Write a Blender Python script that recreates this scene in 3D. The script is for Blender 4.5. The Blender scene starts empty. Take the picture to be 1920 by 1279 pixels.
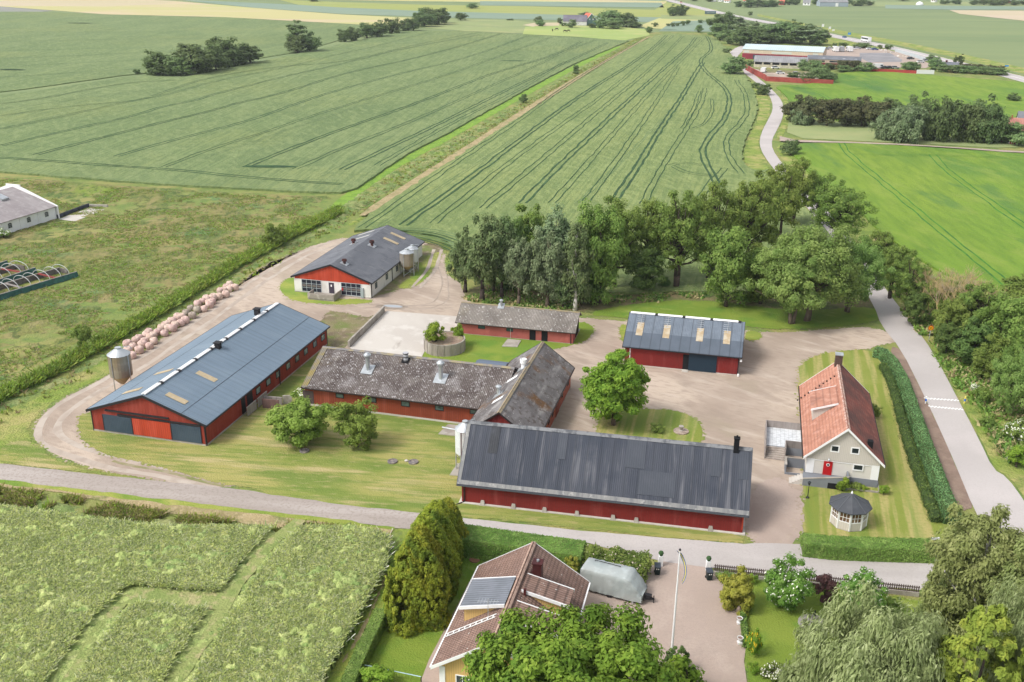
import bpy, math, random
import numpy as np
from mathutils import Vector, Matrix, noise as mn, geometry as mg
PI=math.pi
S=bpy.context.scene
C=S.collection
# ---------------------------------------------------------------- camera model (a drone 58 m above the ground)
F,PITCH,ROLL,CX,CY,H=1866.2,math.radians(21.358),math.radians(0.4838),960.,639.4,58.
cp,sp,cr,sr=math.cos(PITCH),math.sin(PITCH),math.cos(ROLL),math.sin(ROLL)
def ray(u,v):
    X=(u-CX)/F; Y=(v-CY)/F
    x=X*cr+Y*sr; y=-X*sr+Y*cr
    return Vector((x,cp-y*sp,-sp-y*cp))
def G(u,v,z=0.):
    d=ray(u,v); t=(z-H)/d.z
    return Vector((d.x*t,d.y*t,z))
def P(p):
    x,y,z=p[0],p[1],p[2]-H
    d=y*cp-z*sp; w=y*sp+z*cp
    X=x/d; Y=-w/d
    return CX+F*(X*cr-Y*sr), CY+F*(X*sr+Y*cr)
def depth(p): return p[1]*cp-(p[2]-H)*sp
def hgt(p,vt):
    lo,hi=0.,45.
    for _ in range(30):
        m=(lo+hi)/2
        if P((p[0],p[1],m))[1]>vt: lo=m
        else: hi=m
    return lo
cam=bpy.data.cameras.new('camera'); co=bpy.data.objects.new('camera',cam); C.objects.link(co)
cam.sensor_width=36; cam.lens=F/1920*36; cam.clip_start=.5; cam.clip_end=20000
co.matrix_world=Matrix.Translation((0,0,H))@Matrix.Rotation(PI/2-PITCH,4,'X')@Matrix.Rotation(ROLL,4,'Z')
S.camera=co
# ---------------------------------------------------------------- light
W=bpy.data.worlds.new('World'); S.world=W; W.use_nodes=True
SUNV=Vector((-.86,-.42,0)).normalized(); SUNE=math.radians(50)
nt=W.node_tree; bg=nt.nodes['Background']; sk=nt.nodes.new('ShaderNodeTexSky'); sk.sky_type='NISHITA'; sk.sun_disc=False
sk.sun_elevation=SUNE; sk.sun_rotation=math.atan2(SUNV.x,SUNV.y); sk.air_density=1.2; sk.dust_density=3.; sk.ozone_density=1
hs_=nt.nodes.new('ShaderNodeHueSaturation'); hs_.inputs['Saturation'].default_value=.25; nt.links.new(sk.outputs[0],hs_.inputs['Color']); nt.links.new(hs_.outputs[0],bg.inputs[0]); bg.inputs[1].default_value=.15
sun=bpy.data.lights.new('sun','SUN'); sun.energy=1.5; sun.angle=math.radians(16); sun.color=(1,.95,.88)
so=bpy.data.objects.new('sun',sun); C.objects.link(so)
sd=Vector((SUNV.x*math.cos(SUNE),SUNV.y*math.cos(SUNE),math.sin(SUNE)))
so.rotation_euler=sd.to_track_quat('Z','Y').to_euler(); so.location=(0,0,200)
S.view_settings.view_transform='Standard'; S.view_settings.look='None'; S.view_settings.exposure=.64; S.view_settings.gamma=1
# ---------------------------------------------------------------- materials
TW={'lawn':(1.4,1.35,1.2),'yard lawn':(1.3,1.3,1.25),'garden lawn stripes':(1.28,1.18,1.2),'green garden lawn':(1.3,1.32,1.2),'meadow':(1.03,1.08,.95),'rough grass':(1.15,1.1,1.),'verge grass':(1.2,1.2,1.1),
'wheat centre':(1.0,1.06,.80),'wheat left':(.97,1.04,.80),'bright green crop':(.86,1.0,.85),'pod crop':(1.45,1.45,1.12),'pod stalks':(1.5,1.48,1.15),'wheel track':(.6,.72,.65),'pale concrete':(1.0,1.0,1.0),'copper leaves':(.95,1.25,1.),'far crop green':(1.0,1.05,.88),
'worn asphalt':(1.1,1.09,1.08),'main road asphalt':(1.08,1.06,1.04),'gravel':(1.12,1.09,1.08),'fine gravel':(1.12,1.08,1.08),'mossy grey cement roof':(1,1,1),'weathered grey sheet roof':(1.05,1.05,1.05),
'streaked dark cement roof':(.68,.69,.74),'blue grey sheet metal':(1.15,1.2,1.22),'reeds':(1.9,1.7,1.5),'ditch weeds':(1.3,1.3,1.1),'bright leaves':(1.1,1.06,1.15),'hedge leaves':(1.15,1.15,1.),'bluish hedge leaves':(1.35,1.3,1.35),'maple leaves':(1.35,1.4,1.1),'clipped hedge surface':(1.15,1.15,1.1),
'orange clay tiles':(.98,1.3,1.45),'shade toned clay tiles':(1.0,1.2,1.25),'dark leaves ':(1,1,1),'ash leaves':(1.3,1.35,1.1),'large birch leaves':(1.3,1.3,1.05),'willow leaves':(1.12,1.14,1.08),'far light leaves':(1.25,1.25,1.1),'grey green leaves':(1.2,1.2,1.05),'yellow conifer':(1.1,1.1,1),'big ash leaves':(1.25,1.25,1.0),'fruit tree leaves':(1.2,1.2,1),'olive leaves':(1.2,1.2,1),'far leaves':(1.4,1.4,1.15),'dark leaves':(1.6,1.5,1.3),'big ash  leaves':(1,1,1),'birch leaves':(1.1,1.12,.95),'meadow blades':(1.25,1.25,1.1),'olive blades':(1.25,1.25,1.1),'lush blades':(1.2,1.25,1.),'golden cypress':(1.12,1.18,1.)}
def mat(name,base,layers=(),rough=.85,metal=0.,bump=0.,bs=8.,stripe=None,transl=0.,rnd=0.,spec=.3,brick=None):
    if name in TW:
        tw=lambda c:tuple(min(.85,a*b) for a,b in zip(c,TW[name])); base=tw(base); layers=[dict(L,c=tw(L['c'])) for L in layers]
    m=bpy.data.materials.new(name); m.use_nodes=True; n=m.node_tree.nodes; l=m.node_tree.links
    bs_=n['Principled BSDF']; out=n['Material Output']
    tc=n.new('ShaderNodeTexCoord'); src=tc.outputs['Object']
    rgb=n.new('ShaderNodeRGB'); rgb.outputs[0].default_value=(*base,1); col=rgb.outputs[0]
    def noise(s,st=(1,1,1),rot=0,d=5,off=0,r=.55):
        mp=n.new('ShaderNodeMapping'); mp.vector_type='TEXTURE' if False else 'POINT'
        a=n.new('ShaderNodeVectorRotate'); a.rotation_type='Z_AXIS'; a.inputs['Angle'].default_value=-rot
        l.new(src,a.inputs['Vector']); l.new(a.outputs[0],mp.inputs['Vector']); mp.inputs['Scale'].default_value=st; mp.inputs['Location'].default_value=(off,off*.7,0)
        t=n.new('ShaderNodeTexNoise'); t.inputs['Scale'].default_value=s; t.inputs['Detail'].default_value=d; t.inputs['Roughness'].default_value=r
        l.new(mp.outputs[0],t.inputs['Vector']); return t.outputs[0]
    def rng(x,lo,hi,k=1.):
        r=n.new('ShaderNodeMapRange'); r.inputs[1].default_value=lo; r.inputs[2].default_value=hi; r.inputs[3].default_value=0; r.inputs[4].default_value=k
        l.new(x,r.inputs[0]); return r.outputs[0]
    def mix(f,a,c,mode='MIX'):
        x=n.new('ShaderNodeMix'); x.data_type='RGBA'; x.blend_type=mode; l.new(f,x.inputs[0]) if not isinstance(f,float) else setattr(x.inputs[0],'default_value',f)
        l.new(a,x.inputs[6])
        if isinstance(c,tuple): x.inputs[7].default_value=(*c,1)
        else: l.new(c,x.inputs[7])
        return x.outputs[2]
    for i,L in enumerate(layers):
        f=rng(noise(L.get('s',.1),L.get('st',(1,1,1)),L.get('rot',0),L.get('d',5),off=i*13.7+3),L.get('lo',.42),L.get('hi',.6),L.get('k',1.))
        col=mix(f,col,L['c'])
    hgt_=None
    def sine(axis,period,ph=0):
        dp=n.new('ShaderNodeVectorMath'); dp.operation='DOT_PRODUCT'; l.new(src,dp.inputs[0]); dp.inputs[1].default_value=Vector(axis)*(2*PI/period)
        s_=n.new('ShaderNodeMath'); s_.operation='SINE'; l.new(dp.outputs['Value'],s_.inputs[0]); return s_.outputs[0]
    if stripe:
        for (axis,period,dk,bstr,lo,hi) in stripe:
            f=rng(sine(axis,period),lo,hi); 
            if dk>0:
                fm=n.new('ShaderNodeMath'); fm.operation='MULTIPLY'; l.new(f,fm.inputs[0]); fm.inputs[1].default_value=dk
                col=mix(fm.outputs[0],col,(.01,.01,.01))
            if bstr:
                mm=n.new('ShaderNodeMath'); mm.operation='MULTIPLY'; l.new(f,mm.inputs[0]); mm.inputs[1].default_value=-bstr
                if hgt_ is None: hgt_=mm.outputs[0]
                else:
                    ad=n.new('ShaderNodeMath'); ad.operation='ADD'; l.new(hgt_,ad.inputs[0]); l.new(mm.outputs[0],ad.inputs[1]); hgt_=ad.outputs[0]
    if rnd:
        oi=n.new('ShaderNodeObjectInfo'); hs=n.new('ShaderNodeHueSaturation')
        r1=n.new('ShaderNodeMapRange'); l.new(oi.outputs['Random'],r1.inputs[0]); r1.inputs[3].default_value=1-rnd; r1.inputs[4].default_value=1+rnd
        l.new(r1.outputs[0],hs.inputs['Value']); l.new(col,hs.inputs['Color']); col=hs.outputs[0]
        r2=n.new('ShaderNodeMath'); r2.operation='MULTIPLY_ADD'; l.new(oi.outputs['Random'],r2.inputs[0]); r2.inputs[1].default_value=.03; r2.inputs[2].default_value=.485; l.new(r2.outputs[0],hs.inputs['Hue'])
    l.new(col,bs_.inputs['Base Color']); bs_.inputs['Roughness'].default_value=rough; bs_.inputs['Metallic'].default_value=metal
    bs_.inputs['Specular IOR Level'].default_value=spec
    if bump:
        x=noise(bs,d=4); mm=n.new('ShaderNodeMath'); mm.operation='MULTIPLY'; l.new(x,mm.inputs[0]); mm.inputs[1].default_value=bump
        if hgt_ is None: hgt_=mm.outputs[0]
        else:
            ad=n.new('ShaderNodeMath'); ad.operation='ADD'; l.new(hgt_,ad.inputs[0]); l.new(mm.outputs[0],ad.inputs[1]); hgt_=ad.outputs[0]
    if hgt_ is not None:
        b=n.new('ShaderNodeBump'); b.inputs['Distance'].default_value=1.; b.inputs['Strength'].default_value=1.; l.new(hgt_,b.inputs['Height']); l.new(b.outputs[0],bs_.inputs['Normal'])
    if transl:
        t=n.new('ShaderNodeBsdfTranslucent'); l.new(col,t.inputs[0]); ms=n.new('ShaderNodeMixShader'); ms.inputs[0].default_value=transl
        l.new(bs_.outputs[0],ms.inputs[1]); l.new(t.outputs[0],ms.inputs[2]); l.new(ms.outputs[0],out.inputs[0])
    return m
def lay(c,s=.1,lo=.42,hi=.6,k=1.,st=(1,1,1),rot=0,d=5): return dict(c=c,s=s,lo=lo,hi=hi,k=k,st=st,rot=rot,d=d)
# ---------------------------------------------------------------- mesh builder
def tag(o,label=None,cat=None,group=None,kind=None):
    if label: o['label']=label
    if cat: o['category']=cat
    if group: o['group']=group
    if kind: o['kind']=kind
    return o
class MB:
    def __init__(s): s.v=[]; s.f=[]; s.m=[]
    def poly(s,pts,mi=0):
        i=len(s.v); s.v+= [tuple(p) for p in pts]; s.f.append(tuple(range(i,i+len(pts)))); s.m.append(mi)
    def hexa(s,b,t,mi=0):   # bottom ring, top ring (same count, counter-clockwise)
        n=len(b); i=len(s.v); s.v+=[tuple(p) for p in b]+[tuple(p) for p in t]
        s.f.append(tuple(range(i+n-1,i-1,-1))); s.f.append(tuple(range(i+n,i+2*n))); s.m+= [mi,mi]
        for k in range(n):
            j=(k+1)%n; s.f.append((i+k,i+j,i+n+j,i+n+k)); s.m.append(mi)
    def box(s,x0,x1,y0,y1,z0,z1,mi=0):
        s.hexa([(x0,y0,z0),(x1,y0,z0),(x1,y1,z0),(x0,y1,z0)],[(x0,y0,z1),(x1,y0,z1),(x1,y1,z1),(x0,y1,z1)],mi)
    def obox(s,c,sx,sy,z0,z1,a=0,mi=0):
        ca,sa=math.cos(a),math.sin(a)
        q=[(c[0]+x*ca-y*sa,c[1]+x*sa+y*ca) for x,y in((-sx/2,-sy/2),(sx/2,-sy/2),(sx/2,sy/2),(-sx/2,sy/2))]
        s.hexa([(x,y,z0) for x,y in q],[(x,y,z1) for x,y in q],mi)
    def beam(s,a,b,w,h,mi=0):
        a=Vector(a); b=Vector(b); d=(b-a).normalized(); up=Vector((0,0,1)) if abs(d.z)<.95 else Vector((0,1,0))
        r=d.cross(up).normalized()*w/2; u=r.cross(d).normalized()*h/2
        s.hexa([a-r-u,a+r-u,a+r+u,a-r+u],[b-r-u,b+r-u,b+r+u,b-r+u],mi)
    def tube(s,a,b,r0,r1=None,n=6,mi=0):
        r1=r0 if r1 is None else r1; a=Vector(a); b=Vector(b); d=(b-a).normalized(); up=Vector((0,0,1)) if abs(d.z)<.95 else Vector((1,0,0))
        r=d.cross(up).normalized(); u=r.cross(d).normalized()
        ring=lambda c,q:[c+r*(q*math.cos(2*PI*k/n))-u*(q*math.sin(2*PI*k/n)) for k in range(n)]
        s.hexa(ring(a,r0),ring(b,r1),mi)
    def path(s,pts,rs,n=5,mi=0):
        for k in range(len(pts)-1): s.tube(pts[k],pts[k+1],rs[k],rs[k+1],n,mi)
    def lathe(s,prof,n=16,mi=0,c=(0,0,0),sx=1,sy=1):   # prof [(r,z)...] bottom to top
        i=len(s.v)
        for r,z in prof:
            for k in range(n): s.v.append((c[0]+sx*r*math.cos(2*PI*k/n),c[1]+sy*r*math.sin(2*PI*k/n),c[2]+z))
        for j in range(len(prof)-1):
            for k in range(n):
                k2=(k+1)%n; s.f.append((i+j*n+k,i+j*n+k2,i+(j+1)*n+k2,i+(j+1)*n+k)); s.m.append(mi)
        s.f.append(tuple(range(i+n-1,i-1,-1))); s.m.append(mi)
        e=i+(len(prof)-1)*n; s.f.append(tuple(range(e,e+n))); s.m.append(mi)
    def build(s,name,mats,parent=None,smooth=False):
        me=bpy.data.meshes.new(name); me.from_pydata(s.v,[],s.f)
        if not isinstance(mats,(list,tuple)): mats=[mats]
        for m in mats: me.materials.append(m)
        me.polygons.foreach_set('material_index',s.m)
        if smooth: me.polygons.foreach_set('use_smooth',[True]*len(s.f))
        me.update()
        o=bpy.data.objects.new(name,me); C.objects.link(o)
        if parent: o.parent=parent
        return o
def empty(name,loc,rz=0.,label=None,cat=None,group=None):
    o=bpy.data.objects.new(name,None); C.objects.link(o); o.location=loc; o.rotation_euler=(0,0,rz); o.empty_display_size=.5
    return tag(o,label,cat,group)
def copy_tree(o,parent=None):
    c=o.copy(); C.objects.link(c)
    for k in ('label','group','category'):
        pass
    if parent: c.parent=parent
    for ch in list(o.children): copy_tree(ch,c)
    return c
def npmesh(name,verts,faces,mats,parent=None,smooth=False,mi=None):
    me=bpy.data.meshes.new(name); nv=len(verts); nf,k=faces.shape
    me.vertices.add(nv); me.vertices.foreach_set('co',np.ascontiguousarray(verts,dtype=np.float32).ravel())
    me.loops.add(nf*k); me.loops.foreach_set('vertex_index',np.ascontiguousarray(faces,dtype=np.int32).ravel())
    me.polygons.add(nf); me.polygons.foreach_set('loop_start',np.arange(0,nf*k,k,dtype=np.int32))
    try: me.polygons.foreach_set('loop_total',np.full(nf,k,dtype=np.int32))
    except Exception: pass
    for m in (mats if isinstance(mats,(list,tuple)) else [mats]): me.materials.append(m)
    if mi is not None: me.polygons.foreach_set('material_index',np.asarray(mi,dtype=np.int32))
    if smooth: me.polygons.foreach_set('use_smooth',np.ones(nf,dtype=bool))
    me.update(calc_edges=True)
    if parent=='mesh': return me
    o=bpy.data.objects.new(name,me); C.objects.link(o)
    if parent: o.parent=parent
    return o
# ---------------------------------------------------------------- ground sheets
def dens(pts,step,jit,seed=0,closed=True):
    r=[]; n=len(pts); rg=random.Random(seed)
    for i in range(n if closed else n-1):
        a=pts[i]; b=pts[(i+1)%n]; d=(b-a).length; k=max(1,min(400,int(d/step)))
        nn=Vector((-(b-a).y,(b-a).x)).normalized() if d>0 else Vector((0,0))
        for j in range(k):
            q=a+(b-a)*(j/k); e=0
            if jit: e=jit*(mn.noise(Vector((q.x*.35,q.y*.35,seed*3.1)))*1.6+mn.noise(Vector((q.x*1.3,q.y*1.3,seed)))*.8) if j else 0
            r.append(q+nn*e)
    if not closed: r.append(pts[-1])
    return r
def smooth2(pts,it=2,closed=True):
    for _ in range(it):
        r=[]; n=len(pts)
        if not closed: r.append(pts[0])
        for i in range(n if closed else n-1):
            a=pts[i]; b=pts[(i+1)%n]; r.append(a*.75+b*.25); r.append(a*.25+b*.75)
        if not closed: r.append(pts[-1])
        pts=r
    return pts
def sheet(name,px,z,m,jit=0.,step=1.5,sm=1,world=False,skirt=0.,kind='structure',seed=1,fringe=0):
    pts=[Vector(p[:2]) if world else G(p[0],p[1],z).to_2d() for p in px]
    if sm: pts=smooth2(pts,sm)
    if jit: pts=dens(pts,step,jit,seed)
    v=[Vector((p.x,p.y,z)) for p in pts]
    tr=mg.tessellate_polygon([v])
    mb=MB(); mb.v=[tuple(p) for p in v]
    for t in tr:
        a,b,c=[v[i] for i in t]
        if (b-a).cross(c-a).z<0: t=(t[0],t[2],t[1])
        mb.f.append(tuple(t)); mb.m.append(0)
    if skirt:
        n=len(v); mb.v+=[(p.x,p.y,z-skirt) for p in v]
        for i in range(n):
            j=(i+1)%n; mb.f.append((i,j,n+j,n+i)); mb.m.append(0)
    if fringe:
        rg=random.Random(len(px)+int(z*1e4)); n=len(pts)
        for i in range(n):
            a=pts[i]; b=pts[(i+1)%n]; 
            for _ in range(max(1,int((b-a).length*fringe))):
                t=rg.random(); q=a.lerp(b,t)+Vector((rg.gauss(0,.2),rg.gauss(0,.2))); r=rg.uniform(.05,.22); a0=rg.uniform(0,6)
                if P((q.x,q.y,0))[0]<-60 or P((q.x,q.y,0))[0]>1980: continue
                mb.poly([(q.x+r*rg.uniform(.6,1.4)*math.cos(a0+k*1.047),q.y+r*rg.uniform(.6,1.4)*math.sin(a0+k*1.047),z+.003+.004*rg.random()) for k in range(6)])
    o=mb.build(name,m); tag(o,kind=kind); return o
def ribbon_pts(px,z=0.,sm=2):
    return smooth2([G(u,v,z).to_2d() for u,v in px],sm,False)
def strip(mb,pts,off,w,z,wob=0.,mi=0,seed=0):
    n=len(pts); L=[]
    for i in range(n):
        a=pts[max(0,i-1)]; b=pts[min(n-1,i+1)]; t=(b-a).normalized(); nn=Vector((-t.y,t.x))
        c=pts[i]+nn*(off+ (wob*mn.noise(Vector((pts[i].x*.12,pts[i].y*.12,seed))) if wob else 0))
        ww=w*(1+.5*mn.noise(Vector((pts[i].x*.3,pts[i].y*.3,seed+7)))) if wob else w
        L.append((c+nn*ww/2,c-nn*ww/2))
    base=len(mb.v)
    for a,b in L: mb.v+=[(a.x,a.y,z),(b.x,b.y,z)]
    for i in range(n-1):
        k=base+2*i; mb.f.append((k+1,k+3,k+2,k)); mb.m.append(mi)
def inpoly(x,y,poly):
    X=np.asarray([p[0] for p in poly]); Y=np.asarray([p[1] for p in poly]); r=np.zeros(x.shape,bool); n=len(X); j=n-1
    for i in range(n):
        c=((Y[i]>y)!=(Y[j]>y))&(x<(X[j]-X[i])*(y-Y[i])/(Y[j]-Y[i]+1e-12)+X[i]); r^=c; j=i
    return r
def vnoise(x,y,s,seed):   # cheap value noise, numpy
    x=x/s+seed*17.3; y=y/s-seed*9.1; xi=np.floor(x).astype(np.int64); yi=np.floor(y).astype(np.int64); fx=x-xi; fy=y-yi
    fx=fx*fx*(3-2*fx); fy=fy*fy*(3-2*fy)
    h=lambda a,b:(np.sin(a*127.1+b*311.7+seed*74.7)*43758.5453)%1.
    return (h(xi,yi)*(1-fx)+h(xi+1,yi)*fx)*(1-fy)+(h(xi,yi+1)*(1-fx)+h(xi+1,yi+1)*fx)*fy
def relief(name,px,z0,cell,amp,scales,m,rot=0.,seed=1,kind='structure',lowfn=None,sm=1,edge=.12,fade=3):
    pts=[G(u,v,z0).to_2d() for u,v in px]
    if sm: pts=smooth2(pts,sm)
    X=[p.x for p in pts]; Y=[p.y for p in pts]
    xs=np.arange(min(X)-cell,max(X)+cell,cell); ys=np.arange(min(Y)-cell,max(Y)+cell,cell)
    gx,gy=np.meshgrid(xs,ys); rg=np.random.default_rng(seed); gx=gx+rg.uniform(-.3,.3,gx.shape)*cell; gy=gy+rg.uniform(-.3,.3,gy.shape)*cell
    z=np.zeros_like(gx); tot=0
    ca,sa=math.cos(rot),math.sin(rot)
    for k,(s,w,str_) in enumerate(scales):
        u=(gx*ca+gy*sa)/str_; v=(-gx*sa+gy*ca)
        z+=w*(vnoise(u,v,s,seed+k)-.5); tot+=w
    z=z*amp/tot*2+z0+rg.uniform(-.12,.12,z.shape)*amp
    if lowfn is not None: z=lowfn(gx,gy,z)
    ins=inpoly(gx,gy,pts)
    cells=ins[:-1,:-1]&ins[1:,:-1]&ins[:-1,1:]&ins[1:,1:]
    # cells on the border drop to the ground
    e=ins.copy(); e[1:-1,1:-1]=ins[1:-1,1:-1]&ins[:-2,1:-1]&ins[2:,1:-1]&ins[1:-1,:-2]&ins[1:-1,2:]
    if fade:
        lv=np.zeros_like(z); cur=ins.copy()
        for q in range(fade):
            nx_=cur.copy(); nx_[1:-1,1:-1]=cur[1:-1,1:-1]&cur[:-2,1:-1]&cur[2:,1:-1]&cur[1:-1,:-2]&cur[1:-1,2:]; cur=nx_; lv+=cur
        z=z0+(z-z0)*lv/fade; z0_=min(z0,.07); z=np.where(lv<fade,z-(z0-z0_)*(1-lv/fade),z)
    z=np.where(e,z,z0-edge if not fade else min(z0,.07)-.1)
    nx=len(xs); idx=np.arange(gx.size).reshape(gx.shape)
    a=idx[:-1,:-1][cells]; b=idx[:-1,1:][cells]; c=idx[1:,1:][cells]; d=idx[1:,:-1][cells]
    f=np.stack([a,b,c,d],1); V=np.stack([gx.ravel(),gy.ravel(),z.ravel()],1)
    u,inv=np.unique(f.ravel(),return_inverse=True)
    o=npmesh(name,V[u],inv.reshape(f.shape),m); tag(o,kind=kind); return o
def tufts(name,px,n,h,w,mats,seed=1,z=0.,world=None,flat=.5,wts=None,lean=.7,dens_fn=None,label=None,cat=None,rag=0.):
    rg=np.random.default_rng(seed)
    pts=world if world is not None else [tuple(G(u,v,z).to_2d()) for u,v in px]
    X=[p[0] for p in pts]; Y=[p[1] for p in pts]
    x=rg.uniform(min(X),max(X),n*4); y=rg.uniform(min(Y),max(Y),n*4); k=inpoly(x,y,pts)
    if dens_fn is not None: k&=dens_fn(x,y,rg)
    x=x[k][:n]; y=y[k][:n]; n=len(x)
    per=4; N=n*per
    cx=np.repeat(x,per)+rg.normal(0,w*.5,N); cy=np.repeat(y,per)+rg.normal(0,w*.5,N)
    a=rg.uniform(0,2*PI,N); hh=h*rg.uniform(.5,1.2,N); ww=w*rg.uniform(.4,.9,N)
    lx=rg.normal(0,lean,N)*hh+.1*hh; ly=rg.normal(0,lean,N)*hh
    dx=np.cos(a)*ww/2; dy=np.sin(a)*ww/2
    v=np.empty((N,4,3)); v[:,0]=np.stack([cx-dx,cy-dy,np.full(N,z-.02)],1); v[:,1]=np.stack([cx+dx,cy+dy,np.full(N,z-.02)],1)
    v[:,2]=np.stack([cx+dx*.5+lx,cy+dy*.5+ly,z+hh],1); v[:,3]=np.stack([cx-dx*.5+lx,cy-dy*.5+ly,z+hh*.9],1)
    f=np.arange(N*4).reshape(N,4); nm=len(mats)
    mi=np.repeat(rg.choice(nm,n,p=wts),per)
    o=npmesh(name,v.reshape(-1,3),f,mats,mi=mi); tag(o,label,cat,kind='stuff'); return o
# ================================================================ ground and fields
def rot_px(a,b): 
    d=G(*b)-G(*a); return math.atan2(d.y,d.x)
rc=rot_px((755,422),(1090,177)); rl=rot_px((0,273),(640,102)); rr=rot_px((1590,290),(1880,530))
def wheat(name,rot,b=(.185,.225,.10),d=(.125,.17,.072),p=(.235,.27,.13),g=(.25,.26,.11)):
    return mat(name,b,[lay(p,.02,.4,.62,.7,(.35,1,1),rot),lay(d,.05,.48,.62,.6,(.25,1,1),rot),lay(g,.012,.5,.65,.6,(1,1,1),rot),lay(d,1.3,.44,.57,.75,(.04,1,1),rot,3),lay(p,.5,.5,.62,.6,(.3,1,1),rot+.5,6),lay(d,.35,.54,.62,.5,(1,.35,1),rot,6)],.9,bump=.5,bs=1.1)
m_wheatc=wheat('wheat centre',rc); m_wheatl=wheat('wheat left',rl+.1,b=(.165,.21,.10),d=(.115,.16,.075),p=(.215,.25,.13),g=(.235,.25,.105))
m_tram=mat('wheel track',(.055,.115,.042),[lay((.035,.075,.03),.5,.4,.6),lay((.10,.17,.07),.15,.5,.65,.7)],.95)
m_tram2=mat('wheel track faint',(.10,.17,.07),[lay((.13,.2,.09),.3,.4,.6)],.95)
m_barley=mat('bright green crop',(.16,.245,.026),[lay((.215,.27,.033),.02,.42,.6,.85,(.4,1,1),rr),lay((.085,.175,.035),.03,.5,.62,.8,(.35,1,1),rr+.3),lay((.11,.18,.02),.6,.42,.66,.6,(.15,1,1),rr,4),lay((.24,.28,.05),.15,.52,.64,.6,(.4,1,1),rr+.2,6),lay((.07,.15,.04),.08,.58,.66,.6,(.3,1,1),rr+.1,6)],.9,bump=.35,bs=1.2)
m_tramg=mat('wheel track green',(.06,.20,.02),[lay((.035,.13,.02),.4,.4,.6)],.95)
m_base=mat('rough grass',(.15,.2,.06),[lay((.24,.23,.09),.06,.45,.6),lay((.09,.16,.04),.2,.48,.6,.8),lay((.2,.26,.06),.9,.45,.65,.5)],.95,bump=.25,bs=2.5)
m_meadow=mat('meadow',(.145,.165,.045),[lay((.235,.19,.085),.05,.40,.56,.95,(1,.6,1),0,7),lay((.085,.135,.035),.08,.5,.6,.85,(1,.6,1),.3,7),lay((.175,.26,.03),.035,.56,.63,.85,(1,.5,1),1.1,7),lay((.09,.19,.075),.05,.6,.66,.8,d=7),lay((.27,.22,.11),.4,.5,.62,.7,(1,.4,1),.2,7),lay((.06,.09,.025),.6,.5,.6,.75,(1,.5,1),.2,7),lay((.24,.26,.06),1.6,.54,.64,.5,d=6)],.95,bump=.4,bs=2.)
m_lawn=mat('lawn',(.16,.2,.04),[lay((.12,.17,.03),.9,.48,.62,.6,(.4,1,1),.3,7),lay((.235,.26,.06),.09,.4,.6,.8,(1,.35,1),.6),lay((.095,.18,.025),.16,.5,.63,.8,(1,.4,1),.9),lay((.33,.29,.13),.22,.56,.68,.6,(1,.3,1),.2),lay((.11,.19,.03),1.7,.45,.65,.45,(.25,1,1),.1)],.95,bump=.15,bs=6.)
m_lawnyard=mat('yard lawn',(.17,.20,.045),[lay((.27,.245,.085),.12,.40,.56,.9,(.3,1,1),-.12,7),lay((.10,.155,.028),.16,.5,.6,.8,(.35,1,1),-.2,7),lay((.35,.285,.15),.3,.55,.64,.8,(.2,1,1),-.15,7),lay((.11,.16,.03),1.3,.46,.6,.65,(.1,1,1),-.12,5),lay((.30,.25,.12),2.2,.55,.65,.5,(.3,1,1),-.1,6)],.95,bump=.15,bs=6.)
m_lawnh=mat('garden lawn stripes',(.16,.205,.035),[lay((.31,.285,.11),.55,.46,.56,.9,(1,.05,1),1.32+PI/2),lay((.1,.19,.03),.4,.5,.62,.6,(1,.06,1),1.32+PI/2),lay((.33,.31,.12),.07,.5,.68,.5),lay((.13,.2,.03),2.,.45,.65,.4)],.95,bump=.12,bs=7.)
m_lawng=mat('green garden lawn',(.115,.175,.022),[lay((.17,.21,.035),.13,.42,.6,.8,(1,.3,1),1.),lay((.08,.165,.02),.2,.5,.65,.7),lay((.24,.27,.08),.5,.6,.72,.5,(1,.3,1),1.2)],.95,bump=.15,bs=6.)
m_verge=mat('verge grass',(.17,.23,.045),[lay((.34,.29,.13),.12,.45,.6,.8),lay((.09,.15,.03),.3,.5,.62,.7),lay((.24,.27,.07),1.,.5,.65,.5)],.95,bump=.35,bs=3.)
m_dry=mat('dry grass',(.38,.30,.16),[lay((.26,.22,.1),.3,.42,.6,.8),lay((.16,.19,.06),.25,.56,.66,.8),lay((.45,.36,.22),1.5,.5,.6,.5)],.95,bump=.2,bs=4.)
m_gravel=mat('gravel',(.36,.30,.245),[lay((.29,.235,.19),.07,.42,.58,.85,d=7),lay((.44,.37,.30),.12,.5,.62,.85,(1,.4,1),.5,7),lay((.27,.235,.17),.09,.58,.68,.6,d=7),lay((.25,.205,.165),.22,.58,.68,.6,(1,.5,1),.9,7),lay((.27,.22,.18),1.6,.5,.64,.6,(1,.3,1),1.1,6),lay((.46,.4,.34),.5,.55,.66,.5,(1,.2,1),.9,6)],.95,bump=.05,bs=9.)
m_drive=mat('fine gravel',(.36,.295,.25),[lay((.30,.245,.205),.08,.4,.6,.7),lay((.41,.345,.295),.3,.5,.65,.5),lay((.3,.25,.22),4.,.45,.65,.45,d=3)],.95,bump=.04,bs=12.)
m_asph=mat('worn asphalt',(.40,.37,.36),[lay((.34,.315,.30),.12,.42,.6,.7,(1,.4,1),-.15),lay((.45,.42,.405),.2,.5,.62,.6,(.2,1,1),-.12),lay((.31,.28,.26),5.,.5,.65,.35,d=3)],.9,bump=.02,bs=14.)
m_asph2=mat('main road asphalt',(.42,.395,.39),[lay((.37,.345,.34),.1,.42,.6,.6,(1,.12,1),-1.2+PI),lay((.46,.43,.425),.1,.5,.62,.6),lay((.35,.32,.31),5.,.5,.65,.3,d=3)],.9,bump=.02,bs=14.)
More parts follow.
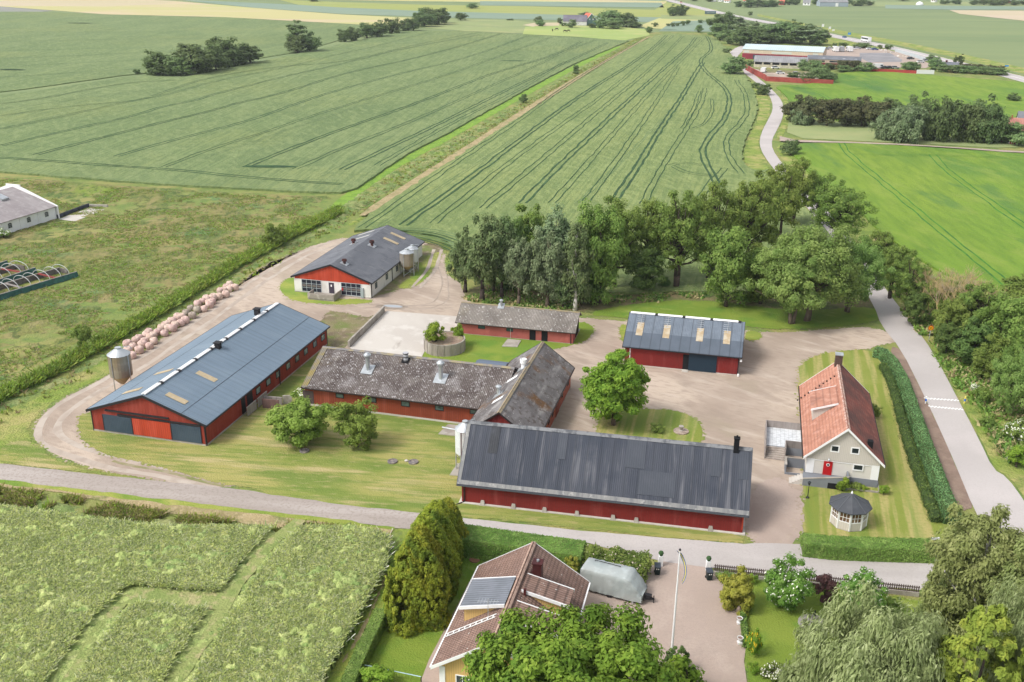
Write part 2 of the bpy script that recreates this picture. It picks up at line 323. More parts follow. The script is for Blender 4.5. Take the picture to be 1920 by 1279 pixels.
m_soil=mat('bare soil',(.26,.185,.145),[lay((.2,.14,.11),.6,.42,.6,.8),lay((.33,.25,.19),.3,.5,.65,.7)],.95,bump=.12,bs=5.)
m_weedy=mat('worn ground',(.22,.19,.1),[lay((.15,.19,.05),.3,.45,.6,.9),lay((.17,.12,.09),.25,.52,.64,.8),lay((.34,.28,.2),.5,.55,.66,.7)],.95,bump=.2,bs=5.)
m_conc=mat('pale concrete',(.52,.485,.44),[lay((.44,.40,.36),.12,.42,.6,.7,(1,.3,1),.3),lay((.58,.55,.51),.3,.52,.64,.7),lay((.24,.2,.17),.35,.63,.72,.7,(1,.3,1),-.1)],.9,bump=.02,bs=5.)
m_conc2=mat('grey concrete',(.36,.33,.29),[lay((.26,.23,.2),.5,.45,.6,.8),lay((.45,.42,.38),1.2,.55,.66,.6)],.9,bump=.03,bs=4.)
m_white=mat('white paint',(.78,.78,.77),[lay((.68,.68,.66),.6,.45,.65,.5)],.6)
m_water=mat('puddle water',(.32,.34,.36),rough=.05,spec=.9)
m_farlist=dict(
 green=mat('far crop green',(.185,.225,.115),[lay((.15,.195,.10),.012,.42,.6,.8,(.3,1,1),.1),lay((.22,.25,.125),.03,.5,.66,.6,(.2,1,1),-.1),lay((.14,.21,.1),.05,.6,.68,.5,(.2,1,1),.05)],.95),
 blue=mat('far crop bluish',(.20,.27,.20),[lay((.17,.24,.17),.01,.42,.6,.7,(.3,1,1)),lay((.23,.29,.19),.02,.5,.66,.6,(.2,1,1))],.95),
 yel=mat('far crop yellow green',(.29,.32,.085),[lay((.24,.29,.075),.01,.42,.6,.8,(.3,1,1)),lay((.34,.34,.12),.02,.5,.66,.6,(.2,1,1))],.95),
 tan=mat('ripening field',(.46,.42,.19),[lay((.42,.42,.16),.008,.42,.6,.8,(.3,1,1)),lay((.52,.41,.27),.01,.5,.62,.8,(.4,1,1))],.95),
 pink=mat('bare pale field',(.50,.41,.30),[lay((.46,.4,.23),.01,.42,.6,.8,(.3,1,1))],.95),
 olive=mat('far pasture',(.25,.30,.12),[lay((.21,.26,.11),.02,.42,.6,.8,(.3,1,1)),lay((.33,.33,.15),.03,.5,.66,.6)],.95),
 pad=mat('paddock',(.33,.39,.12),[lay((.26,.35,.10),.02,.42,.6,.8,(.3,1,1)),lay((.40,.40,.16),.03,.5,.66,.7)],.95),
 lilac=mat('far ploughed',(.25,.24,.22),[lay((.22,.24,.19),.02,.42,.6,.8,(.3,1,1))],.95))
FL=m_farlist
# ground to the horizon
mb=MB(); R=9000
for i in range(-30,30):
    for j in range(-2,30):
        x=i*300; y=j*300; mb.poly([(x,y,-.06),(x+300,y,-.06),(x+300,y+300,-.06),(x,y+300,-.06)])
o=mb.build('ground',FL['green']); tag(o,kind='structure')
sheet('rough_ground',[(-260,300),(640,350),(1230,60),(1400,60),(1560,60),(1700,95),(1960,140),(2300,200),(2400,1400),(-500,1400)],.01,m_base,sm=0)
def far(name,px,k,z=.03): return sheet(name,px,z,FL[k],sm=0)
# far strips, row by row
far('far_field',[(-400,-12),(2400,-20),(2400,-55),(-400,-70)],'green',.02)
far('far_field',[(300,-2),(640,0),(1100,0),(1240,2),(1240,-20),(300,-26)],'blue',.05)
far('far_field',[(-100,-10),(290,0),(290,-8),(-100,-22)],'pink',.05)
far('far_field',[(480,-3),(760,2),(1250,8),(1250,2),(900,-4),(480,-10)],'tan',.06)
far('far_field',[(900,2),(1240,5),(1245,14),(900,10)],'blue',.07)
far('far_field',[(520,-1),(640,4),(800,9),(1000,12),(1252,19),(1256,33),(960,25),(780,20),(640,14),(560,9)],'yel',.08)
far('far_field',[(320,-2),(560,9),(640,14),(780,20),(960,25),(1256,33),(1225,42),(1205,41),(880,34),(640,26),(470,14)],'blue',.07)
far('far_field',[(-150,-6),(200,-2),(330,2),(480,15),(640,27),(786,34),(786,52),(640,44),(420,32),(200,27),(0,12),(-150,6)],'tan',.08)
far('far_field',[(-120,2),(60,0),(250,-2),(330,2),(300,8),(200,12),(0,11)],'pink',.09)
far('far_field',[(-160,8),(0,12),(100,20),(60,24),(0,24),(-160,18)],'lilac',.1)
far('far_field',[(770,50),(830,36),(960,37),(1050,50),(1010,62),(960,62),(870,58)],'olive',.08)
far('paddock',[(985,50),(1050,46),(1180,52),(1215,55),(1218,66),(1170,76),(1080,69),(980,64)],'pad',.1)
far('far_field',[(1200,48),(1235,34),(1310,36),(1345,40),(1345,52),(1300,58),(1210,52)],'tan',.09)
far('far_field',[(1225,20),(1255,33),(1345,36),(1345,18),(1250,4)],'yel',.07)
far('far_field',[(1262,40),(1345,37),(1380,45),(1380,60),(1235,58)],'blue',.1)
far('far_field',[(1240,28),(1390,30),(1390,40),(1240,35)],'olive',.1)
far('far_field',[(1258,0),(1420,2),(1640,12),(1930,12),(1930,4),(1640,3),(1400,-3),(1258,-5)],'olive',.05)
far('far_field',[(1400,-1),(2300,2),(2300,-10),(1400,-10)],'blue',.05)
far('far_field',[(1780,19),(1930,20),(2150,26),(2150,60),(1930,40),(1800,26)],'pink',.12)
far('far_field',[(1290,8),(1420,34),(1555,64),(1680,86),(1800,112),(1925,143),(2300,235),(2300,60),(1930,41),(1800,27),(1770,23),(1600,14),(1540,15)],'green',.06)
far('far_field',[(1660,9),(1800,11),(1960,12),(1960,18),(1785,18),(1660,16)],'blue',.11)
# left wheat beyond the small track, then the two big crops raised on their stalks
ZC=.55
sheet('wheat_field',[(-260,150),(0,172),(80,162),(230,141),(275,137),(480,110),(560,97),(640,74),(800,50),(786,52),(640,45),(420,32),(200,28),(90,22),(-200,22)],.3,m_wheatl,jit=.5,step=8,sm=0,skirt=.3)
sheet('wheat_field',[(-260,315),(0,321),(300,344),(560,358),(640,360),(668,352),(700,331),(760,290),(850,243),(1000,160),(1070,122),(1150,88),(1180,76),(1100,71),(990,65),(870,58),(760,58),(650,80),(560,100),(480,117),(330,147),(275,142),(230,145),(80,168),(0,178),(-260,160)],ZC,m_wheatl,jit=.5,step=4,sm=0,skirt=.6)
CF=[(652,433),(700,428),(760,432),(800,438),(830,444),(850,462),(850,510),(1000,545),(1160,548),(1290,545),(1400,548),(1500,530),(1590,510),(1600,500),(1566,452),(1530,408),(1480,360),(1452,315),(1420,320),(1400,312),(1391,298),(1393,270),(1408,238),(1419,215),(1421,195),(1413,165),(1395,135),(1378,110),(1360,88),(1342,70),(1310,66),(1238,61),(1180,90),(1100,140),(960,227),(850,298),(720,382)]
sheet('wheat_field',CF,ZC,m_wheatc,jit=.6,step=3,sm=1,skirt=.6)
sheet('barley_field',[(1475,268),(1600,268),(1760,275),(1925,288),(2300,300),(2400,800),(1990,600),(1920,560),(1870,545),(1790,520),(1740,495),(1680,455),(1640,425),(1600,380),(1545,345),(1495,300)],.5,m_barley,jit=.4,step=3,skirt=.5)
sheet('barley_field',[(1450,158),(1520,160),(1570,135),(1650,133),(1760,142),(1900,152),(2300,190),(2300,280),(1925,262),(1760,250),(1600,232),(1490,205),(1475,180)],.4,m_barley,jit=.4,step=4,skirt=.4)
# tramlines
TL=MB(); TF=MB(); TG=MB()
def tram(px,w=.4,gap=1.7,mb=TL,z=None,wob=.5,dash=0):
    z=(ZC+.03) if z is None else z
    z+=(len(mb.v)//4%11)*.003
    pts=dens(smooth2([G(u,v,z).to_2d() for u,v in px],2,False),3.,0,closed=False)
    for o_ in (-gap/2,gap/2): strip(mb,pts,o_,w,z,wob,seed=len(mb.v)%97)
S_=.62
tram([(678,427),(776,360),(846,310),(960,235),(1075,150),(1200,78)],.33)
tram([(755,422),(843,360),(922,303),(973,263),(1090,177),(1173,127),(1225,90),(1250,66)],S_)
tram([(812,418),(885,360),(960,300),(1050,235),(1140,173),(1230,95),(1262,66)],.33)
tram([(905,390),(1014,300),(1123,207),(1223,127),(1280,68)],.36)
tram([(979,380),(1059,300),(1100,262),(1157,207),(1240,132),(1290,90),(1305,70)],S_)
tram([(1035,380),(1107,300),(1180,215),(1250,140),(1318,72)],.3)
tram([(1099,377),(1157,300),(1215,215),(1273,125)],.3)
tram([(1155,372),(1203,300),(1245,230),(1280,180),(1306,133),(1318,117)],S_+.1)
tram([(1205,382),(1248,300),(1285,245),(1315,195),(1322,165)],.3)
tram([(1325,68),(1333,82),(1334,96),(1318,107),(1312,116),(1323,135),(1350,155),(1367,175),(1368,200),(1357,227),(1330,255),(1319,275),(1317,290),(1330,320),(1350,350)],.65)
tram([(1380,150),(1397,173),(1403,207),(1390,230),(1367,250),(1360,275),(1370,300),(1390,325)],.35)
tram([(1305,380),(1335,340),(1360,315)],.3); tram([(1256,310),(1275,305),(1300,306),(1320,310)],.3); tram([(1262,312),(1290,325),(1345,330)],.3)
tram([(1335,185),(1336,210),(1322,232),(1302,240)],.3,1.2); tram([(1312,170),(1300,205),(1280,240)],.3,1.2)
tram([(1080,382),(1140,330),(1250,215)],.16,.8,TF); tram([(700,430),(860,330),(1130,150)],.14,.9,TF)
# headland curls behind the white barn
for k in range(4):
    tram([(700+12*k,430+4*k),(760,428+5*k),(820,432+7*k),(862,444+10*k)],.4,1.2,TL if k%2 else TF)
LT=[[(0,195),(90,183),(230,155),(330,150)],[(0,217),(140,198),(280,187),(400,152),(530,128),(640,100),(700,88),(806,60)],[(0,242),(130,215),(233,192),(283,182),(333,163),(400,143),(533,123),(640,118),(757,88),(890,62)],
 [(0,273),(133,243),(267,213),(300,200),(360,190),(400,177),(467,160),(533,143),(640,120),(760,90),(900,65)],[(66,290),(233,247),(333,222),(400,207),(443,193),(500,182),(567,163),(640,138),(807,103),(940,63)],
 [(217,293),(333,260),(467,227),(567,190),(640,167),(740,140),(873,110),(990,67)],[(307,313),(400,277),(500,247),(567,223),(640,200),(740,170),(840,140),(923,110),(1033,70)],
 [(460,313),(533,283),(640,242),(773,197),(907,143),(973,123),(1040,103),(1090,78)],[(553,317),(640,278),(773,227),(907,167),(1007,123),(1057,97),(1117,75)],[(640,318),(807,240),(907,190),(973,157),(1083,107),(1140,80)],
 [(707,310),(840,233),(973,170),(1060,115)],[(0,295),(100,302),(233,312),(330,318),(480,334),(640,345)]]
for i,l in enumerate(LT):
    tram(l,.55 if i in(3,4,5,7,9,11) else .36,1.7)
for i,l in enumerate([[(0,205),(300,165)],[(380,297),(700,190)],[(520,322),(820,210)],[(150,240),(330,205)],[(600,330),(900,160)],[(700,215),(880,170)]]): tram(l,.16,1.2,TF)
for l in [[(0,60),(300,60),(640,60)],[(0,95),(300,88),(560,85)],[(0,125),(260,112),(400,100)],[(0,145),(200,132),(275,128)],[(0,78),(300,72),(600,72)],[(0,110),(240,100),(400,90)]]: tram(l,.5,2,TF,z=.33)
tram([(1578,268),(1584,282),(1610,305),(1680,362),(1760,428),(1830,485),(1890,535)],.42,1.9,TG,z=.53)
tram([(1748,290),(1765,310),(1810,345),(1880,395),(1960,450)],.42,1.9,TG,z=.53); tram([(1600,288),(1700,292),(1760,290),(1925,298)],.2,1.8,TG,z=.53)
tram([(1450,160),(1520,165),(1570,195),(1600,215)],.35,1.8,TG,z=.43); tram([(1580,138),(1610,150),(1640,164),(1600,168),(1480,165)],.3,1.8,TG,z=.43); tram([(1700,160),(1780,190),(1920,205)],.3,1.8,TG,z=.43)
for mb_,m_ in ((TL,m_tram),(TF,m_tram2),(TG,m_tramg)): tag(mb_.build('wheel_tracks',m_),kind='structure')
# trampled dark spots
for u,v,r in((505,312,5),(962,114,5),(20,130,5),(150,43,7),(1255,55,4)): 
    g=G(u,v,ZC+.05); sheet('trampled_crop',[(g.x+r*1.6*math.cos(a),g.y+r*.35*math.sin(a)) for a in [k*PI/5 for k in range(10)]],(ZC if v>150 else .6)+.06,m_tram,jit=.8,world=True)
# meadow on the left, as lumpy ground
relief('meadow',[(-130,335),(0,329),(300,352),(560,366),(640,368),(600,398),(520,440),(440,490),(300,570),(200,622),(100,668),(0,722),(-160,780)],.05,.55,.3,[(7,1,1),(2.2,1,1.6),(.9,.8,1)],m_meadow,seed=5)
# ditch: bright strip, reeds, dry track, verge
m_reed=mat('reeds',(.07,.13,.03),[lay((.11,.2,.06),.2,.42,.6,.8),lay((.04,.08,.025),.6,.5,.62,.8),lay((.16,.22,.08),.12,.56,.66,.6)],.95,bump=.5,bs=2.5,transl=.0)
m_weed=mat('ditch weeds',(.14,.19,.07),[lay((.24,.24,.12),.25,.45,.6,.8),lay((.07,.12,.035),.5,.5,.62,.8),lay((.2,.28,.06),.1,.56,.66,.7)],.95,bump=.4,bs=2.5)
m_brightg=mat('bright grass strip',(.2,.33,.04),[lay((.13,.24,.035),.3,.45,.6,.8)],.95,bump=.3,bs=3)
sheet('ditch_bank',[(-160,900),(-160,760),(0,700),(200,600),(440,480),(640,366),(760,292),(1000,160),(1180,76),(1220,60),(1240,62),(1100,142),(960,229),(850,300),(720,384),(655,433),(560,470),(440,540),(240,680),(100,760),(0,830)],.03,m_base,jit=.3,step=3,sm=1)
sheet('grass_strip',[(640,366),(700,335),(760,292),(850,245),(1000,162),(1100,110),(1160,85),(1165,89),(1100,118),(1000,172),(850,258),(760,306),(690,352),(640,392),(600,410)],.06,m_brightg,jit=.3,step=2,sm=1)
relief('ditch_weeds',[(595,412),(690,350),(760,306),(850,262),(985,185),(1060,140),(1120,108),(1200,72),(1208,74),(1130,112),(1065,150),(990,197),(860,278),(770,335),(700,380),(640,418),(600,440)],.1,.45,.9,[(3,1,1),(1,1,1)],m_weed,seed=8)
relief('ditch_weeds',[(-60,835),(0,795),(100,745),(200,688),(330,612),(440,540),(560,468),(640,425),(720,380),(860,290),(1000,200),(1100,135),(1212,70),(1216,72),(1110,138),(1000,206),(880,286),(722,386),(652,430),(600,446),(540,474),(470,515),(440,545),(340,615),(250,664),(170,708),(100,750),(30,795),(-60,850)],.08,.5,.5,[(3,1,1),(1,1,1)],m_verge,seed=9)
relief('reed_bed',[(-160,800),(-160,840),(0,757),(100,708),(200,652),(330,575),(450,503),(560,440),(640,402),(640,388),(560,422),(440,487),(320,562),(200,628),(100,684),(0,732)],.3,.5,.8,[(5,1,1),(1.6,1,1),(.7,1,1)],m_reed,seed=11)
relief('reed_bed',[(-60,815),(0,778),(100,728),(200,676),(330,600),(440,530),(560,460),(640,420),(640,405),(560,444),(450,503),(330,577),(200,655),(100,712),(0,752),(-60,785)],.1,.5,.35,[(3,1,1),(1,1,1)],m_weed,seed=12)
sheet('dry_track',[(668,404),(760,345),(860,282),(1000,192),(1110,126),(1213,69),(1219,69),(1120,126),(1010,196),(870,287),(770,352),(690,404)],.42,m_dry,jit=.2,step=2,sm=1)
# gravel yard and drives
YARD=[(440,912),(380,914),(300,903),(200,884),(130,864),(84,842),(66,818),(68,792),(90,768),(130,742),(190,712),(250,672),(330,618),(400,572),(450,530),(480,508),(530,482),(590,460),(640,446),(662,447),(700,440),(790,450),(838,478),(850,500),(866,540),(880,570),(960,590),(1090,596),(1170,602),(1400,622),(1480,624),(1560,617),(1640,612),(1700,640),(1650,645),(1627,655),(1560,660),(1505,680),(1508,1018),(1398,1014),(1300,900),(1130,860),(900,780),(700,740),(560,840),(500,880),(470,900)]
sheet('gravel_yard',YARD,.03,m_gravel,jit=.4,step=1.2,sm=1,fringe=4)
sheet('gravel_drive',[(1404,1019),(1398,960),(1412,915),(1445,895),(1478,900),(1479,915),(1508,922),(1510,1022)],.034,m_drive,jit=.3,step=.6,sm=1,fringe=6)
m_wear=mat('grassy middle strip',(.24,.22,.11),[lay((.33,.28,.2),.5,.45,.6,.9),lay((.16,.19,.06),.4,.5,.62,.8)],.95)
m_rut=mat('wheel worn gravel',(.42,.355,.30),[lay((.35,.29,.24),.5,.42,.6,.9,(1,.3,1)),lay((.47,.41,.35),.3,.5,.6,.8)],.95)
m_rutd=mat('damp gravel track',(.31,.255,.21),[lay((.37,.31,.26),.35,.42,.56,1.)],.95)
mb=MB(); LP=[(420,905),(330,890),(240,872),(150,850),(100,825),(88,800),(110,770),(160,740),(235,700),(320,645),(400,590),(455,548),(500,518),(560,480),(630,455)]
pts=dens(ribbon_pts(LP,.03),1.,0,closed=False); strip(mb,pts,1.3,.9,.036,.5,0); strip(mb,pts,-1.1,.9,.036,.5,0,5); tag(mb.build('worn_ruts',m_rut),kind='structure')
mb=MB()
for L_ in ([(640,580),(720,572),(790,580),(840,560),(830,500)],[(540,548),(600,570),(700,575),(850,575)]):
    pts=dens(ribbon_pts(L_,.03),1.,0,closed=False)
    for o_ in(-.85,.85): strip(mb,pts,o_,.3,.042+len(mb.v)%7*.002,.8,0,len(mb.v)%31)
tag(mb.build('wheel_ruts',m_rutd),kind='structure')
mb=MB(); pts=dens(ribbon_pts([(425,908),(360,897),(280,880),(215,862)],.03),.8,0,closed=False); strip(mb,pts,.2,.5,.04,.6); tag(mb.build('grass_strip',m_wear),kind='structure')
mb=MB(); pts=dens(ribbon_pts([(821,468),(815,490),(800,520),(780,540)],.03),.8,0,closed=False)
for o_ in(-.8,.8): strip(mb,pts,o_,.6,.07,.3)
tag(mb.build('wheel_ruts',m_rut),kind='structure')
# lawns
def lawn(px,m,z=.06,jit=.3,name='lawn'): return sheet(name,px,z,m,jit=jit,step=.8,sm=1,fringe=5)
lawn([(150,772),(147,800),(152,822),(175,842),(220,858),(290,872),(330,884),(400,902),(470,915),(560,938),(700,958),(870,966),(1392,1022),(1396,1006),(900,800),(890,770),(640,690),(618,640),(600,640),(380,700)],m_lawnyard)
lawn([(0,868),(0,835),(60,822),(95,862),(160,880),(240,892),(312,905),(290,906),(150,884)],m_lawnyard,.05); lawn([(-160,900),(-160,790),(0,780),(150,705),(210,668),(212,700),(140,730),(80,765),(50,800),(70,845),(0,872)],m_verge,.045)
lawn([(600,612),(612,582),(640,586),(690,596),(706,590),(640,660),(600,660)],m_weedy,.055)
lawn([(765,668),(790,640),(860,620),(880,600),(1092,602),(1112,612),(1112,628),(1085,645),(1000,662),(1000,700),(780,700)],m_lawng,.055)
lawn([(522,540),(535,522),(560,520),(620,560),(700,562),(696,568),(640,571),(575,568),(540,560)],m_lawn,.055)
lawn([(690,560),(700,545),(760,480),(800,455),(830,462),(820,480),(800,505),(775,535),(740,545)],m_weedy,.055); lawn([(740,540),(775,518),(800,480),(830,470),(822,492),(800,520),(775,540)],m_lawn,.06)
lawn([(838,470),(850,465),(862,470),(860,500),(868,530),(845,520),(832,500)],m_verge,.05)
lawn([(1119,800),(1130,775),(1170,768),(1230,766),(1280,772),(1308,788),(1318,805),(1316,824),(1300,845),(1140,845),(1118,820)],m_lawnh,.055)
lawn([(1497,700),(1500,682),(1525,668),(1570,658),(1610,655),(1640,660),(1665,690),(1690,740),(1715,800),(1745,890),(1775,970),(1790,1005),(1758,1022),(1740,1030),(1520,1018),(1508,1008),(1508,900)],m_lawnh,.055)
lawn([(862,562),(880,545),(900,535),(1000,530),(1100,520),(1200,515),(1300,520),(1460,530),(1600,520),(1630,540),(1646,575),(1648,600),(1600,610),(1480,618),(1400,612),(1180,596),(1095,584)],mat('woodland floor',(.17,.15,.065),[lay((.095,.16,.03),.1,.42,.58,.9),lay((.27,.2,.11),.2,.48,.62,.8),lay((.07,.09,.03),.6,.5,.65,.6)],.95,bump=.25,bs=4),.05)
lawn([(1090,590),(1180,570),(1300,560),(1500,585),(1610,575),(1650,580),(1648,600),(1600,609),(1480,618),(1400,612),(1180,596)],m_lawng,.062)
lawn([(1160,615),(1172,605),(1180,640),(1165,642)],m_lawn,.058); lawn([(1398,628),(1400,620),(1425,622),(1430,635),(1400,640)],m_lawn,.058)
# village road, main road
sheet('village_road',[(-160,848),(0,869),(150,886),(310,903),(430,915),(640,946),(860,970),(1100,996),(1395,1020),(1500,1020),(1520,1030),(1740,1045),(1790,1030),(1850,1100),(1720,1106),(1600,1095),(1330,1064),(1240,1052),(1100,1017),(860,982),(790,992),(740,990),(560,967),(300,937),(0,901),(-160,880)],.07,m_asph,jit=.12,step=1.,sm=0)
sheet('village_road',[(-160,848),(0,869),(150,886),(310,903),(430,915),(640,946),(790,962),(788,992),(740,990),(560,967),(300,937),(0,901),(-160,880)],.078,mat('gravelly road',(.345,.30,.27),[lay((.27,.23,.20),.12,.42,.6,.8,(.12,1,1),-.13),lay((.41,.365,.335),.25,.5,.62,.8,(.1,1,1),-.13),lay((.25,.21,.18),3,.5,.62,.5)],.95,bump=.03,bs=10),jit=.15,step=1.,sm=0)
sheet('road_verge',[(-160,880),(0,902),(300,938),(560,968),(740,990),(735,1010),(640,1000),(500,985),(300,960),(100,922),(-160,895)],.08,m_dry,jit=.4,step=1.,sm=0)
sheet('road_verge',[(-160,879),(0,899),(300,935),(560,965),(740,988),(738,994),(560,973),(300,943),(0,906),(-160,888)],.085,m_lawn,jit=.25,step=1.,sm=0)
sheet('main_road',[(1388,86),(1375,92),(1358,108),(1362,118),(1393,135),(1416,153),(1438,172),(1448,190),(1449,207),(1440,225),(1430,243),(1424,262),(1426,280),(1442,306),(1484,356),(1530,408),(1566,452),(1596,500),(1640,575),(1652,610),(1690,655),(1737,750),(1773,828),(1808,910),(1822,945),(1880,1060),(1990,1060),(1925,945),(1888,894),(1862,880),(1836,824),(1796,748),(1751,662),(1712,608),(1660,542),(1625,490),(1590,440),(1548,390),(1500,345),(1466,306),(1448,280),(1447,262),(1457,243),(1466,225),(1470,207),(1466,188),(1450,170),(1428,151),(1408,135),(1385,120),(1380,108),(1394,94),(1396,86)],.075,m_asph2,jit=.0,sm=1)
sheet('side_path',[(1462,255),(1490,262),(1600,266),(1700,270),(1925,284),(1925,288),(1700,273),(1600,268),(1490,266),(1462,264)],.5,m_drive,sm=0)
sheet('highway',[(1240,-6),(1262,0),(1335,18),(1397,32),(1460,43),(1500,50),(1552,62),(1613,74),(1664,84),(1780,111),(1885,135),(2000,165),(2300,250),(2300,262),(1950,163),(1880,143),(1780,119),(1664,91),(1613,81),(1552,68),(1497,54),(1457,47),(1394,36),(1330,22),(1255,3),(1228,-6)],.14,m_asph2,sm=0)
mb=MB(); hp=ribbon_pts([(1262,1),(1333,20),(1396,34),(1458,45),(1552,65),(1613,77.5),(1664,87.5),(1780,115),(1883,139),(2000,170)],.16); strip(mb,hp,0,.5,.16); strip(mb,hp,5.5,.3,.16); strip(mb,hp,-5.5,.3,.16); tag(mb.build('road_lines',m_white),kind='structure')
sheet('highway_verge',[(1420,30),(1555,60),(1680,84),(1800,110),(1925,140),(2300,235),(2300,225),(1925,128),(1800,100),(1680,76),(1560,54),(1420,26)],.1,m_verge,jit=.5,step=8,sm=0)
sheet('dry_verge',[(1545,66),(1600,80),(1660,92),(1662,98),(1600,100),(1545,92)],.09,m_verge,jit=.5,step=4,sm=0)
sheet('verge',[(1462,170),(1475,190),(1495,205),(1480,228),(1465,260),(1455,262),(1466,230),(1474,207),(1468,185)],.09,m_verge,jit=.4,step=2)
sheet('pasture',[(1478,222),(1560,228),(1700,238),(1760,255),(1925,262),(1925,280),(1700,268),(1600,264),(1475,258)],.12,FL['olive'],jit=.3,step=3)
sheet('verge',[(1405,260),(1395,285),(1398,305),(1415,330),(1445,330),(1440,306),(1424,280),(1422,262),(1438,225),(1446,200),(1436,172),(1410,152),(1390,140),(1410,170),(1424,195),(1420,225)],.09,m_verge,jit=.4,step=2)
sheet('verge',[(1452,268),(1500,270),(1500,300),(1530,340),(1600,385),(1640,430),(1740,500),(1800,525),(1925,570),(2100,640),(2100,1020),(1930,945),(1892,893),(1866,880),(1840,824),(1800,748),(1755,662),(1716,608),(1664,542),(1629,490),(1594,440),(1552,390),(1504,345),(1470,306)],.045,m_verge,jit=.2,step=2)
# soil strip by the long hedge, road markings of the hump
sheet('soil_strip',[(1668,648),(1690,655),(1737,750),(1773,828),(1808,910),(1830,950),(1800,960),(1780,910),(1745,830),(1715,755),(1680,690)],.065,m_soil,jit=.15,step=.6)
mb=MB()
for (a,b) in (((1733,747),(1798,751)),((1741,762),(1806,768))):
    A=G(*a,.08);B=G(*b,.08); d=(B-A); n_=Vector((-d.y,d.x,0)).normalized()
    for k in range(10):
        for s_,t_ in((0,.5),(.5,1)):
            q0=A+d*((k+s_)/10)+n_*(.22 if s_==0 else 0); q1=A+d*((k+t_)/10)+n_*(.22 if s_==0 else 0)
            mb.poly([q0-n_*.22,q1-n_*.22,q1+n_*.12,q0+n_*.12])
tag(mb.build('hump_markings',m_white),kind='structure')
# slab, pads, puddle
sheet('concrete_slab',[(656,652),(725,583),(870,594),(862,605),(858,612),(800,650),(790,672),(680,668)],.1,m_conc,jit=.05,step=.6,sm=0)
for q in ([(941,649),(952,635),(977,638),(970,650)],[(822,813),(840,795),(862,797),(858,817)],[(843,890),(858,868),(875,870),(870,892)]): sheet('concrete_pad',q,.16,m_conc2,sm=0,skirt=.15)
sheet('puddle',[(716,573),(728,571),(745,572),(757,575),(750,577),(730,576)],.05,m_water,jit=.1,step=.5)
sheet('puddle_rim',[(700,573),(728,568),(760,571),(768,577),(745,581),(712,578)],.043,mat('wet soil',(.2,.16,.12),[lay((.27,.22,.18),.6,.45,.6)],.6),jit=.3,step=.5)
# lower left crop, gaps shown by lower ground, then garden lawns
m_crop=mat('pod crop',(.24,.29,.12),[lay((.31,.34,.17),.35,.42,.6,.8,d=7),lay((.13,.2,.08),.1,.5,.62,.7),lay((.36,.38,.2),.9,.54,.66,.5,d=7),lay((.10,.16,.055),.75,.54,.62,.8,d=7),lay((.15,.2,.075),1.4,.5,.64,.8),lay((.35,.37,.2),1.,.56,.66,.7)],.95,bump=.55,bs=2.2)
GAP=[smooth2([G(u,v).to_2d() for u,v in l],1,False) for l in ([(560,985),(500,1040),(455,1100),(420,1150),(380,1220),(330,1300)],[(250,1128),(300,1132),(380,1140),(440,1140)],[(250,1128),(180,1200),(120,1290)])]
def lowcrop(x,y,z):
    for gi,g in enumerate(GAP):
        for i in range(len(g)-1):
            a,b=g[i],g[i+1]; dx,dy=b.x-a.x,b.y-a.y; t=np.clip(((x-a.x)*dx+(y-a.y)*dy)/(dx*dx+dy*dy),0,1)
            d=np.hypot(x-a.x-t*dx,y-a.y-t*dy)+(vnoise(x,y,1.5,3)-.5)*1.2
            f=np.clip((d-(.3,1.0,.3)[gi])/2.2,0,1); z=z*f+np.minimum(z,.62+vnoise(x,y,.6,9)*.2)*(1-f)
    return z
sheet('bare_patch',[(200,1100),(560,1010),(600,960),(460,1300),(100,1300)],.04,m_weedy,sm=0)
relief('pod_crop',[(-160,935),(0,945),(120,962),(300,985),(480,990),(590,985),(640,985),(700,990),(728,1005),(733,1030),(722,1060),(690,1120),(660,1180),(630,1230),(590,1300),(-160,1310)],1.0,.22,.75,[(4,.5,1),(1.2,1,1),(.5,1.6,1)],m_crop,seed=21,lowfn=lowcrop,edge=.95,fade=0)
mb=MB()
for gi,g in enumerate(GAP): strip(mb,dens(g,.8,0,closed=False),0,(1.3,2.4,1.0)[gi],(.78,.80,.765)[gi],.8,1)
tag(mb.build('crop_gaps',[mat('weedy gap soil',(.36,.31,.2),[lay((.2,.25,.07),.5,.45,.55,.95,d=7),lay((.3,.33,.13),1.2,.52,.6,.8,d=6)],.95,bump=.2,bs=4),mat('weedy gap grass',(.26,.3,.1),[lay((.19,.25,.07),.5,.45,.58,.9,d=7),lay((.38,.34,.17),.7,.54,.62,.8,d=6)],.95,bump=.2,bs=4)]),kind='structure')
relief('ditch_weeds',[(-160,905),(0,925),(100,935),(300,968),(420,985),(560,985),(640,992),(640,1005),(500,1003),(300,992),(100,955),(-160,935)],.2,.4,.7,[(2.5,1,1),(.9,1,1)],m_weed,seed=23)
lawn([(740,992),(760,1000),(735,1060),(700,1130),(640,1230),(600,1300),(640,1310),(720,1160),(760,1010),(800,1000),(860,990),(870,986),(860,983)],m_lawn,.05)
sheet('bare_streak',[(722,1075),(712,1100),(690,1150),(665,1200),(640,1240),(645,1243),(672,1203),(698,1152),(718,1102),(727,1077)],.058,m_dry,jit=.35,step=.5)
lawn([(715,1170),(760,1000),(870,1030),(905,1035),(905,1060),(860,1130),(800,1250),(780,1300),(640,1300)],m_lawng,.055)
sheet('garden_path',[(880,1090),(860,1130),(805,1235),(780,1300),(860,1310),(900,1100)],.065,m_drive,sm=0)
sheet('gravel_court',[(1080,1060),(1230,1060),(1245,1052),(1330,1064),(1345,1085),(1400,1135),(1400,1200),(1395,1240),(1405,1310),(1000,1310),(1000,1120)],.066,m_drive,sm=0)
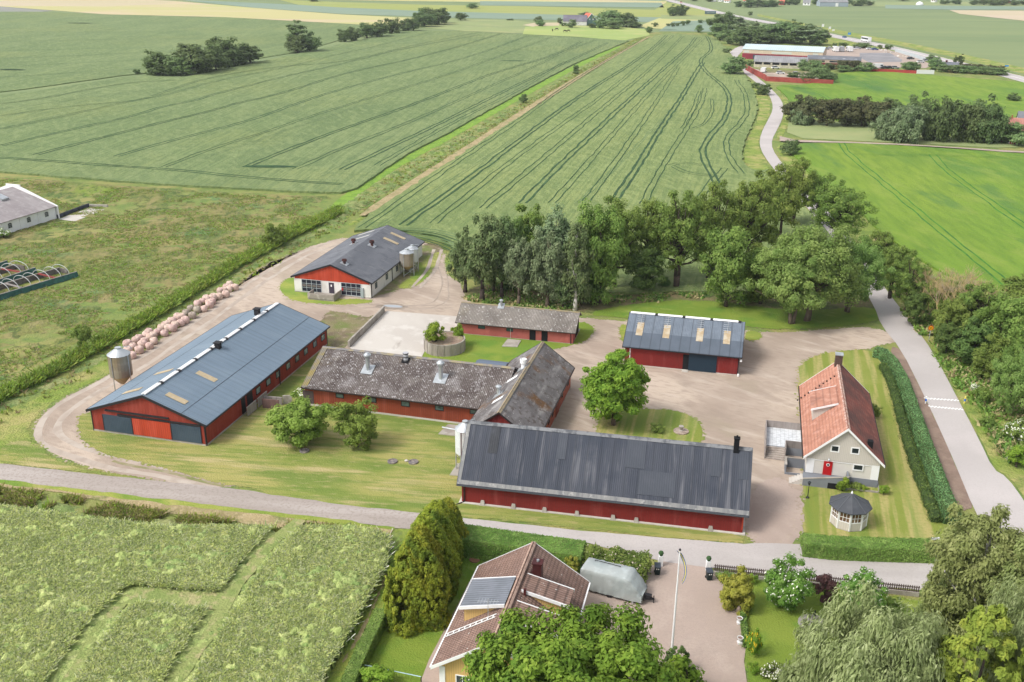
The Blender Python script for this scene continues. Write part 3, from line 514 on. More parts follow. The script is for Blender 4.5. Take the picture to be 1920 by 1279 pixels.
lawn([(1340,1080),(1400,1090),(1720,1122),(1790,1140),(1790,1340),(1420,1340),(1396,1240),(1398,1150)],m_lawng,.058)
# ================================================================ buildings
def siding(name,c,d,period=.22,axis=(1,1,0)):
    f=tuple(min(.8,q*1.25+.035) for q in c); k=tuple(q*.62+.004 for q in c)
    return mat(name,c,[lay(d,.25,.42,.62,.7,d=6),lay(f,.9,.52,.68,.55,(1,1,.12),0,7),lay(k,1.6,.58,.7,.6,(1,1,.15),0,7)],.75,stripe=[(axis,period,.28,.02,.75,1.)])
m_red=siding('red boards',(.27,.036,.02),(.21,.03,.017)); m_redb=siding('bright red sheet',(.43,.05,.018),(.37,.042,.016),.3); m_dred=siding('deep red boards',(.20,.018,.015),(.155,.015,.013),.25)
m_rust=siding('rusty red boards',(.25,.05,.022),(.19,.038,.018),.3); m_pinkred=mat('faded pink red render',(.38,.105,.09),[lay((.31,.08,.07),.4,.42,.6,.7),lay((.48,.14,.12),.8,.52,.66,.6),lay((.28,.05,.045),3.,.6,.7,.5,(1,1,.2))],.85,bump=.02,bs=6)
m_brick=mat('red brick',(.36,.10,.06),[lay((.27,.07,.045),3.,.42,.6,.8),lay((.45,.2,.14),6.,.55,.66,.6)],.9,bump=.02,bs=12,stripe=[((0,0,1),.15,.3,.006,.8,1.)])
m_bluemetal=mat('blue grey sheet metal',(.155,.20,.25),[lay((.13,.17,.215),.12,.4,.62,.7,(1,.3,1)),lay((.19,.235,.28),.4,.5,.68,.5,(.3,1,1))],.42,metal=.15,spec=.4,stripe=[((0,1,0),.25,.12,.012,.3,.8),((0,1,0),1.1,.10,0,.2,1.)])
m_darkdoor=mat('slate blue door sheet',(.05,.075,.105),[lay((.035,.055,.08),.5,.42,.6,.7)],.5,stripe=[((1,0,0),.25,.2,.01,.7,1.)])
m_darktrim=mat('black trim',(.018,.017,.02),rough=.6); m_browntrim=mat('dark trim',(.03,.02,.018),rough=.6)
m_whitetrim=mat('white painted wood',(.80,.80,.80),[lay((.70,.70,.69),1.,.5,.7,.5)],.5)
m_glass=mat('window glass',(.02,.027,.03),[lay((.06,.07,.08),.6,.45,.6)],.25,spec=.35); m_lglass=mat('pale window glass',(.22,.28,.30),[lay((.12,.16,.18),1.2,.45,.6)],.1,spec=.8)
m_black=mat('dark opening',(.008,.008,.01),rough=.9); m_navy=mat('dark netting',(.012,.014,.025),rough=.8)
m_zinc=mat('zinc',(.50,.53,.55),[lay((.36,.38,.4),.7,.42,.6,.7),lay((.62,.64,.66),1.5,.5,.65,.5,(1,1,.2))],.38,metal=.55)
m_eternit=mat('lichen corrugated cement',(.16,.135,.125),[lay((.10,.078,.072),.25,.42,.62,.8),lay((.25,.225,.21),.5,.5,.66,.6),lay((.55,.53,.53),3.2,.56,.64,.75,d=7),lay((.40,.38,.38),.35,.56,.68,.5),lay((.24,.18,.08),.12,.6,.7,.45)],.95,bump=.02,bs=9,stripe=[((0,1,0),.24,.55,.0,.1,1.)])
m_eternit2=mat('pale lichen corrugated cement',(.25,.225,.20),[lay((.17,.15,.135),.3,.42,.62,.8),lay((.33,.30,.27),.5,.5,.66,.6),lay((.64,.62,.61),3.,.60,.66,.8,d=6),lay((.3,.25,.12),.1,.58,.7,.5)],.95,bump=.02,bs=9,stripe=[((0,1,0),.24,.5,.0,.1,1.)])
m_slate=mat('mossy grey cement roof',(.15,.14,.14),[lay((.10,.09,.09),.3,.42,.62,.8),lay((.26,.25,.25),.6,.5,.68,.7,(1,.3,1)),lay((.14,.07,.025),.22,.55,.63,.85,(.6,1,1),0,7),lay((.33,.32,.31),.8,.55,.66,.6,(1,.3,1),0,7),lay((.08,.06,.05),1.3,.56,.64,.7),lay((.45,.44,.43),3.5,.63,.69,.7,d=6)],.95,bump=.04,bs=6,stripe=[((0,1,0),.24,.12,.01,.3,1.)])
m_grroof=mat('weathered grey sheet roof',(.115,.122,.14),[lay((.155,.162,.18),.3,.40,.62,.8,(1,.3,1)),lay((.085,.09,.105),.5,.52,.68,.8),lay((.23,.235,.24),1.,.58,.72,.5,(.25,1.6,1))],.6,metal=.1,stripe=[((0,1,0),.22,.12,.01,.3,1.)])
m_droof=mat('streaked dark cement roof',(.07,.078,.095),[lay((.10,.108,.125),.35,.4,.6,.8,(.15,1,.15)),lay((.24,.24,.245),.9,.53,.72,.75,(.12,1.6,.12),0,7),lay((.06,.07,.09),.25,.52,.66,.8),],.72,spec=.18,stripe=[((0,1,0),1.45,.16,.006,.7,1.),((0,1,0),.2,.06,.004,.3,1.)])
m_droofe=mat('worn pale roof edge',(.22,.22,.215),[lay((.13,.135,.145),1.1,.45,.6,.8,(.2,1.6,.2)),lay((.38,.37,.35),2,.55,.66,.6)],.8)
m_tileo=mat('orange clay tiles',(.47,.17,.105),[lay((.39,.13,.08),.5,.42,.62,.7),lay((.62,.27,.19),1.2,.5,.66,.6),lay((.2,.08,.06),.3,.6,.7,.6)],.85,bump=.01,bs=10,stripe=[((0,1,0),.25,.3,.02,.1,1.),((0,0,1),.3,.25,.02,.5,1.)])
m_tile_shaded=mat('shade toned clay tiles',(.27,.075,.055),[lay((.17,.055,.045),.5,.40,.62,.8),lay((.36,.13,.10),1.2,.5,.66,.6),lay((.09,.05,.045),.25,.5,.66,.7)],.85,bump=.01,bs=10,stripe=[((0,1,0),.25,.3,.02,.1,1.),((0,0,1),.3,.25,.02,.5,1.)])
m_tileb=mat('brown concrete tiles',(.26,.165,.13),[lay((.19,.12,.10),.6,.40,.62,.7),lay((.34,.23,.19),1.4,.5,.66,.5),lay((.6,.58,.55),3.,.66,.7,.8)],.85,stripe=[((0,1,0),.3,.55,.03,.35,1.),((0,0,1),.2,.45,.03,.5,1.)])
m_cream=mat('greige boards',(.56,.52,.465),[lay((.51,.47,.42),.5,.42,.62,.6)],.8,stripe=[((1,0,0),.2,.18,.01,.8,1.)]); m_render=mat('pale render',(.63,.60,.55),[lay((.57,.54,.49),.4,.42,.62,.6)],.85,bump=.01,bs=8)
m_whitew=mat('whitewashed wall',(.70,.69,.66),[lay((.55,.52,.47),.3,.48,.66,.8),lay((.38,.36,.32),.9,.62,.74,.7,(1,1,.3))],.85,bump=.015,bs=5)
m_greybase=mat('grey rendered base',(.20,.215,.24),[lay((.16,.17,.19),.5,.42,.6,.6)],.85); m_yel=mat('yellow boards',(.64,.43,.17),[lay((.56,.37,.14),.5,.42,.6,.6)],.75,stripe=[((1,0,0),.2,.3,.015,.8,1.),((0,1,0),.2,.3,.015,.8,1.)])
m_fibre=mat('translucent roof sheet',(.46,.37,.24),[lay((.36,.28,.17),.8,.42,.6,.7),lay((.55,.47,.34),2.,.55,.66,.6)],.6); m_redbr=mat('maroon sheet',(.075,.015,.015),[lay((.05,.012,.012),.6,.42,.6)],.45)
m_wood=mat('grey wood planks',(.36,.32,.30),[lay((.25,.22,.20),2.,.42,.62,.7,(1,1,.2))],.85,stripe=[((1,0,0),.14,.35,.01,.75,1.),((0,1,0),.14,.35,.01,.75,1.)])
m_wood2=mat('brown wood planks',(.17,.10,.09),[lay((.12,.07,.065),2.,.42,.62,.7,(1,1,.2))],.85)
m_reddoor=mat('red door paint',(.45,.012,.015),rough=.4)

class Bld:
    def __init__(s,name,x,y,yaw,L,W,he,hr,label,cat,ox=.4,oy=.3,th=.16,group=None,z=0.):
        s.x,s.y,s.a,s.L,s.W,s.he,s.hr,s.ox,s.oy,s.th=x,y,math.radians(yaw),L,W,he,hr,ox,oy,th
        s.e=empty(name,(x,y,z),s.a,label,cat,group); s.ca,s.sa=math.cos(s.a),math.sin(s.a); s.z=z
        s.wx=W/2-ox; s.sl=(hr-he)/(W/2)
    def loc(s,p): dx,dy=p[0]-s.x,p[1]-s.y; return Vector((dx*s.ca+dy*s.sa,-dx*s.sa+dy*s.ca,p[2]-s.z))
    def rayl(s,u,v):
        d=ray(u,v); o=s.loc((0,0,H)); return o,Vector((d.x*s.ca+d.y*s.sa,-d.x*s.sa+d.y*s.ca,d.z))
    def wp(s,face,u,v):
        o,d=s.rayl(u,v)
        if face=='F': t=(s.oy-o.y)/d.y; p=o+d*t; return p.x,p.z
        if face=='B': t=(s.L-s.oy-o.y)/d.y; p=o+d*t; return p.x,p.z
        sx=-s.wx if face=='L' else s.wx
        t=(sx-o.x)/d.x; p=o+d*t; return p.y,p.z
    def rp(s,side,u,v):   # -> (distance from ridge across, y)
        o,d=s.rayl(u,v); sg=-1 if side=='L' else 1
        # z = hr - sl*|x|
        t=(s.hr-s.sl*sg*o.x-o.z)/(d.z+s.sl*sg*d.x); p=o+d*t; return sg*p.x,p.y
    def fb(s,mb,face,a0,a1,z0,z1,o0,o1,mi=0):
        if a0>a1:a0,a1=a1,a0
        if face=='F': mb.box(a0,a1,s.oy-o1,s.oy-o0,z0,z1,mi)
        elif face=='B': mb.box(a0,a1,s.L-s.oy+o0,s.L-s.oy+o1,z0,z1,mi)
        elif face=='L': mb.box(-s.wx-o1,-s.wx-o0,a0,a1,z0,z1,mi)
        else: mb.box(s.wx+o0,s.wx+o1,a0,a1,z0,z1,mi)
    def walls(s,m,name='wall',top=None,cut=.02):
        mb=MB(); zt=s.hr-s.sl*s.wx-s.th-cut; zr=s.hr-s.th-cut; y0,y1=s.oy,s.L-s.oy; w=s.wx
        if top: zt=min(zt,top)
        prof=[(-w,0),(w,0),(w,zt),(0,zr),(-w,zt)]
        mb.hexa([(x,y0,z) for x,z in prof],[(x,y1,z) for x,z in prof]); 
        return mb.build(name,m,s.e)
    def roof(s,m,name='roof',amp=.03,pitch=.24,sides='LR',mm=None,back=None,wob=0):
        mb=MB()
        for sg in ((-1,) if sides=='L' else (1,) if sides=='R' else (-1,1)):
            W2=s.W/2; 
            ns=8; n=max(2,int(s.L/pitch*4)) if amp else 24
            nx,nz=sg*s.sl/math.hypot(1,s.sl),1/math.hypot(1,s.sl)
            base=len(mb.v); mid=[0,.25,.5,.75,1.]
            for i in range(n+1):
                y=s.L*i/n; h=amp*math.sin(2*PI*y/pitch)
                for t in mid:
                    w_=wob*mn.noise(Vector((y*.15,t*3,sg*5))) if wob and 0<t<1 else (wob*mn.noise(Vector((y*.15,0,7))) if wob and t==0 else 0)
                    mb.v.append((sg*t*W2+nx*h*(1 if t else 0),y,s.hr-s.sl*W2*t+nz*h+w_))
                mb.v.append((sg*W2-nx*0,y,s.hr-s.sl*W2-s.th)); mb.v.append((0,y,s.hr-s.th))
            k=len(mid)+2
            for i in range(n):
                a=base+i*k; b=a+k
                for j in range(k):
                    j2=(j+1)%k; q=(a+j,b+j,b+j2,a+j2); mb.f.append(q if sg<0 else q[::-1]); mb.m.append(0 if mm is None else mm(sg,j,i/n))
            for a,fl in ((base,0),(base+n*k,1)):
                q=tuple(range(a,a+k)); mb.f.append(q if (fl^(sg>0))==0 else q[::-1]); mb.m.append(0)
        return mb.build(name,m,s.e)
    def rq(s,mb,side,d0,d1,y0,y1,h0,h1,mi=0):  # slab on the slope, d across from ridge
        sg=-1 if side=='L' else 1; nx,nz=sg*s.sl/math.hypot(1,s.sl),1/math.hypot(1,s.sl)
        f=lambda d,y,h:(sg*d+nx*h,y,s.hr-s.sl*d+nz*h)
        r=[(d0,y0),(d1,y0),(d1,y1),(d0,y1)]
        if sg<0: r=r[::-1]
        mb.hexa([f(d,y,h0) for d,y in r],[f(d,y,h1) for d,y in r],mi)
    def rpanel(s,name,side,p0,p1,m,h=(.03,.06)):
        a=s.rp(side,*p0); b=s.rp(side,*p1); mb=MB(); s.rq(mb,side,min(a[0],b[0]),max(a[0],b[0]),min(a[1],b[1]),max(a[1],b[1]),*h); return mb.build(name,m,s.e)
    def window(s,face,a0,a1,z0,z1,frame,glass,fw=.09,name='window',bars=(1,0),out=.06,sill=None):
        if a0>a1:a0,a1=a1,a0
        fr=MB(); 
        s.fb(fr,face,a0,a0+fw,z0,z1,0,out); s.fb(fr,face,a1-fw,a1,z0,z1,0,out); s.fb(fr,face,a0+fw,a1-fw,z1-fw,z1,0,out-.004); s.fb(fr,face,a0+fw,a1-fw,z0,z0+fw,0,out-.004)
        for k in range(bars[0]): 
            c=a0+(a1-a0)*(k+1)/(bars[0]+1); s.fb(fr,face,c-.03,c+.03,z0+fw,z1-fw,0,out-.012)
        for k in range(bars[1]):
            c=z0+(z1-z0)*(k+1)/(bars[1]+1); s.fb(fr,face,a0+fw,a1-fw,c-.03,c+.03,0,out-.016)
        o=fr.build(name,frame,s.e); g=MB(); s.fb(g,face,a0+fw*.5,a1-fw*.5,z0+fw*.5,z1-fw*.5,.0,max(.03,out-.035)); g.build('pane',glass,o); return o
    def winpx(s,face,u0,v0,u1,v1,*a,**k):
        p=s.wp(face,u0,v0); q=s.wp(face,u1,v1); return s.window(face,p[0],q[0],min(p[1],q[1]),max(p[1],q[1]),*a,**k)
    def panel(s,name,face,a0,a1,z0,z1,m,out=.06,parent=None):
        mb=MB(); s.fb(mb,face,a0,a1,z0,z1,0,out); return mb.build(name,m,parent or s.e)
    def trims(s,m,gut=True,bw=.24,ends='FB',front_m=None,ridge=None,gm=None):
        W2=s.W/2
        for e_ in ends:
            y0,y1=(-.05,.0) if e_=='F' else (s.L,s.L+.05)
            mb=MB()
            for sg in(-1,1):
                q=[(sg*(W2+.03),s.he-bw-.02),(0,s.hr-bw),(0,s.hr+.045),(sg*(W2+.03),s.he+.035)]
                if sg>0:q=q[::-1]
                mb.hexa([(x,y0,z) for x,z in q][::-1],[(x,y1,z) for x,z in q][::-1])
            mb.build('bargeboard',m,s.e)
        if gut:
            for sg in(-1,1):
                mb=MB(); mb.box(*(sorted((sg*(W2+.002),sg*(W2+.14)))),0,s.L,s.he-.16,s.he-.04); mb.build('gutter',gm or m,s.e)
        if ridge:
            mb=MB()
            for sg in (-1,1): s.rq(mb,'L' if sg<0 else 'R',0,.28,.0,s.L,.03,.075)
            mb.build('ridge_cap',ridge,s.e)
    def downpipe(s,face,a,m,side_out=.1):
        mb=MB(); 
        s.fb(mb,face,a-.05,a+.05,.1,s.he-.2,.03,.13); return mb.build('downpipe',m,s.e)
    def plinth(s,m,h=.3,out=.04):
        mb=MB(); mb.box(-s.wx-out,s.wx+out,s.oy-out,s.L-s.oy+out,0,h); return mb.build('plinth',m,s.e)
    def vent(s,side,u,v,vt,r,m,cap='cone',name='roof_vent',base=True,capm=None,wpx=None):
        d,y=s.rp(side,u,v); sg=-1 if side=='L' else 1; x=sg*d; z0=s.hr-s.sl*d
        w=Vector((s.x+x*s.ca-y*s.sa,s.y+x*s.sa+y*s.ca,0)); zt=hgt(w,vt)-s.z; 
        if wpx: r=wpx/2/(F/depth((w.x,w.y,zt)))
        mb=MB(); h=max(.4,zt-z0)
        if cap=='cone':
            mb.lathe([(r*.55,-.3),(r*.55,h*.72),(r*.75,h*.72),(r,h*.84),(r*.95,h*.9),(r*.35,h)],14,0,(x,y,z0))
        elif cap=='bowl': mb.lathe([(r*.6,-.3),(r*.6,h*.45),(r,h*.6),(r,h),(r*.9,h),(r*.8,h*.8)],14,0,(x,y,z0))
        elif cap=='pipe': mb.lathe([(r,-.3),(r,h*.85),(r*1.25,h*.86),(r*1.25,h)],12,0,(x,y,z0))
        o=mb.build(name,m,s.e)
        if base:
            b=MB(); s.rq(b,side,d-r*1.5,d+r*1.5,y-r*1.5,y+r*1.5,.04,.09); b.build('flashing',m_zinc if capm is None else capm,o)
        return o

# ---- A: long red barn with the blue-grey metal roof
A=Bld('long_barn',-46.07,112.94,-14.51,36.52,17.11,3.09,6.14,'long red barn with a smooth blue-grey metal roof and two slate gable doors','barn')
A.walls(m_red); A.plinth(m_conc2,.28); A.roof(m_bluemetal,amp=.02,pitch=.35)
A.trims(m_darktrim,bw=.3)
a0=-A.wx
for (u0,v0,u1,v1,mm) in ((199,766,253,818,m_darkdoor),(253,781,326,829,m_redb),(325,791,380,835,m_darkdoor)):
    p=A.wp('F',u0,v1); q=A.wp('F',u1,v1); w=A.wp('F',(u0+u1)/2,v0)
    o=A.panel('sliding_door','F',p[0],q[0],.35,2.62,mm,.12); 
    if mm is m_redb: o['label']='red middle sliding door'
    mb=MB(); A.fb(mb,'F',p[0]-.02,p[0]+.06,.35,2.62,.12,.15); mb.build('door_edge',m_darktrim,o)
for z,u0,u1,t in((2.72,-8.0+.4+3.4,7.6,.16),(3.18,-5.9,3.2,.2)):
    mb=MB(); A.fb(mb,'F',u0,u1,z,z+.2,0,t); mb.build('door_rail',m_darktrim,A.e)
for q in(('F',-A.wx,-A.wx+.12),('F',A.wx-.12,A.wx),('R',A.oy,A.oy+.14),('R',A.L-A.oy-.14,A.L-A.oy)): mb=MB(); A.fb(mb,*q,0,2.9,0,.05); mb.build('corner_board',m_darktrim,A.e)
mb=MB(); A.fb(mb,'F',-A.wx,A.wx,2.86,2.9,0,.03)
ys=[A.wp('R',u,v)[0] for u,v in((605,632),(590,645),(573,659),(557,672),(540,687),(521,702),(503,717),(484,733))]
for y in ys: A.window('R',y-.62,y+.62,1.35,2.35,m_darktrim,m_lglass,bars=(0,0),out=.07)
for y,w in((A.wp('R',468,745)[0],.75),(A.wp('R',456,757)[0],.5)):
    A.panel('door','R',y-w,y+w,.3,2.45,m_darktrim,.05)
for u,v,l in((461,768,0),(480,741,1)):
    y=A.wp('R',u,v)[0]; mb=MB(); A.fb(mb,'R',y-1.25,y+1.25,.25,1.5,.9,.97); A.fb(mb,'R',y-1.3,y+1.3,1.5,1.58,.86,1.0); 
    o=mb.build('wooden_screen',m_wood); o.location=A.e.location; o.rotation_euler=A.e.rotation_euler
    tag(o,('grey plank screen by the barn door, the one nearer the sliding-door gable','grey plank screen by the barn door, the one nearer the windows')[l],'screen','plank screens beside the barn door')
# roof furniture: white ridge vent with dark joints, two black cowls, sheets
n=9; sg=A.L/n
for k in range(n):
    mb=MB()
    for s_ in 'LR': A.rq(mb,s_,0,.24,k*sg+.3,(k+1)*sg-.3,.05,.2)
    mb.build('ridge_vent',m_whitetrim,A.e)
    if k: 
        mb=MB()
        for s_ in 'LR': A.rq(mb,s_,0,.34,k*sg-.25,k*sg+.25,.04,.15)
        mb.build('ridge_joint',m_darktrim,A.e)
for u,v in((409,652),(482.5,588)):
    d,y=A.rp('R',u,v); mb=MB(); mb.box(d-.36,d+.36,y-.36,y+.36,A.hr-A.sl*d-.2,A.hr-A.sl*d+.75); mb.box(d-.5,d+.5,y-.5,y+.5,A.hr-A.sl*d+.75,A.hr-A.sl*d+.87); mb.build('vent_cowl',m_darktrim,A.e)
for sd,p0,p1 in(('R',(377,703),(398,709)),('R',(320,743),(343,751)),('L',(298,703),(316,692)),('L',(237,738),(260,728))):
    a=A.rp(sd,*p0); b=A.rp(sd,*p1); mb=MB(); dc=(a[0]+b[0])/2; yc=(a[1]+b[1])/2; A.rq(mb,sd,dc-1.35,dc+1.35,yc-.5,yc+.5,.03,.055); mb.build('roof_light',m_fibre,A.e)
mb=MB(); A.rq(mb,'R',5.2,5.24,0,A.L,.022,.034); A.rq(mb,'L',5.2,5.24,0,A.L,.022,.034); mb.build('sheet_overlap',m_darktrim,A.e)
A.downpipe('R',20.,m_darktrim)

# ---- D: big barn in front
D=Bld('big_barn',26.3,96.79,78.63,31.9,10.72,2.51,7.85,'big deep red barn with a streaked dark roof facing the village road','barn',oy=.45)
D.walls(m_dred); D.plinth(m_conc,.15,.3)
def dm(sg,j,t): return 1 if (j==3 and 0) else 0
D.roof([m_droof],amp=.012,pitch=.22,wob=.05)
mb=MB(); D.rq(mb,'L',4.98,5.33,.0,31.9,.026,.04); D.rq(mb,'L',.0,4.98,31.5,31.9,.026,.04); mb.build('worn_edge',m_droofe,D.e)
for p0,p1,k in(((930,797),(924,850),1),((1059,808),(1050,861),0),((1195,822),(1191,878),0),((1350,836),(1337,893),0),((1222,884),(1240,944),0),((1398,847),(1392,899),0)):
    a=D.rp('L',*p0); b=D.rp('L',*p1); mb=MB(); w={1222:2.,1195:1.05}.get(p0[0],.52); yc=(a[1]+b[1])/2
    D.rq(mb,'L',max(.12,min(a[0],b[0])),min(4.6,max(a[0],b[0])),yc-w,yc+w,.03,.05); mb.build('roof_panel',mat('newer roof sheet',((.05,.058,.075),(.026,.029,.036))[k],[lay((.065,.072,.09),.6,.45,.65,.5)],.6,stripe=[((0,1,0),.25,.2,.01,.4,1.)]),D.e)
D.trims(mat('dark grey flashing',(.07,.075,.085),rough=.6),ridge=mat('worn ridge',(.2,.205,.215),[lay((.1,.105,.115),1.5,.45,.6)],.8),bw=.2)
for u in(905,963,1021,1082,1150,1194,1335):
    y,_=D.wp('L',u,960); q=MB(); x=-D.wx; q.hexa([(x-.38,y-.3,0),(x-.03,y-.3,0),(x-.03,y+.3,0),(x-.38,y+.3,0)],[(x-.12,y-.18,.6),(x-.03,y-.18,.6),(x-.03,y+.18,.6),(x-.12,y+.18,.6)]); q.build('footing',m_conc2,D.e)
mb=MB(); D.fb(mb,'L',D.L-D.oy-.35,D.L-D.oy-.25,.2,2.3,.05,.15); mb.beam((-D.wx-.1,D.L-D.oy-.3,.2),(-D.wx-.7,D.L-D.oy+.5,.05),.1,.1); mb.build('downpipe',m_darktrim,D.e)
mb=MB(); D.fb(mb,'L',.47,.6,.5,2.35,0,.05); mb.build('corner_board',m_redb,D.e)
d,y=D.rp('L',1380,844); mb=MB(); mb.box(-d-.28,-d+.28,y-.28,y+.28,D.hr-.5,D.hr+1.15); mb.box(-d-.34,-d+.34,y-.34,y+.34,D.hr+1.15,D.hr+1.25); mb.tube((-d,y,D.hr+1.25),(-d,y,D.hr+1.5),.1); o=mb.build('chimney',m_black,D.e)

# ---- E: machinery shed
E_=Bld('machine_shed',35.31,141.62,76.44,17.53,14.41,3.06,6.03,'dark red machinery shed with four tan roof lights and a blue-black sliding door','shed',oy=.35)
E_.walls(m_dred); E_.plinth(m_conc,.15,.03)
m_eroof=mat('blue grey roof sheets',(.145,.175,.215),[lay((.12,.145,.18),.5,.42,.6,.7),lay((.18,.21,.25),1.3,.5,.66,.6)],.5,spec=.4,stripe=[((0,1,0),1.46,.35,.01,.85,1.),((0,1,0),.24,.12,.008,.3,1.)])
E_.roof(m_eroof,amp=.02,pitch=.24)
mb=MB(); E_.rq(mb,'L',4.1,7.19,.03,17.5,.024,.04); mb.build('lower_sheets',mat('darker lower roof sheets',(.095,.115,.145),[lay((.08,.1,.125),.5,.42,.6,.7)],.55,stripe=[((0,1,0),1.46,.3,.01,.88,1.)]),E_.e)
for u,v in((1200,617),(1250,622),(1312.5,628),(1363,633)):
    d,y=E_.rp('L',u,v); mb=MB(); E_.rq(mb,'L',d-1.35,d+1.35,y-.5,y+.5,.045,.065); mb.build('roof_light',mat('tan roof sheet',(.38,.29,.18),[lay((.46,.40,.3),1.2,.45,.6)],.5),E_.e)
    mb=MB(); 
    for k in range(6): E_.rq(mb,'L',.5+k*.42,.56+k*.42,y-.5+.15,y+.65,.03,.07)
    E_.rq(mb,'L',.3,2.7,y-.02,y+.04,.03,.08); mb.build('snow_rail',m_zinc,E_.e)
for k in range(4):
    y0=17.53-.1-(k)*(17.4/4.15)
    mb=MB(); 
    for s_ in 'LR': E_.rq(mb,s_,0,.3,max(.1,y0-17.4/4.15+.35),y0-.1,.05,.14)
    mb.build('ridge_cap',m_whitetrim,E_.e)
    mb=MB()
    for s_ in 'LR': E_.rq(mb,s_,0,.34,max(0,y0-17.4/4.15-.1),y0-17.4/4.15+.33,.05,.12)
    mb.build('ridge_joint',m_darktrim,E_.e)
E_.trims(m_darktrim,bw=.22)
y1=E_.wp('L',1291,680)[0]; y2=E_.wp('L',1343,690)[0]; y0=E_.wp('L',1280,680)[0]
E_.panel('doorway','L',y0,y1,.1,2.55,m_black,.02); o=E_.panel('sliding_door','L',y1,y2,.12,2.75,mat('navy door boards',(.012,.03,.05),rough=.6,stripe=[((0,1,0),.25,.2,.01,.7,1.)]),.12)
E_.panel('threshold','L',y0,y1,.0,.12,m_conc,.8)
mb=MB(); E_.fb(mb,'L',.36,.5,0,2.8,0,.06); mb.build('corner_board',m_darktrim,E_.e); E_.downpipe('L',16.4,m_whitetrim)
mb=MB(); mb.obox((-E_.wx-.2,.1),.3,.3,2.35,2.6); mb.build('wall_lamp',m_whitetrim,E_.e)
for (x,y) in ((-E_.wx-.35,.3),):
    mb=MB(); mb.lathe([(.16,0),(.16,.35),(.05,.45)],8,0,(0,0,0)); g=Vector((E_.x+x*E_.ca-y*E_.sa,E_.y+x*E_.sa+y*E_.ca,0)); o=mb.build('corner_stone',m_white); o.location=g; tag(o,'small white painted stone at the right corner of the machinery shed','stone')

# ---- F: low pink shed
Fb=Bld('low_shed',10.89,150.39,76.66,19.78,7.72,2.07,4.27,'low faded pink shed with a lichen-speckled corrugated roof in front of the birches','shed',oy=.45)
def half(b,m,wallm,endm,back=1.6):
    mb=MB(); zt=b.hr-b.sl*b.wx-b.th-.02; zr=b.hr-b.th-.02; zb=zr-back*b.sl; y0,y1=b.oy,b.L-b.oy
    pr=[(-b.wx,0),(back,0),(back,zb),(0,zr),(-b.wx,zt)]; mb.hexa([(x,y0,z) for x,z in pr],[(x,y1,z) for x,z in pr]); w=mb.build('wall',wallm,b.e)
    mb=MB(); mb.hexa([(-b.wx+2.2,y0-.04,.3),(back+.02,y0-.04,.3),(back+.02,y0-.04,zb),(0,y0-.04,zr),(-b.wx+2.2,y0-.04,zt+2.2*b.sl-.03)],[(-b.wx+2.2,y0-.002,.3),(back+.02,y0-.002,.3),(back+.02,y0-.002,zb),(0,y0-.002,zr),(-b.wx+2.2,y0-.002,zt+2.2*b.sl-.03)]); mb.build('end_boards',endm,b.e)
    b.roof(m,sides='L',amp=.035)
    sv=b.W; b.W=(back+.5)*2; b.hr+=.001; old=b.sl; b.roof(m,'rear_roof',sides='R',amp=.035); b.W=sv; b.hr-=.001
half(Fb,m_eternit2,m_pinkred,m_black)
for u0,v0,u1,v1 in((896.5,608,909.5,617),(949.5,613,962,622)): Fb.winpx('L',u0,v0,u1,v1,m_darktrim,mat('green glass',(.05,.09,.09),rough=.2),bars=(0,0),fw=.05)
for u in(998.5,1021): y=Fb.wp('L',u,630)[0]; o=Fb.panel('door','L',y-.5,y+.5,.1,1.85,m_black,.05)
Fb.vent('L',940,574,561,.45,m_zinc,wpx=8)
Fb.trims(mat('grey verge',(.3,.27,.22),rough=.9),ends='',gut=False); mb=MB(); mb.box(-Fb.W/2-.1,-Fb.W/2-.0,0,Fb.L,Fb.he-.14,Fb.he-.05); mb.build('gutter',m_browntrim,Fb.e); Fb.downpipe('L',.8,m_browntrim)
mb=MB(); Fb.rq(mb,'L',.0,.22,0,Fb.L,.04,.07); mb.build('ridge_cap',mat('mossy ridge',(.27,.22,.13),[lay((.2,.18,.14),1,.45,.6)],.9),Fb.e)
Fb.plinth(m_conc2,.12,.02).location=(0,0,0); 

# ---- G: white barn with the red gable
Gb=Bld('white_barn',-32.52,170.01,-14.1,28.52,15.64,3.02,5.86,'white barn with a bright red gable and a weathered grey sheet roof','barn')
Gb.walls(m_whitew); Gb.plinth(m_conc2,.2,.03); Gb.roof(m_grroof,amp=.02,pitch=.3,wob=.06); Gb.trims(m_darktrim,bw=.28)
mb=MB(); zt=Gb.hr-Gb.sl*Gb.wx-Gb.th-.05; pr=[(-Gb.wx+.2,2.62),(Gb.wx-.2,2.62),(Gb.wx-.2,zt-.02),(0,Gb.hr-Gb.th-.08),(-Gb.wx+.2,zt-.02)]
mb.hexa([(x,Gb.oy-.05,z) for x,z in pr],[(x,Gb.oy-.003,z) for x,z in pr]); mb.build('gable_sheet',m_redb,Gb.e)
for u0,u1 in((566.5,603.5),(640,677.5)):
    p=Gb.wp('F',u0,545)[0]; q=Gb.wp('F',u1,545)[0]; Gb.window('F',p,q,.25,2.6,mat('pale blue frame',(.45,.5,.52),rough=.5),m_navy,fw=.08,bars=(3,2))
    mb=MB(); 
    for k in range(4):
        w=(q-p)/4; Gb.fb(mb,'F',p+w*k+.12,p+w*(k+1)-.12,1.25,1.62,.03,.05)
    mb.build('net_panel',mat('worn netting',(.15,.13,.12),rough=.9),Gb.e)
c=Gb.wp('F',622,545)[0]; Gb.panel('door','F',c-.5,c+.5,.35,2.35,mat('dark violet door',(.05,.04,.06),rough=.6),.05); mb=MB(); Gb.fb(mb,'F',c-.12,c+.12,1.6,2.0,.05,.07); mb.build('notice',m_white,Gb.e)
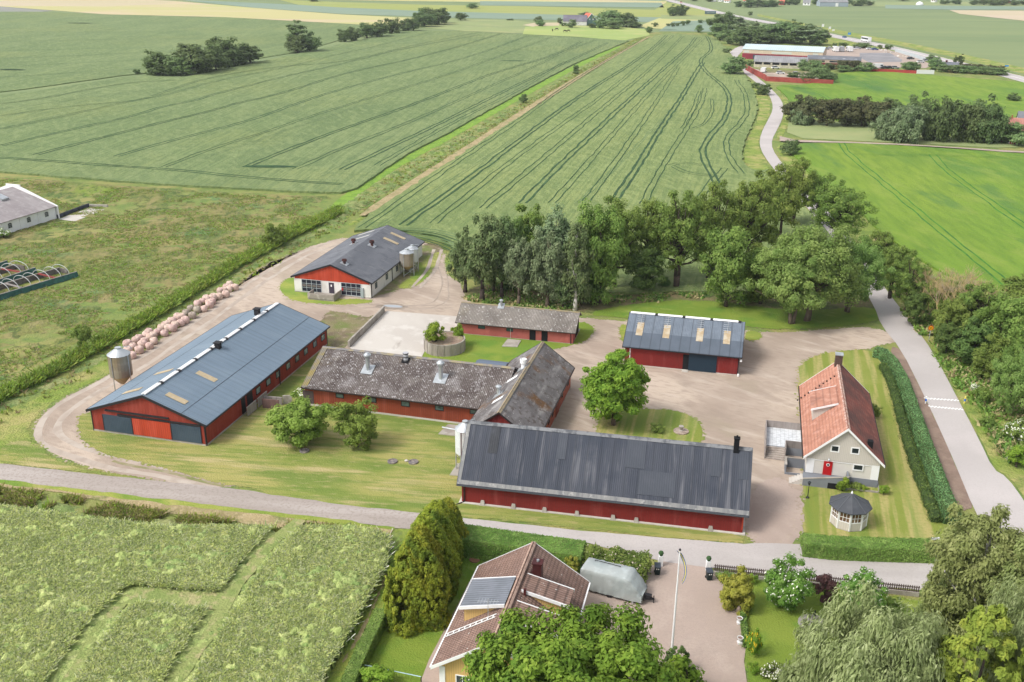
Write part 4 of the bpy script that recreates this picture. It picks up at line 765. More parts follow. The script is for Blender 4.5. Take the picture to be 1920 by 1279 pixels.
mb=MB(); Gb.fb(mb,'F',c+2.0,c+2.25,1.1,1.6,0,.12); mb.build('fire_extinguisher',m_reddoor,Gb.e)
mb=MB(); Gb.fb(mb,'F',Gb.wx-1.9,Gb.wx-1.35,.1,1.9,0,.25); mb.build('meter_cabinet',mat('cabinet',(.32,.37,.38),rough=.5),Gb.e)
mb=MB(); x0,x1=c-3.1,c+1.9; y=Gb.oy
mb.box(x0,x1,y-3.4,y-.06,0,.35); 
for q in((x0,x1,y-3.5,y-3.35),(x0,x0+.12,y-3.4,y-1),(x1-.12,x1,y-3.4,y-.1)): mb.box(*q,.35,1.25)
mb.build('loading_ramp',m_conc2,Gb.e)
for u,v in((705,533),(725,517),(744,501)): a=Gb.wp('R',u,v)[0]; Gb.window('R',a-.5,a+.5,1.2,2.3,m_darktrim,m_lglass,bars=(1,1))
Gb.downpipe('R',Gb.wp('R',735,520)[0],m_darktrim); Gb.downpipe('R',.5,m_darktrim)
m_rustv=mat('rusty cowl',(.10,.035,.03),[lay((.05,.03,.03),2,.45,.6)],.8)
for sd,u,v,vt in(('R',646,494.5,486),('R',697.5,461,451),('L',663,457,448)): Gb.vent(sd,u,v,vt,.5,m_rustv,'bowl',wpx=9)
for u,v in((733,452),(746,442.5)): d,y=Gb.rp('R',u,v); mb=MB(); Gb.rq(mb,'R',d-1.5,d+1.5,y-.5,y+.5,.05,.07); mb.build('roof_light',m_fibre,Gb.e)
for u,v in((687,437),(677,446)): d,y=Gb.rp('L',u,v); mb=MB(); Gb.rq(mb,'L',d-1.8,d+1.8,y-.5,y+.5,.05,.07); mb.build('roof_light',mat('faded roof sheet',(.45,.45,.42),rough=.6),Gb.e)

# ---- C and M: the lichen-roofed pair
Cb=Bld('gabled_barn',-1.51,107.91,-14.09,24.11,9.27,3.15,6.6,'gabled brick and red barn with a mossy grey roof reaching behind the big dark-roofed barn','barn',oy=.3)
mb=Cb.walls(m_brick); Cb.plinth(m_conc2,.25,.03); Cb.roof(m_slate,amp=.03,wob=.1); Cb.trims(m_browntrim,bw=.2,ridge=None)
mb=MB()
for s_ in 'LR': Cb.rq(mb,s_,0,.2,0,Cb.L,.04,.09)
mb.build('ridge_cap',mat('mossy ridge tiles',(.34,.27,.17),[lay((.24,.21,.17),1.2,.45,.6)],.9),Cb.e)
mb=MB(); zt=Cb.hr-Cb.sl*Cb.wx-Cb.th-.05; pr=[(-Cb.wx+.1,2.6),(Cb.wx-.1,2.6),(Cb.wx-.1,zt-.02),(0,Cb.hr-Cb.th-.08),(-Cb.wx+.1,zt-.02)]
mb.hexa([(x,Cb.oy-.05,z) for x,z in pr],[(x,Cb.oy-.003,z) for x,z in pr]); mb.build('gable_boards',m_dred,Cb.e)
Cb.vent('L',981,690,673,.6,m_whitetrim,'bowl',wpx=13); Cb.vent('L',935,740,722,.45,m_zinc,'cone',wpx=12)
for u,v in((961,711),(934,750)): d,y=Cb.rp('L',u,v); mb=MB(); Cb.rq(mb,'L',d-.7,d+.7,y-.4,y+.4,.05,.1); mb.build('roof_light',m_whitetrim,Cb.e)
for u,v in((1065,718),(1054,741),(1036,775),(1029,790)): a=Cb.wp('R',u,v)[0]; Cb.window('R',a-.4,a+.4,1.3,2.5,m_darktrim,m_glass,bars=(0,1))
for u,v in((1045,758),): a=Cb.wp('R',u,v)[0]; Cb.panel('door','R',a-1.1,a+1.1,.2,2.5,m_rust,.06)
Mb=Bld('speckled_barn',-2.48+3.0*.967,124.05-3.0*.2546,75.25,28.,14.66,2.8,5.95,'long rust red barn with a speckled corrugated roof and two tall metal vents','barn',oy=.3)
Mb.walls(m_rust); Mb.plinth(m_conc,.3,.05); Mb.roof(m_eternit,amp=.04,pitch=.24,wob=.08)
mb=MB(); Mb.rq(mb,'L',.0,7.33,27.2,28.0,.06,.085); mb.build('mossy_verge',mat('mossy verge sheets',(.25,.2,.08),[lay((.2,.18,.15),.8,.42,.6)],.9,stripe=[((0,1,0),.24,.5,0,.1,1.)]),Mb.e)
Mb.trims(m_browntrim,ends='B',bw=.2,gm=m_browntrim)
mb=MB()
for s_ in 'LR': Mb.rq(mb,s_,0,.35,0,28.,.05,.09)
mb.build('ridge_cap',mat('grey ridge sheet',(.19,.18,.18),[lay((.28,.24,.15),.8,.5,.6)],.9),Mb.e)
for u0,v0,u1,v1 in((629.5,736.5,645,747),(690.5,744,706,755),(752,751,768.5,763),(815.5,759,832,770.5),(881,767,895,777)): Mb.winpx('L',u0,v0,u1,v1,m_darktrim,mat('greenish glass',(.12,.17,.16),[lay((.04,.06,.06),.8,.45,.6)],.15),bars=(0,0),fw=.1,out=.08)
y=Mb.wp('L',578,740)[0]; Mb.panel('door','L',y-.8,y+.8,.25,2.2,mat('brown door',(.07,.05,.05),rough=.7),.05)
Mb.vent('L',690,693,661,.5,m_zinc,'cone',wpx=15); Mb.vent('L',826.5,710,676,.5,m_zinc,'cone',wpx=16); Mb.vent('L',761,676,661,.35,mat('banded pipe',(.4,.4,.42),rough=.5,stripe=[((0,0,1),.5,.8,0,.2,.4)]),'pipe',wpx=9,capm=m_black)
# blue lean-to roof behind
sh=Bld('lean_to',2.2,133.8,75.25,4.6,3.,1.9,2.3,'small blue-grey felt roofed lean-to behind the speckled roof','lean-to',ox=.1,oy=.1); g=G(948,683,2.2); sh.e.location=(g.x+.2,g.y,0); sh.walls(m_rust); sh.roof(mat('blue felt',(.12,.15,.2),rough=.8),amp=0)

# ---- H: the white house
Hh=Bld('white_house',38.67,102.71,-13.55,21.12,9.03,3.18,7.38,'greige and white dwelling house with an orange tiled roof, shade painted into its right slope, round-windowed red door','house',ox=.45,oy=.45)
Hh.walls(m_render); 
mb=MB(); mb.box(-Hh.wx-.06,Hh.wx+.06,Hh.oy-.06,Hh.L-Hh.oy+.06,0,1.0); mb.build('basement_wall',m_greybase,Hh.e)
def hm(sg,j,t): return 0 if sg<0 else 1  # right slope takes the darker tile copy, its shade put into the colour
Hh.roof([m_tileo,m_tile_shaded],amp=.025,pitch=.25,mm=hm)
Hh.trims(m_whitetrim,bw=.26,gm=m_browntrim)
mb=MB()
for s_ in 'LR': Hh.rq(mb,s_,0,.16,0,Hh.L,.05,.12)
mb.build('ridge_cap',mat('ridge tiles',(.5,.36,.3),[lay((.35,.16,.12),3,.45,.6)],.8),Hh.e)
zt=Hh.hr-Hh.sl*Hh.wx-Hh.th-.04
for yy,nm in((Hh.oy-.07,'gable_boards'),):
    mb=MB(); pr=[(-Hh.wx,zt-.5),(Hh.wx,zt-.5),(Hh.wx,zt),(0,Hh.hr-Hh.th-.05),(-Hh.wx,zt)]; mb.hexa([(x,yy,z) for x,z in pr],[(x,Hh.oy-.002,z) for x,z in pr]); mb.build(nm,m_cream,Hh.e)
for a,b in((-Hh.wx,-Hh.wx+.85),(Hh.wx-.85,Hh.wx)): Hh.panel('corner_panel','F',a,b,1.,2.9-.0,m_whitetrim,.05)
mb=MB(); Hh.fb(mb,'F',-Hh.wx+.85,Hh.wx-.85,2.72,2.78,0,.06); mb.build('string_board',m_whitetrim,Hh.e)
# gable windows from the photograph
for q in((1557.5,833,1574,848.5),(1595,837,1612,852.5)): 
    p=Hh.wp('F',(q[0]+q[2])/2,(q[1]+q[3])/2); Hh.window('F',p[0]-.5,p[0]+.5,p[1]-.45,p[1]+.45,m_whitetrim,m_glass,fw=.14,bars=(0,0),out=.12)
p=Hh.wp('F',1609,876); Hh.window('F',p[0]-.6,p[0]+.6,p[1]-.42,p[1]+.42,m_whitetrim,m_glass,fw=.13,bars=(0,0),out=.12)
p=Hh.wp('F',1552,875); dr=Hh.panel('door','F',p[0]-.5,p[0]+.5,.95,2.75,m_reddoor,.08)
mb=MB(); n=14
c=[(p[0]+.2*math.cos(2*PI*k/n),2.3+.2*math.sin(2*PI*k/n)) for k in range(n)]; mb.hexa([(x,Hh.oy-.11,z) for x,z in c],[(x,Hh.oy-.08,z) for x,z in c]); mb.build('round_window',m_whitetrim,dr)
c=[(p[0]+.13*math.cos(2*PI*k/n),2.3+.13*math.sin(2*PI*k/n)) for k in range(n)]; mb=MB(); mb.hexa([(x,Hh.oy-.13,z) for x,z in c],[(x,Hh.oy-.11,z) for x,z in c]); mb.build('round_pane',m_glass,dr)
mb=MB(); mb.box(p[0]-.03,p[0]+.03,Hh.oy-.4,Hh.oy,3.1,3.2); mb.lathe([(.1,0),(.14,.15),(.05,.3)],8,0,(p[0],Hh.oy-.35,2.95)); mb.build('wall_lamp',m_zinc,Hh.e)
# steps and grey parapet in front of the door, opening below
mb=MB(); x0=-Hh.wx-.3; x1=x0+4.9; yf=Hh.oy-.06
mb.box(x0,x1,yf-1.45,yf-.001,0,.95); o=mb.build('entrance_terrace',m_greybase,Hh.e)
mb=MB(); mb.hexa([(x0,yf-1.6,.0),(x1,yf-1.6,.0),(x1,yf-1.451,.0),(x0,yf-1.451,.0)],[(x0,yf-1.6,.9),(x1,yf-1.6,1.75),(x1,yf-1.451,1.75),(x0,yf-1.451,.9)]); mb.box(x1-.0,x1+.15,yf-1.6,yf-.01,0,1.75); mb.build('parapet',m_greybase,o)
mb=MB(); mb.hexa([(x0-.02,yf-1.64,.9),(x1+.17,yf-1.64,1.76),(x1+.17,yf-1.42,1.76),(x0-.02,yf-1.42,.9)],[(x0-.02,yf-1.64,.98),(x1+.17,yf-1.64,1.84),(x1+.17,yf-1.42,1.84),(x0-.02,yf-1.42,.98)]); mb.build('coping',m_conc2,o)
mb=MB(); mb.box(x1-2.1,x1-.35,yf-1.62,yf-1.601,.05,.8); mb.build('recess',m_black,o)
mb=MB(); 
for k in range(5): mb.box(x0-.3*k-.3,x0-.3*k,yf-1.45,yf-.1,0,.8-.17*k)
mb.build('steps',m_conc,o)
# cellar stair with grey walls on the left side
mb=MB(); X=-Hh.wx; 
mb.box(X-2.3,X-.06,3.0,3.15,0,1.3); mb.box(X-2.3,X-2.15,1.2,3.0,0,1.3); mb.box(X-2.3,X-.06,1.1,1.2,0,.3); o=mb.build('stairwell_wall',m_greybase,Hh.e)
mb=MB(); mb.box(X-2.36,X-.06,2.97,3.2,1.3,1.36); mb.box(X-2.36,X-2.1,1.1,2.97,1.3,1.36); mb.build('coping',m_conc2,o)
# terrace with pale floor, plank walls, stair
g1=Hh.loc(G(1450,790,1.1)); 
tx0,ty0,ty1=X-4.6,6.2,11.6
mb=MB(); mb.box(tx0,X-.06,ty0,ty1,0,1.05); o=mb.build('terrace',m_greybase,Hh.e)
mb=MB(); mb.box(tx0+.1,X-.1,ty0+.1,ty1-.1,1.051,1.07); mb.build('floor_tiles',mat('pale deck tiles',(.62,.64,.66),[lay((.5,.52,.54),2.2,.45,.6)],.6,stripe=[((1,0,0),.5,.2,0,.85,1.),((0,1,0),.5,.2,0,.85,1.)]),o)
mb=MB(); mb.box(tx0-.1,tx0,ty0+.0,ty1,0,2.0); mb.box(tx0,X-.1,ty1-.1,ty1,1.06,2.0); mb.box(tx0+2.3,X-.1,ty0,ty0+.1,1.06,2.0); mb.box(tx0+2.3,tx0+2.4,ty0-1.7,ty0,0.,1.8); mb.box(tx0-.1,tx0,ty0-1.7,ty0,.0,1.8); mb.build('plank_screen',m_wood,o)
mb=MB()
for k in range(6): mb.box(tx0,tx0+2.3,ty0-.28*(k+1),ty0-.28*k,0,1.0-.165*k)
mb.build('stair',mat('wooden steps',(.4,.35,.31),[lay((.3,.26,.23),1,.45,.6)],.85,stripe=[((0,1,0),.28,.5,0,.8,1.)]),o)
# dormer, chimney, skylight, little flue
dr_l=Hh.rp('L',1519,735); 
p1=Hh.rp('L',1572,737); p2=Hh.rp('L',1519,790); y0_,y1_=Hh.rp('L',1521,790)[1],Hh.rp('L',1519,736)[1]
xd=-3.4; zf=Hh.hr-Hh.sl*3.4; ztop=zf+1.5
x_in=-.6; zin=Hh.hr-Hh.sl*.6+.05-ztop
mb=MB(); ya,yb=8.1,13.1
mb.hexa([(xd,ya,zf-.4),(x_in,ya,zf),(x_in,ya,ztop+zin),(xd,ya,ztop-.02)],[(xd,yb,zf-.4),(x_in,yb,zf),(x_in,yb,ztop+zin),(xd,yb,ztop-.02)]); dm_=mb.build('dormer',m_cream,Hh.e)
mb=MB(); mb.hexa([(xd-.3,ya-.2,ztop),(x_in,ya-.2,ztop+zin),(x_in,yb+.2,ztop+zin),(xd-.3,yb+.2,ztop)],[(xd-.3,ya-.2,ztop+.1),(x_in,ya-.2,ztop+zin+.1),(x_in,yb+.2,ztop+zin+.1),(xd-.3,yb+.2,ztop+.1)]); mb.build('dormer_roof',m_tileo,dm_)
for yy in (ya-.26,yb+.2): mb=MB(); mb.hexa([(xd-.33,yy,ztop-.1),(x_in,yy,ztop+zin-.1),(x_in,yy+.06,ztop+zin-.1),(xd-.33,yy+.06,ztop-.1)],[(xd-.33,yy,ztop+.14),(x_in,yy,ztop+zin+.14),(x_in,yy+.06,ztop+zin+.14),(xd-.33,yy+.06,ztop+.14)]); mb.build('dormer_trim',m_whitetrim,dm_)
mb=MB(); mb.box(-.45,.45,Hh.L-1.5,Hh.L-.5,Hh.hr-.8,Hh.hr+1.3); ch=mb.build('chimney',mat('dark brick chimney',(.10,.06,.05),[lay((.06,.04,.035),3,.45,.6)],.9),Hh.e)
mb=MB(); mb.box(-.52,.52,Hh.L-1.57,Hh.L-.43,Hh.hr+1.3,Hh.hr+1.4); mb.build('chimney_cap',m_zinc,ch)
d,y=Hh.rp('R',1631,836); mb=MB(); z=Hh.hr-Hh.sl*d; mb.box(d-.3,d+.3,y-.3,y+.3,z-.3,z+.7); mb.build('roof_flue',m_black,Hh.e)
mb=MB()
for k in range(11):
    Hh.rq(mb,'L',.5+.42*k,.62+.42*k,Hh.L-4.6,Hh.L-4.35,.04,.16)
mb.build('roof_steps',m_browntrim,Hh.e)
for u,v in((1514,763),(1503,733)): 
    a=Hh.wp('L',u,v)[0]; Hh.window('L',a-.5,a+.5,1.6,2.6,m_whitetrim,m_glass,bars=(1,0))
# plant bed by the gable
mb=MB(); mb.box(-.2,4.2,yf-1.3,yf-1.15,0,.25); mb.box(4.2,4.35,yf-1.3,yf+2.5,0,.25); mb.build('bed_edging',m_conc2,Hh.e)

# ---- I: yellow house in front with brown tiles
I=Bld('yellow_house',-1.24,65.26,-13.41,14.86,10.69,3.2,6.67,'yellow boarded house with a brown concrete tile roof at the bottom of the view','house',ox=.55,oy=.5)
I.walls(m_yel); I.plinth(m_conc2,.3,.04); I.roof(m_tileb,amp=.03,pitch=.3); I.trims(m_whitetrim,bw=.28,gm=m_whitetrim)
mb=MB()
for s_ in 'LR': I.rq(mb,s_,0,.17,0,I.L,.05,.14)
mb.build('ridge_cap',mat('ridge tile brown',(.42,.29,.23),[lay((.3,.2,.16),3,.45,.6)],.8),I.e)
# big flat dormer on the left with grey ribbed roof
a=I.rp('L',953,1163); fd,fy=I.rp('L',868,1172)[0],I.rp('L',868,1172)[1]
yf0,yb0=4.9,9.0; xo=-4.3; zo=5.7; xi=-.35; zi=I.hr-.05
mb=MB(); mb.hexa([(xo+.3,yf0+.3,3.7),(xi,yf0+.3,3.9),(xi,yf0+.3,zi-.12),(xo+.3,yf0+.3,zo-.05)],[(xo+.3,yb0-.3,3.7),(xi,yb0-.3,3.9),(xi,yb0-.3,zi-.12),(xo+.3,yb0-.3,zo-.05)]); d1=mb.build('dormer',m_yel,I.e)
mb=MB(); mb.hexa([(xo,yf0,zo),(xi,yf0,zi),(xi,yb0,zi),(xo,yb0,zo)],[(xo,yf0,zo+.1),(xi,yf0,zi+.1),(xi,yb0,zi+.1),(xo,yb0,zo+.1)]); mb.build('dormer_roof',mat('ribbed grey metal',(.19,.205,.235),[lay((.16,.175,.2),.8,.45,.6)],.4,stripe=[((0,1,0),.32,.6,.02,.55,1.)]),d1)
for yy in (yf0-.08,yb0): mb=MB(); mb.hexa([(xo-.05,yy,zo-.18),(xi,yy,zi-.18),(xi,yy+.08,zi-.18),(xo-.05,yy+.08,zo-.18)],[(xo-.05,yy,zo+.14),(xi,yy,zi+.14),(xi,yy+.08,zi+.14),(xo-.05,yy+.08,zo+.14)]); mb.build('dormer_trim',m_whitetrim,d1)
mb=MB()
for k in range(9): 
    I.rq(mb,'L',1.0+k*.5,1.08+k*.5,3.75,4.15,.06,.1)
for yy in(3.72,4.12): I.rq(mb,'L',.8,5.2,yy,yy+.05,.05,.12)
mb.build('roof_ladder',m_whitetrim,I.e)
# right side dormers
for (y0_,y1_,xa,xb) in((7.6,10.0,.5,4.6),(3.4,5.9,.5,4.6)):
    zb_=I.hr-I.sl*xb; zt_=zb_+1.75; 
    mb=MB(); mb.hexa([(xa,y0_+.2,3.4),(xb-.2,y0_+.2,3.2),(xb-.2,y0_+.2,zt_-.1),(xa,y0_+.2,I.hr-I.sl*xa)],[(xa,y1_-.2,3.4),(xb-.2,y1_-.2,3.2),(xb-.2,y1_-.2,zt_-.1),(xa,y1_-.2,I.hr-I.sl*xa)]); dd=mb.build('dormer',m_yel,I.e)
    za=I.hr-I.sl*xa+.05; mb=MB(); mb.hexa([(xa,y0_,za),(xb+.1,y0_,zt_),(xb+.1,y1_,zt_),(xa,y1_,za)],[(xa,y0_,za+.12),(xb+.1,y0_,zt_+.12),(xb+.1,y1_,zt_+.12),(xa,y1_,za+.12)]); mb.build('dormer_roof',m_tileb,dd)
    for yy in (y0_-.09,y1_): mb=MB(); mb.hexa([(xa,yy,za-.15),(xb+.15,yy,zt_-.15),(xb+.15,yy+.09,zt_-.15),(xa,yy+.09,za-.15)],[(xa,yy,za+.16),(xb+.15,yy,zt_+.16),(xb+.15,yy+.09,zt_+.16),(xa,yy+.09,za+.16)]); mb.build('dormer_trim',m_whitetrim,dd)
d,y=I.rp('R',1008,1085); z=I.hr-I.sl*d; mb=MB(); mb.box(d-.4,d+.4,y-.4,y+.4,z-.5,z+1.7); mb.box(d-.47,d+.47,y-.47,y+.47,z+1.7,z+1.82); ch=mb.build('chimney',m_redbr,I.e); mb=MB(); mb.tube((d,y,z+1.82),(d,y,z+2.0),.13,.13,8); mb.build('flue_cap',m_zinc,ch); mb=MB(); I.rq(mb,'R',d-.7,d+.9,y-.6,y+.6,.06,.1); mb.build('flashing',m_redbr,ch)
d,y=I.rp('R',984,1115); z=I.hr-I.sl*d; mb=MB(); mb.box(d-.1,d+.1,y-.1,y+.1,z-.2,z+.6); mb.build('vent_pipe',m_redbr,I.e)
# aerial
g=I.loc(G(935,1130,5.5)); mb=MB(); X_,Y_=-1.6,4.2; mb.tube((X_,Y_,5.),(X_,Y_,7.6),.03); mb.tube((X_-.9,Y_-.2,7.3),(X_+.9,Y_+.2,7.3),.02)
for k in range(7): mb.tube((X_-.8+.26*k,Y_-.45,7.3),(X_-.8+.26*k,Y_+.4,7.3),.012,n=4)
mb.build('aerial',m_zinc,I.e)
I.panel('corner_board','F',-I.wx,-I.wx+.5,.3,3.,m_whitetrim,.05); I.window('F',-3.4,-2.2,1.1,2.4,m_whitetrim,m_glass)
mb=MB(); mb.box(-I.W/2-.14,-I.W/2-.05,0,I.L,.0,.05)


# ---- W: white stable at the left edge
Wb=Bld('white_stable',-129.07,189.52,-19.31,40.,23.95,2.9,6.45,'long white stable with arched windows and a pale grey roof at the left edge','stable',oy=.2)
Wb.walls(m_whitetrim and mat('white masonry',(.74,.75,.76),[lay((.62,.62,.6),.4,.5,.66,.6)],.85,bump=.01,bs=6)); m_wroof=mat('pale grey fibre roof',(.33,.30,.30),[lay((.25,.22,.225),.3,.42,.62,.8,(.25,1,1)),lay((.40,.38,.37),.8,.5,.66,.6)],.9,stripe=[((0,1,0),.5,.12,.01,.4,1.)])
Wb.roof(m_wroof,amp=.02,pitch=.5,wob=.05)
mb=MB(); mb.box(-Wb.W/2-.1,Wb.W/2+.1,Wb.L-.05,Wb.L+.25,0,Wb.he+.1); pr=[(-Wb.W/2-.1,Wb.he+.1),(Wb.W/2+.1,Wb.he+.1),(2.,Wb.hr+.15),(2.,Wb.hr+.55),(-2.,Wb.hr+.55),(-2.,Wb.hr+.15)]
mb.hexa([(x,Wb.L-.05,z) for x,z in pr],[(x,Wb.L+.25,z) for x,z in pr]); mb.build('parapet_gable',mat('white gable',(.78,.78,.78),rough=.8),Wb.e)
for u,v in((18.8,424),(54,412.5),(87,400.5)):
    y,z=Wb.wp('R',u,v); w=Wb.window('R',y-.55,y+.55,1.1,1.95,mat('grey frame',(.3,.32,.31),rough=.6),m_glass,bars=(1,1))
    n=8; c=[(y+.55*math.cos(PI*k/n),1.95+.3*math.sin(PI*k/n)) for k in range(n+1)]; mb=MB(); mb.hexa([(Wb.wx+.005,a,b) for a,b in c],[(Wb.wx+.05,a,b) for a,b in c]); mb.build('arch_head',m_glass,w)
mb=MB(); 
for u in(37,72): y=Wb.wp('R',u,415)[0]; 
Wb.downpipe('R',Wb.wp('R',37,415)[0],m_whitetrim); Wb.downpipe('R',Wb.wp('R',71,405)[0],m_whitetrim)
d,y=Wb.rp('R',2,372); mb=MB(); Wb.rq(mb,'R',d-1.2,d+1.2,y-1,y+1,.05,.5); mb.build('roof_hatch',m_zinc,Wb.e)
g=G(4,440); 
# low walls and slab beside the stable
def low_wall(name,px,h,w,m,label,cat,z=0,group=None):
    mb=MB(); pts=[G(u,v,z) for u,v in px]
    for a,b in zip(pts,pts[1:]): mb.beam((a.x,a.y,h/2),(b.x,b.y,h/2),w,h)
    return tag(mb.build(name,m),label,cat,group)
sheet('concrete_apron',[(110,411),(166,390),(196,393),(140,415)],.07,m_conc,sm=0,jit=.1)
low_wall('low_wall',[(108,410),(167,388)],.9,.25,mat('dark slats',(.05,.055,.075),rough=.8,stripe=[((1,0,0),1.2,.6,0,.8,1.)]),'dark low wall running out from the white stable gable','low wall')
low_wall('low_wall',[(167,387),(202,388)],.5,.5,m_conc2,'pale low concrete wall at the end of the stable slab','low wall')
# hoop shelters
m_tarp=mat('green tarpaulin',(.03,.10,.085),[lay((.05,.15,.13),.5,.45,.6,.8),lay((.02,.05,.05),1.5,.5,.65,.7)],.6); m_redbar=mat('red bar',(.24,.04,.035),rough=.6); m_hoop=mat('galvanised hoop',(.5,.52,.52),rough=.5,metal=.3)
m_plank=mat('weathered boards',(.16,.14,.13),[lay((.09,.08,.075),1.5,.42,.6,.8),lay((.28,.26,.24),1,.55,.66,.6)],.9)
def hoops(a,b,w,n,label):
    A_=G(*a); B_=G(*b); d=(B_-A_); Ln=d.length; d.normalize(); nn=Vector((-d.y,d.x,0)); yaw=math.atan2(d.y,d.x)
    e=empty('hoop_shelter',A_,yaw,label,'hoop shelter','bare hoop shelters in the meadow')
    mb=MB(); mb.box(0,Ln,-.08,.08,0,1.); mb.box(0,Ln,w-.08,w+.08,0,1.); mb.box(Ln-.08,Ln+.08,w*.55,w,0,1.); mb.build('side_board',m_plank,e)
    mb=MB(); mb.box(0,Ln,-.12,.12,1.,1.08); mb.box(0,Ln,w-.12,w+.12,1.,1.08); mb.build('wall_rail',m_wood,e)
    mb=MB(); N=26
    for k in range(N):
        x0,x1=Ln*k/N,Ln*(k+1)/N; f=lambda x:-.16-.12*math.sin(x*1.7)-.1*mn.noise(Vector((x,0,0))); zb=lambda x:.05+.12*mn.noise(Vector((x,3,0)))
        mb.hexa([(x0,f(x0)-.25,zb(x0)),(x1,f(x1)-.25,zb(x1)),(x1,-.1,.05),(x0,-.1,.05)],[(x0,-.2,1.02),(x1,-.2,1.02),(x1,-.1,1.0),(x0,-.1,1.0)])
    mb.build('tarpaulin',m_tarp,e)
    for k in range(n):
        x=Ln*(k+.3)/n; m=10; pts=[(x+.15*math.sin(k*2.3),w/2-w/2*math.cos(PI*j/m),1.05+1.35*math.sin(PI*j/m)) for j in range(m+1)]
        mb=MB(); mb.path(pts,[.06]*(m+1),5); mb.build('hoop',m_hoop,e)
    for k in range(3):
        x=Ln*(.2+.3*k); mb=MB(); mb.box(x-.2,x+.2,.1,w-.1,.95,1.12); mb.build('cross_beam',(m_redbar,m_wood,m_redbar)[k],e)
hoops((-70,584),(145,519),5.,11,'near hoop shelter with green tarpaulin along its front wall, bare metal hoops')
hoops((-70,558),(67,511),5.,8,'middle hoop shelter behind the nearest one, red cross beams and bare hoops')
hoops((-90,534),(14,498),5.,6,'farthest hoop shelter, mostly outside the left edge of the view')
# ---------------------------------------------------------------- silos
def silo(base,vtop,wpx,label,body,cone_col=None,legs=True,zb=None,taper=True,cap='lid'):
    g=G(*base); h=hgt(g,vtop); r=wpx/2/(F/depth((g.x,g.y,h*.8)))
    e=empty('feed_silo',g,.4,label,'feed silo','feed silos')
    z0=h*.2; z1=h*.4; z2=h*.86
    mb=MB(); mb.lathe([(r*.18,z0),(r,z1),(r,z1+.001)],20); mb.build('hopper',cone_col or body,e,True)
    mb=MB(); mb.lathe([(r*.998,z1),(r*1.01,z1+(z2-z1)*.33),(r,z1+(z2-z1)*.34),(r*1.01,z1+(z2-z1)*.66),(r,z1+(z2-z1)*.67),(r,z2)],24); mb.build('barrel',body,e)
    mb=MB(); mb.lathe([(r*1.03,z2-.03),(r*1.03,z2),(r*.28,h*.97),(r*.28,h)],24); mb.build('lid',m_zinc,e)
    for k in range(4):
        a=PI/4+k*PI/2; mb=MB(); mb.beam((r*1.04*math.cos(a),r*1.04*math.sin(a),0),(r*1.04*math.cos(a),r*1.04*math.sin(a),z2),.11,.11); mb.build('leg',m_zinc,e)
    mb=MB(); a=PI/4+PI; mb.path([(r*.3,0,h*.99),(r*1.0,0,h*1.0),(r*1.15,0,h*.93)],[.05,.05,.05]); mb.build('filler_pipe',m_zinc,e)
    for zz in(z0*1.2,):
        mb=MB()
        for k in range(4):
            a=PI/4+k*PI/2; b=a+PI/2; mb.tube((r*1.04*math.cos(a),r*1.04*math.sin(a),.3),(r*1.04*math.cos(b),r*1.04*math.sin(b),z0*1.4),.03)
        mb.build('brace',m_zinc,e)
    return e
m_amber=mat('stained galvanised steel',(.33,.29,.23),[lay((.28,.19,.09),.18,.42,.6,.9,(1,1,.6)),lay((.5,.5,.49),.3,.5,.62,.8,(1,1,.3)),lay((.2,.15,.09),.5,.58,.68,.6,(1,1,.3))],.35,metal=.45)
m_ambc=mat('amber hopper plastic',(.36,.25,.13),[lay((.44,.33,.2),1.,.45,.6,.7)],.5); m_wsilo=mat('white silo sheet',(.66,.69,.70),[lay((.55,.57,.58),.5,.45,.62,.6)],.45,metal=.1)
silo((233,736),651,41,'stained metal feed silo standing at the left eave of the long barn',m_amber,m_ambc)
silo((764,516),466,27,'front feed silo with amber hopper beside the white barn',m_amber,m_ambc); silo((774,508),459,23,'rear feed silo partly hidden behind the one at the white barn',m_wsilo,m_zinc)
silo((873,884),789,38,'white feed silo half behind the left end of the big dark-roofed barn',m_wsilo,m_zinc)
mb=MB(); a=G(858,785,0); tag(None or mb.build('x',m_zinc)) if 0 else None
a=Cb.loc(G(889,800)); mb=MB(); mb.tube((-Cb.wx-.1,.9,3.),(-Cb.wx-3.4,1.4,3.),.09); mb.build('auger_pipe',m_zinc,Cb.e)
# concrete pads under
# ---------------------------------------------------------------- round tank with soil and bushes
g=G(834,655); r=(908-794)/2/1.0/(F/depth((g.x,g.y,1.5)))*1.0; r=38.5/(F/depth((g.x,g.y,1.5)))
e=empty('round_tank',g,0,'round concrete tank filled with dry soil and bushes behind the speckled roof','tank')
mb=MB(); mb.lathe([(r,0),(r,1.9),(r-.18,1.9),(r-.2,1.6),(.2,1.6)],32); mb.build('tank_wall',mat('stained tank concrete',(.36,.325,.28),[lay((.24,.21,.18),.5,.45,.62,.8,(1,1,.15)),lay((.46,.43,.38),1.2,.55,.66,.6,(1,1,.2))],.9),e)
for k in range(20): 
    a=k*PI/10; mb=MB(); mb.obox((r*1.0*math.cos(a),r*math.sin(a)),.1,.22,0,1.85,a); mb.build('buttress',m_conc2,e)
mb=MB(); n=20
for i in range(6):
    for k in range(n):
        p=[]
        for (ii,kk) in((i,k),(i+1,k),(i+1,k+1),(i,k+1)):
            q=(r-.25)*ii/6; a=2*PI*(kk%n)/n; x,y=q*math.cos(a),q*math.sin(a); p.append((x,y,1.75+.25*(1-ii/6)+.3*mn.noise(Vector((x*.8,y*.8,2)))))
        mb.poly(p if i else [p[0],p[1],p[2]])
mb.build('soil_fill',mat('dry weeds soil',(.33,.25,.18),[lay((.24,.16,.12),.8,.42,.6,.8),lay((.3,.3,.13),.6,.55,.66,.7)],.95,bump=.15,bs=5),e)
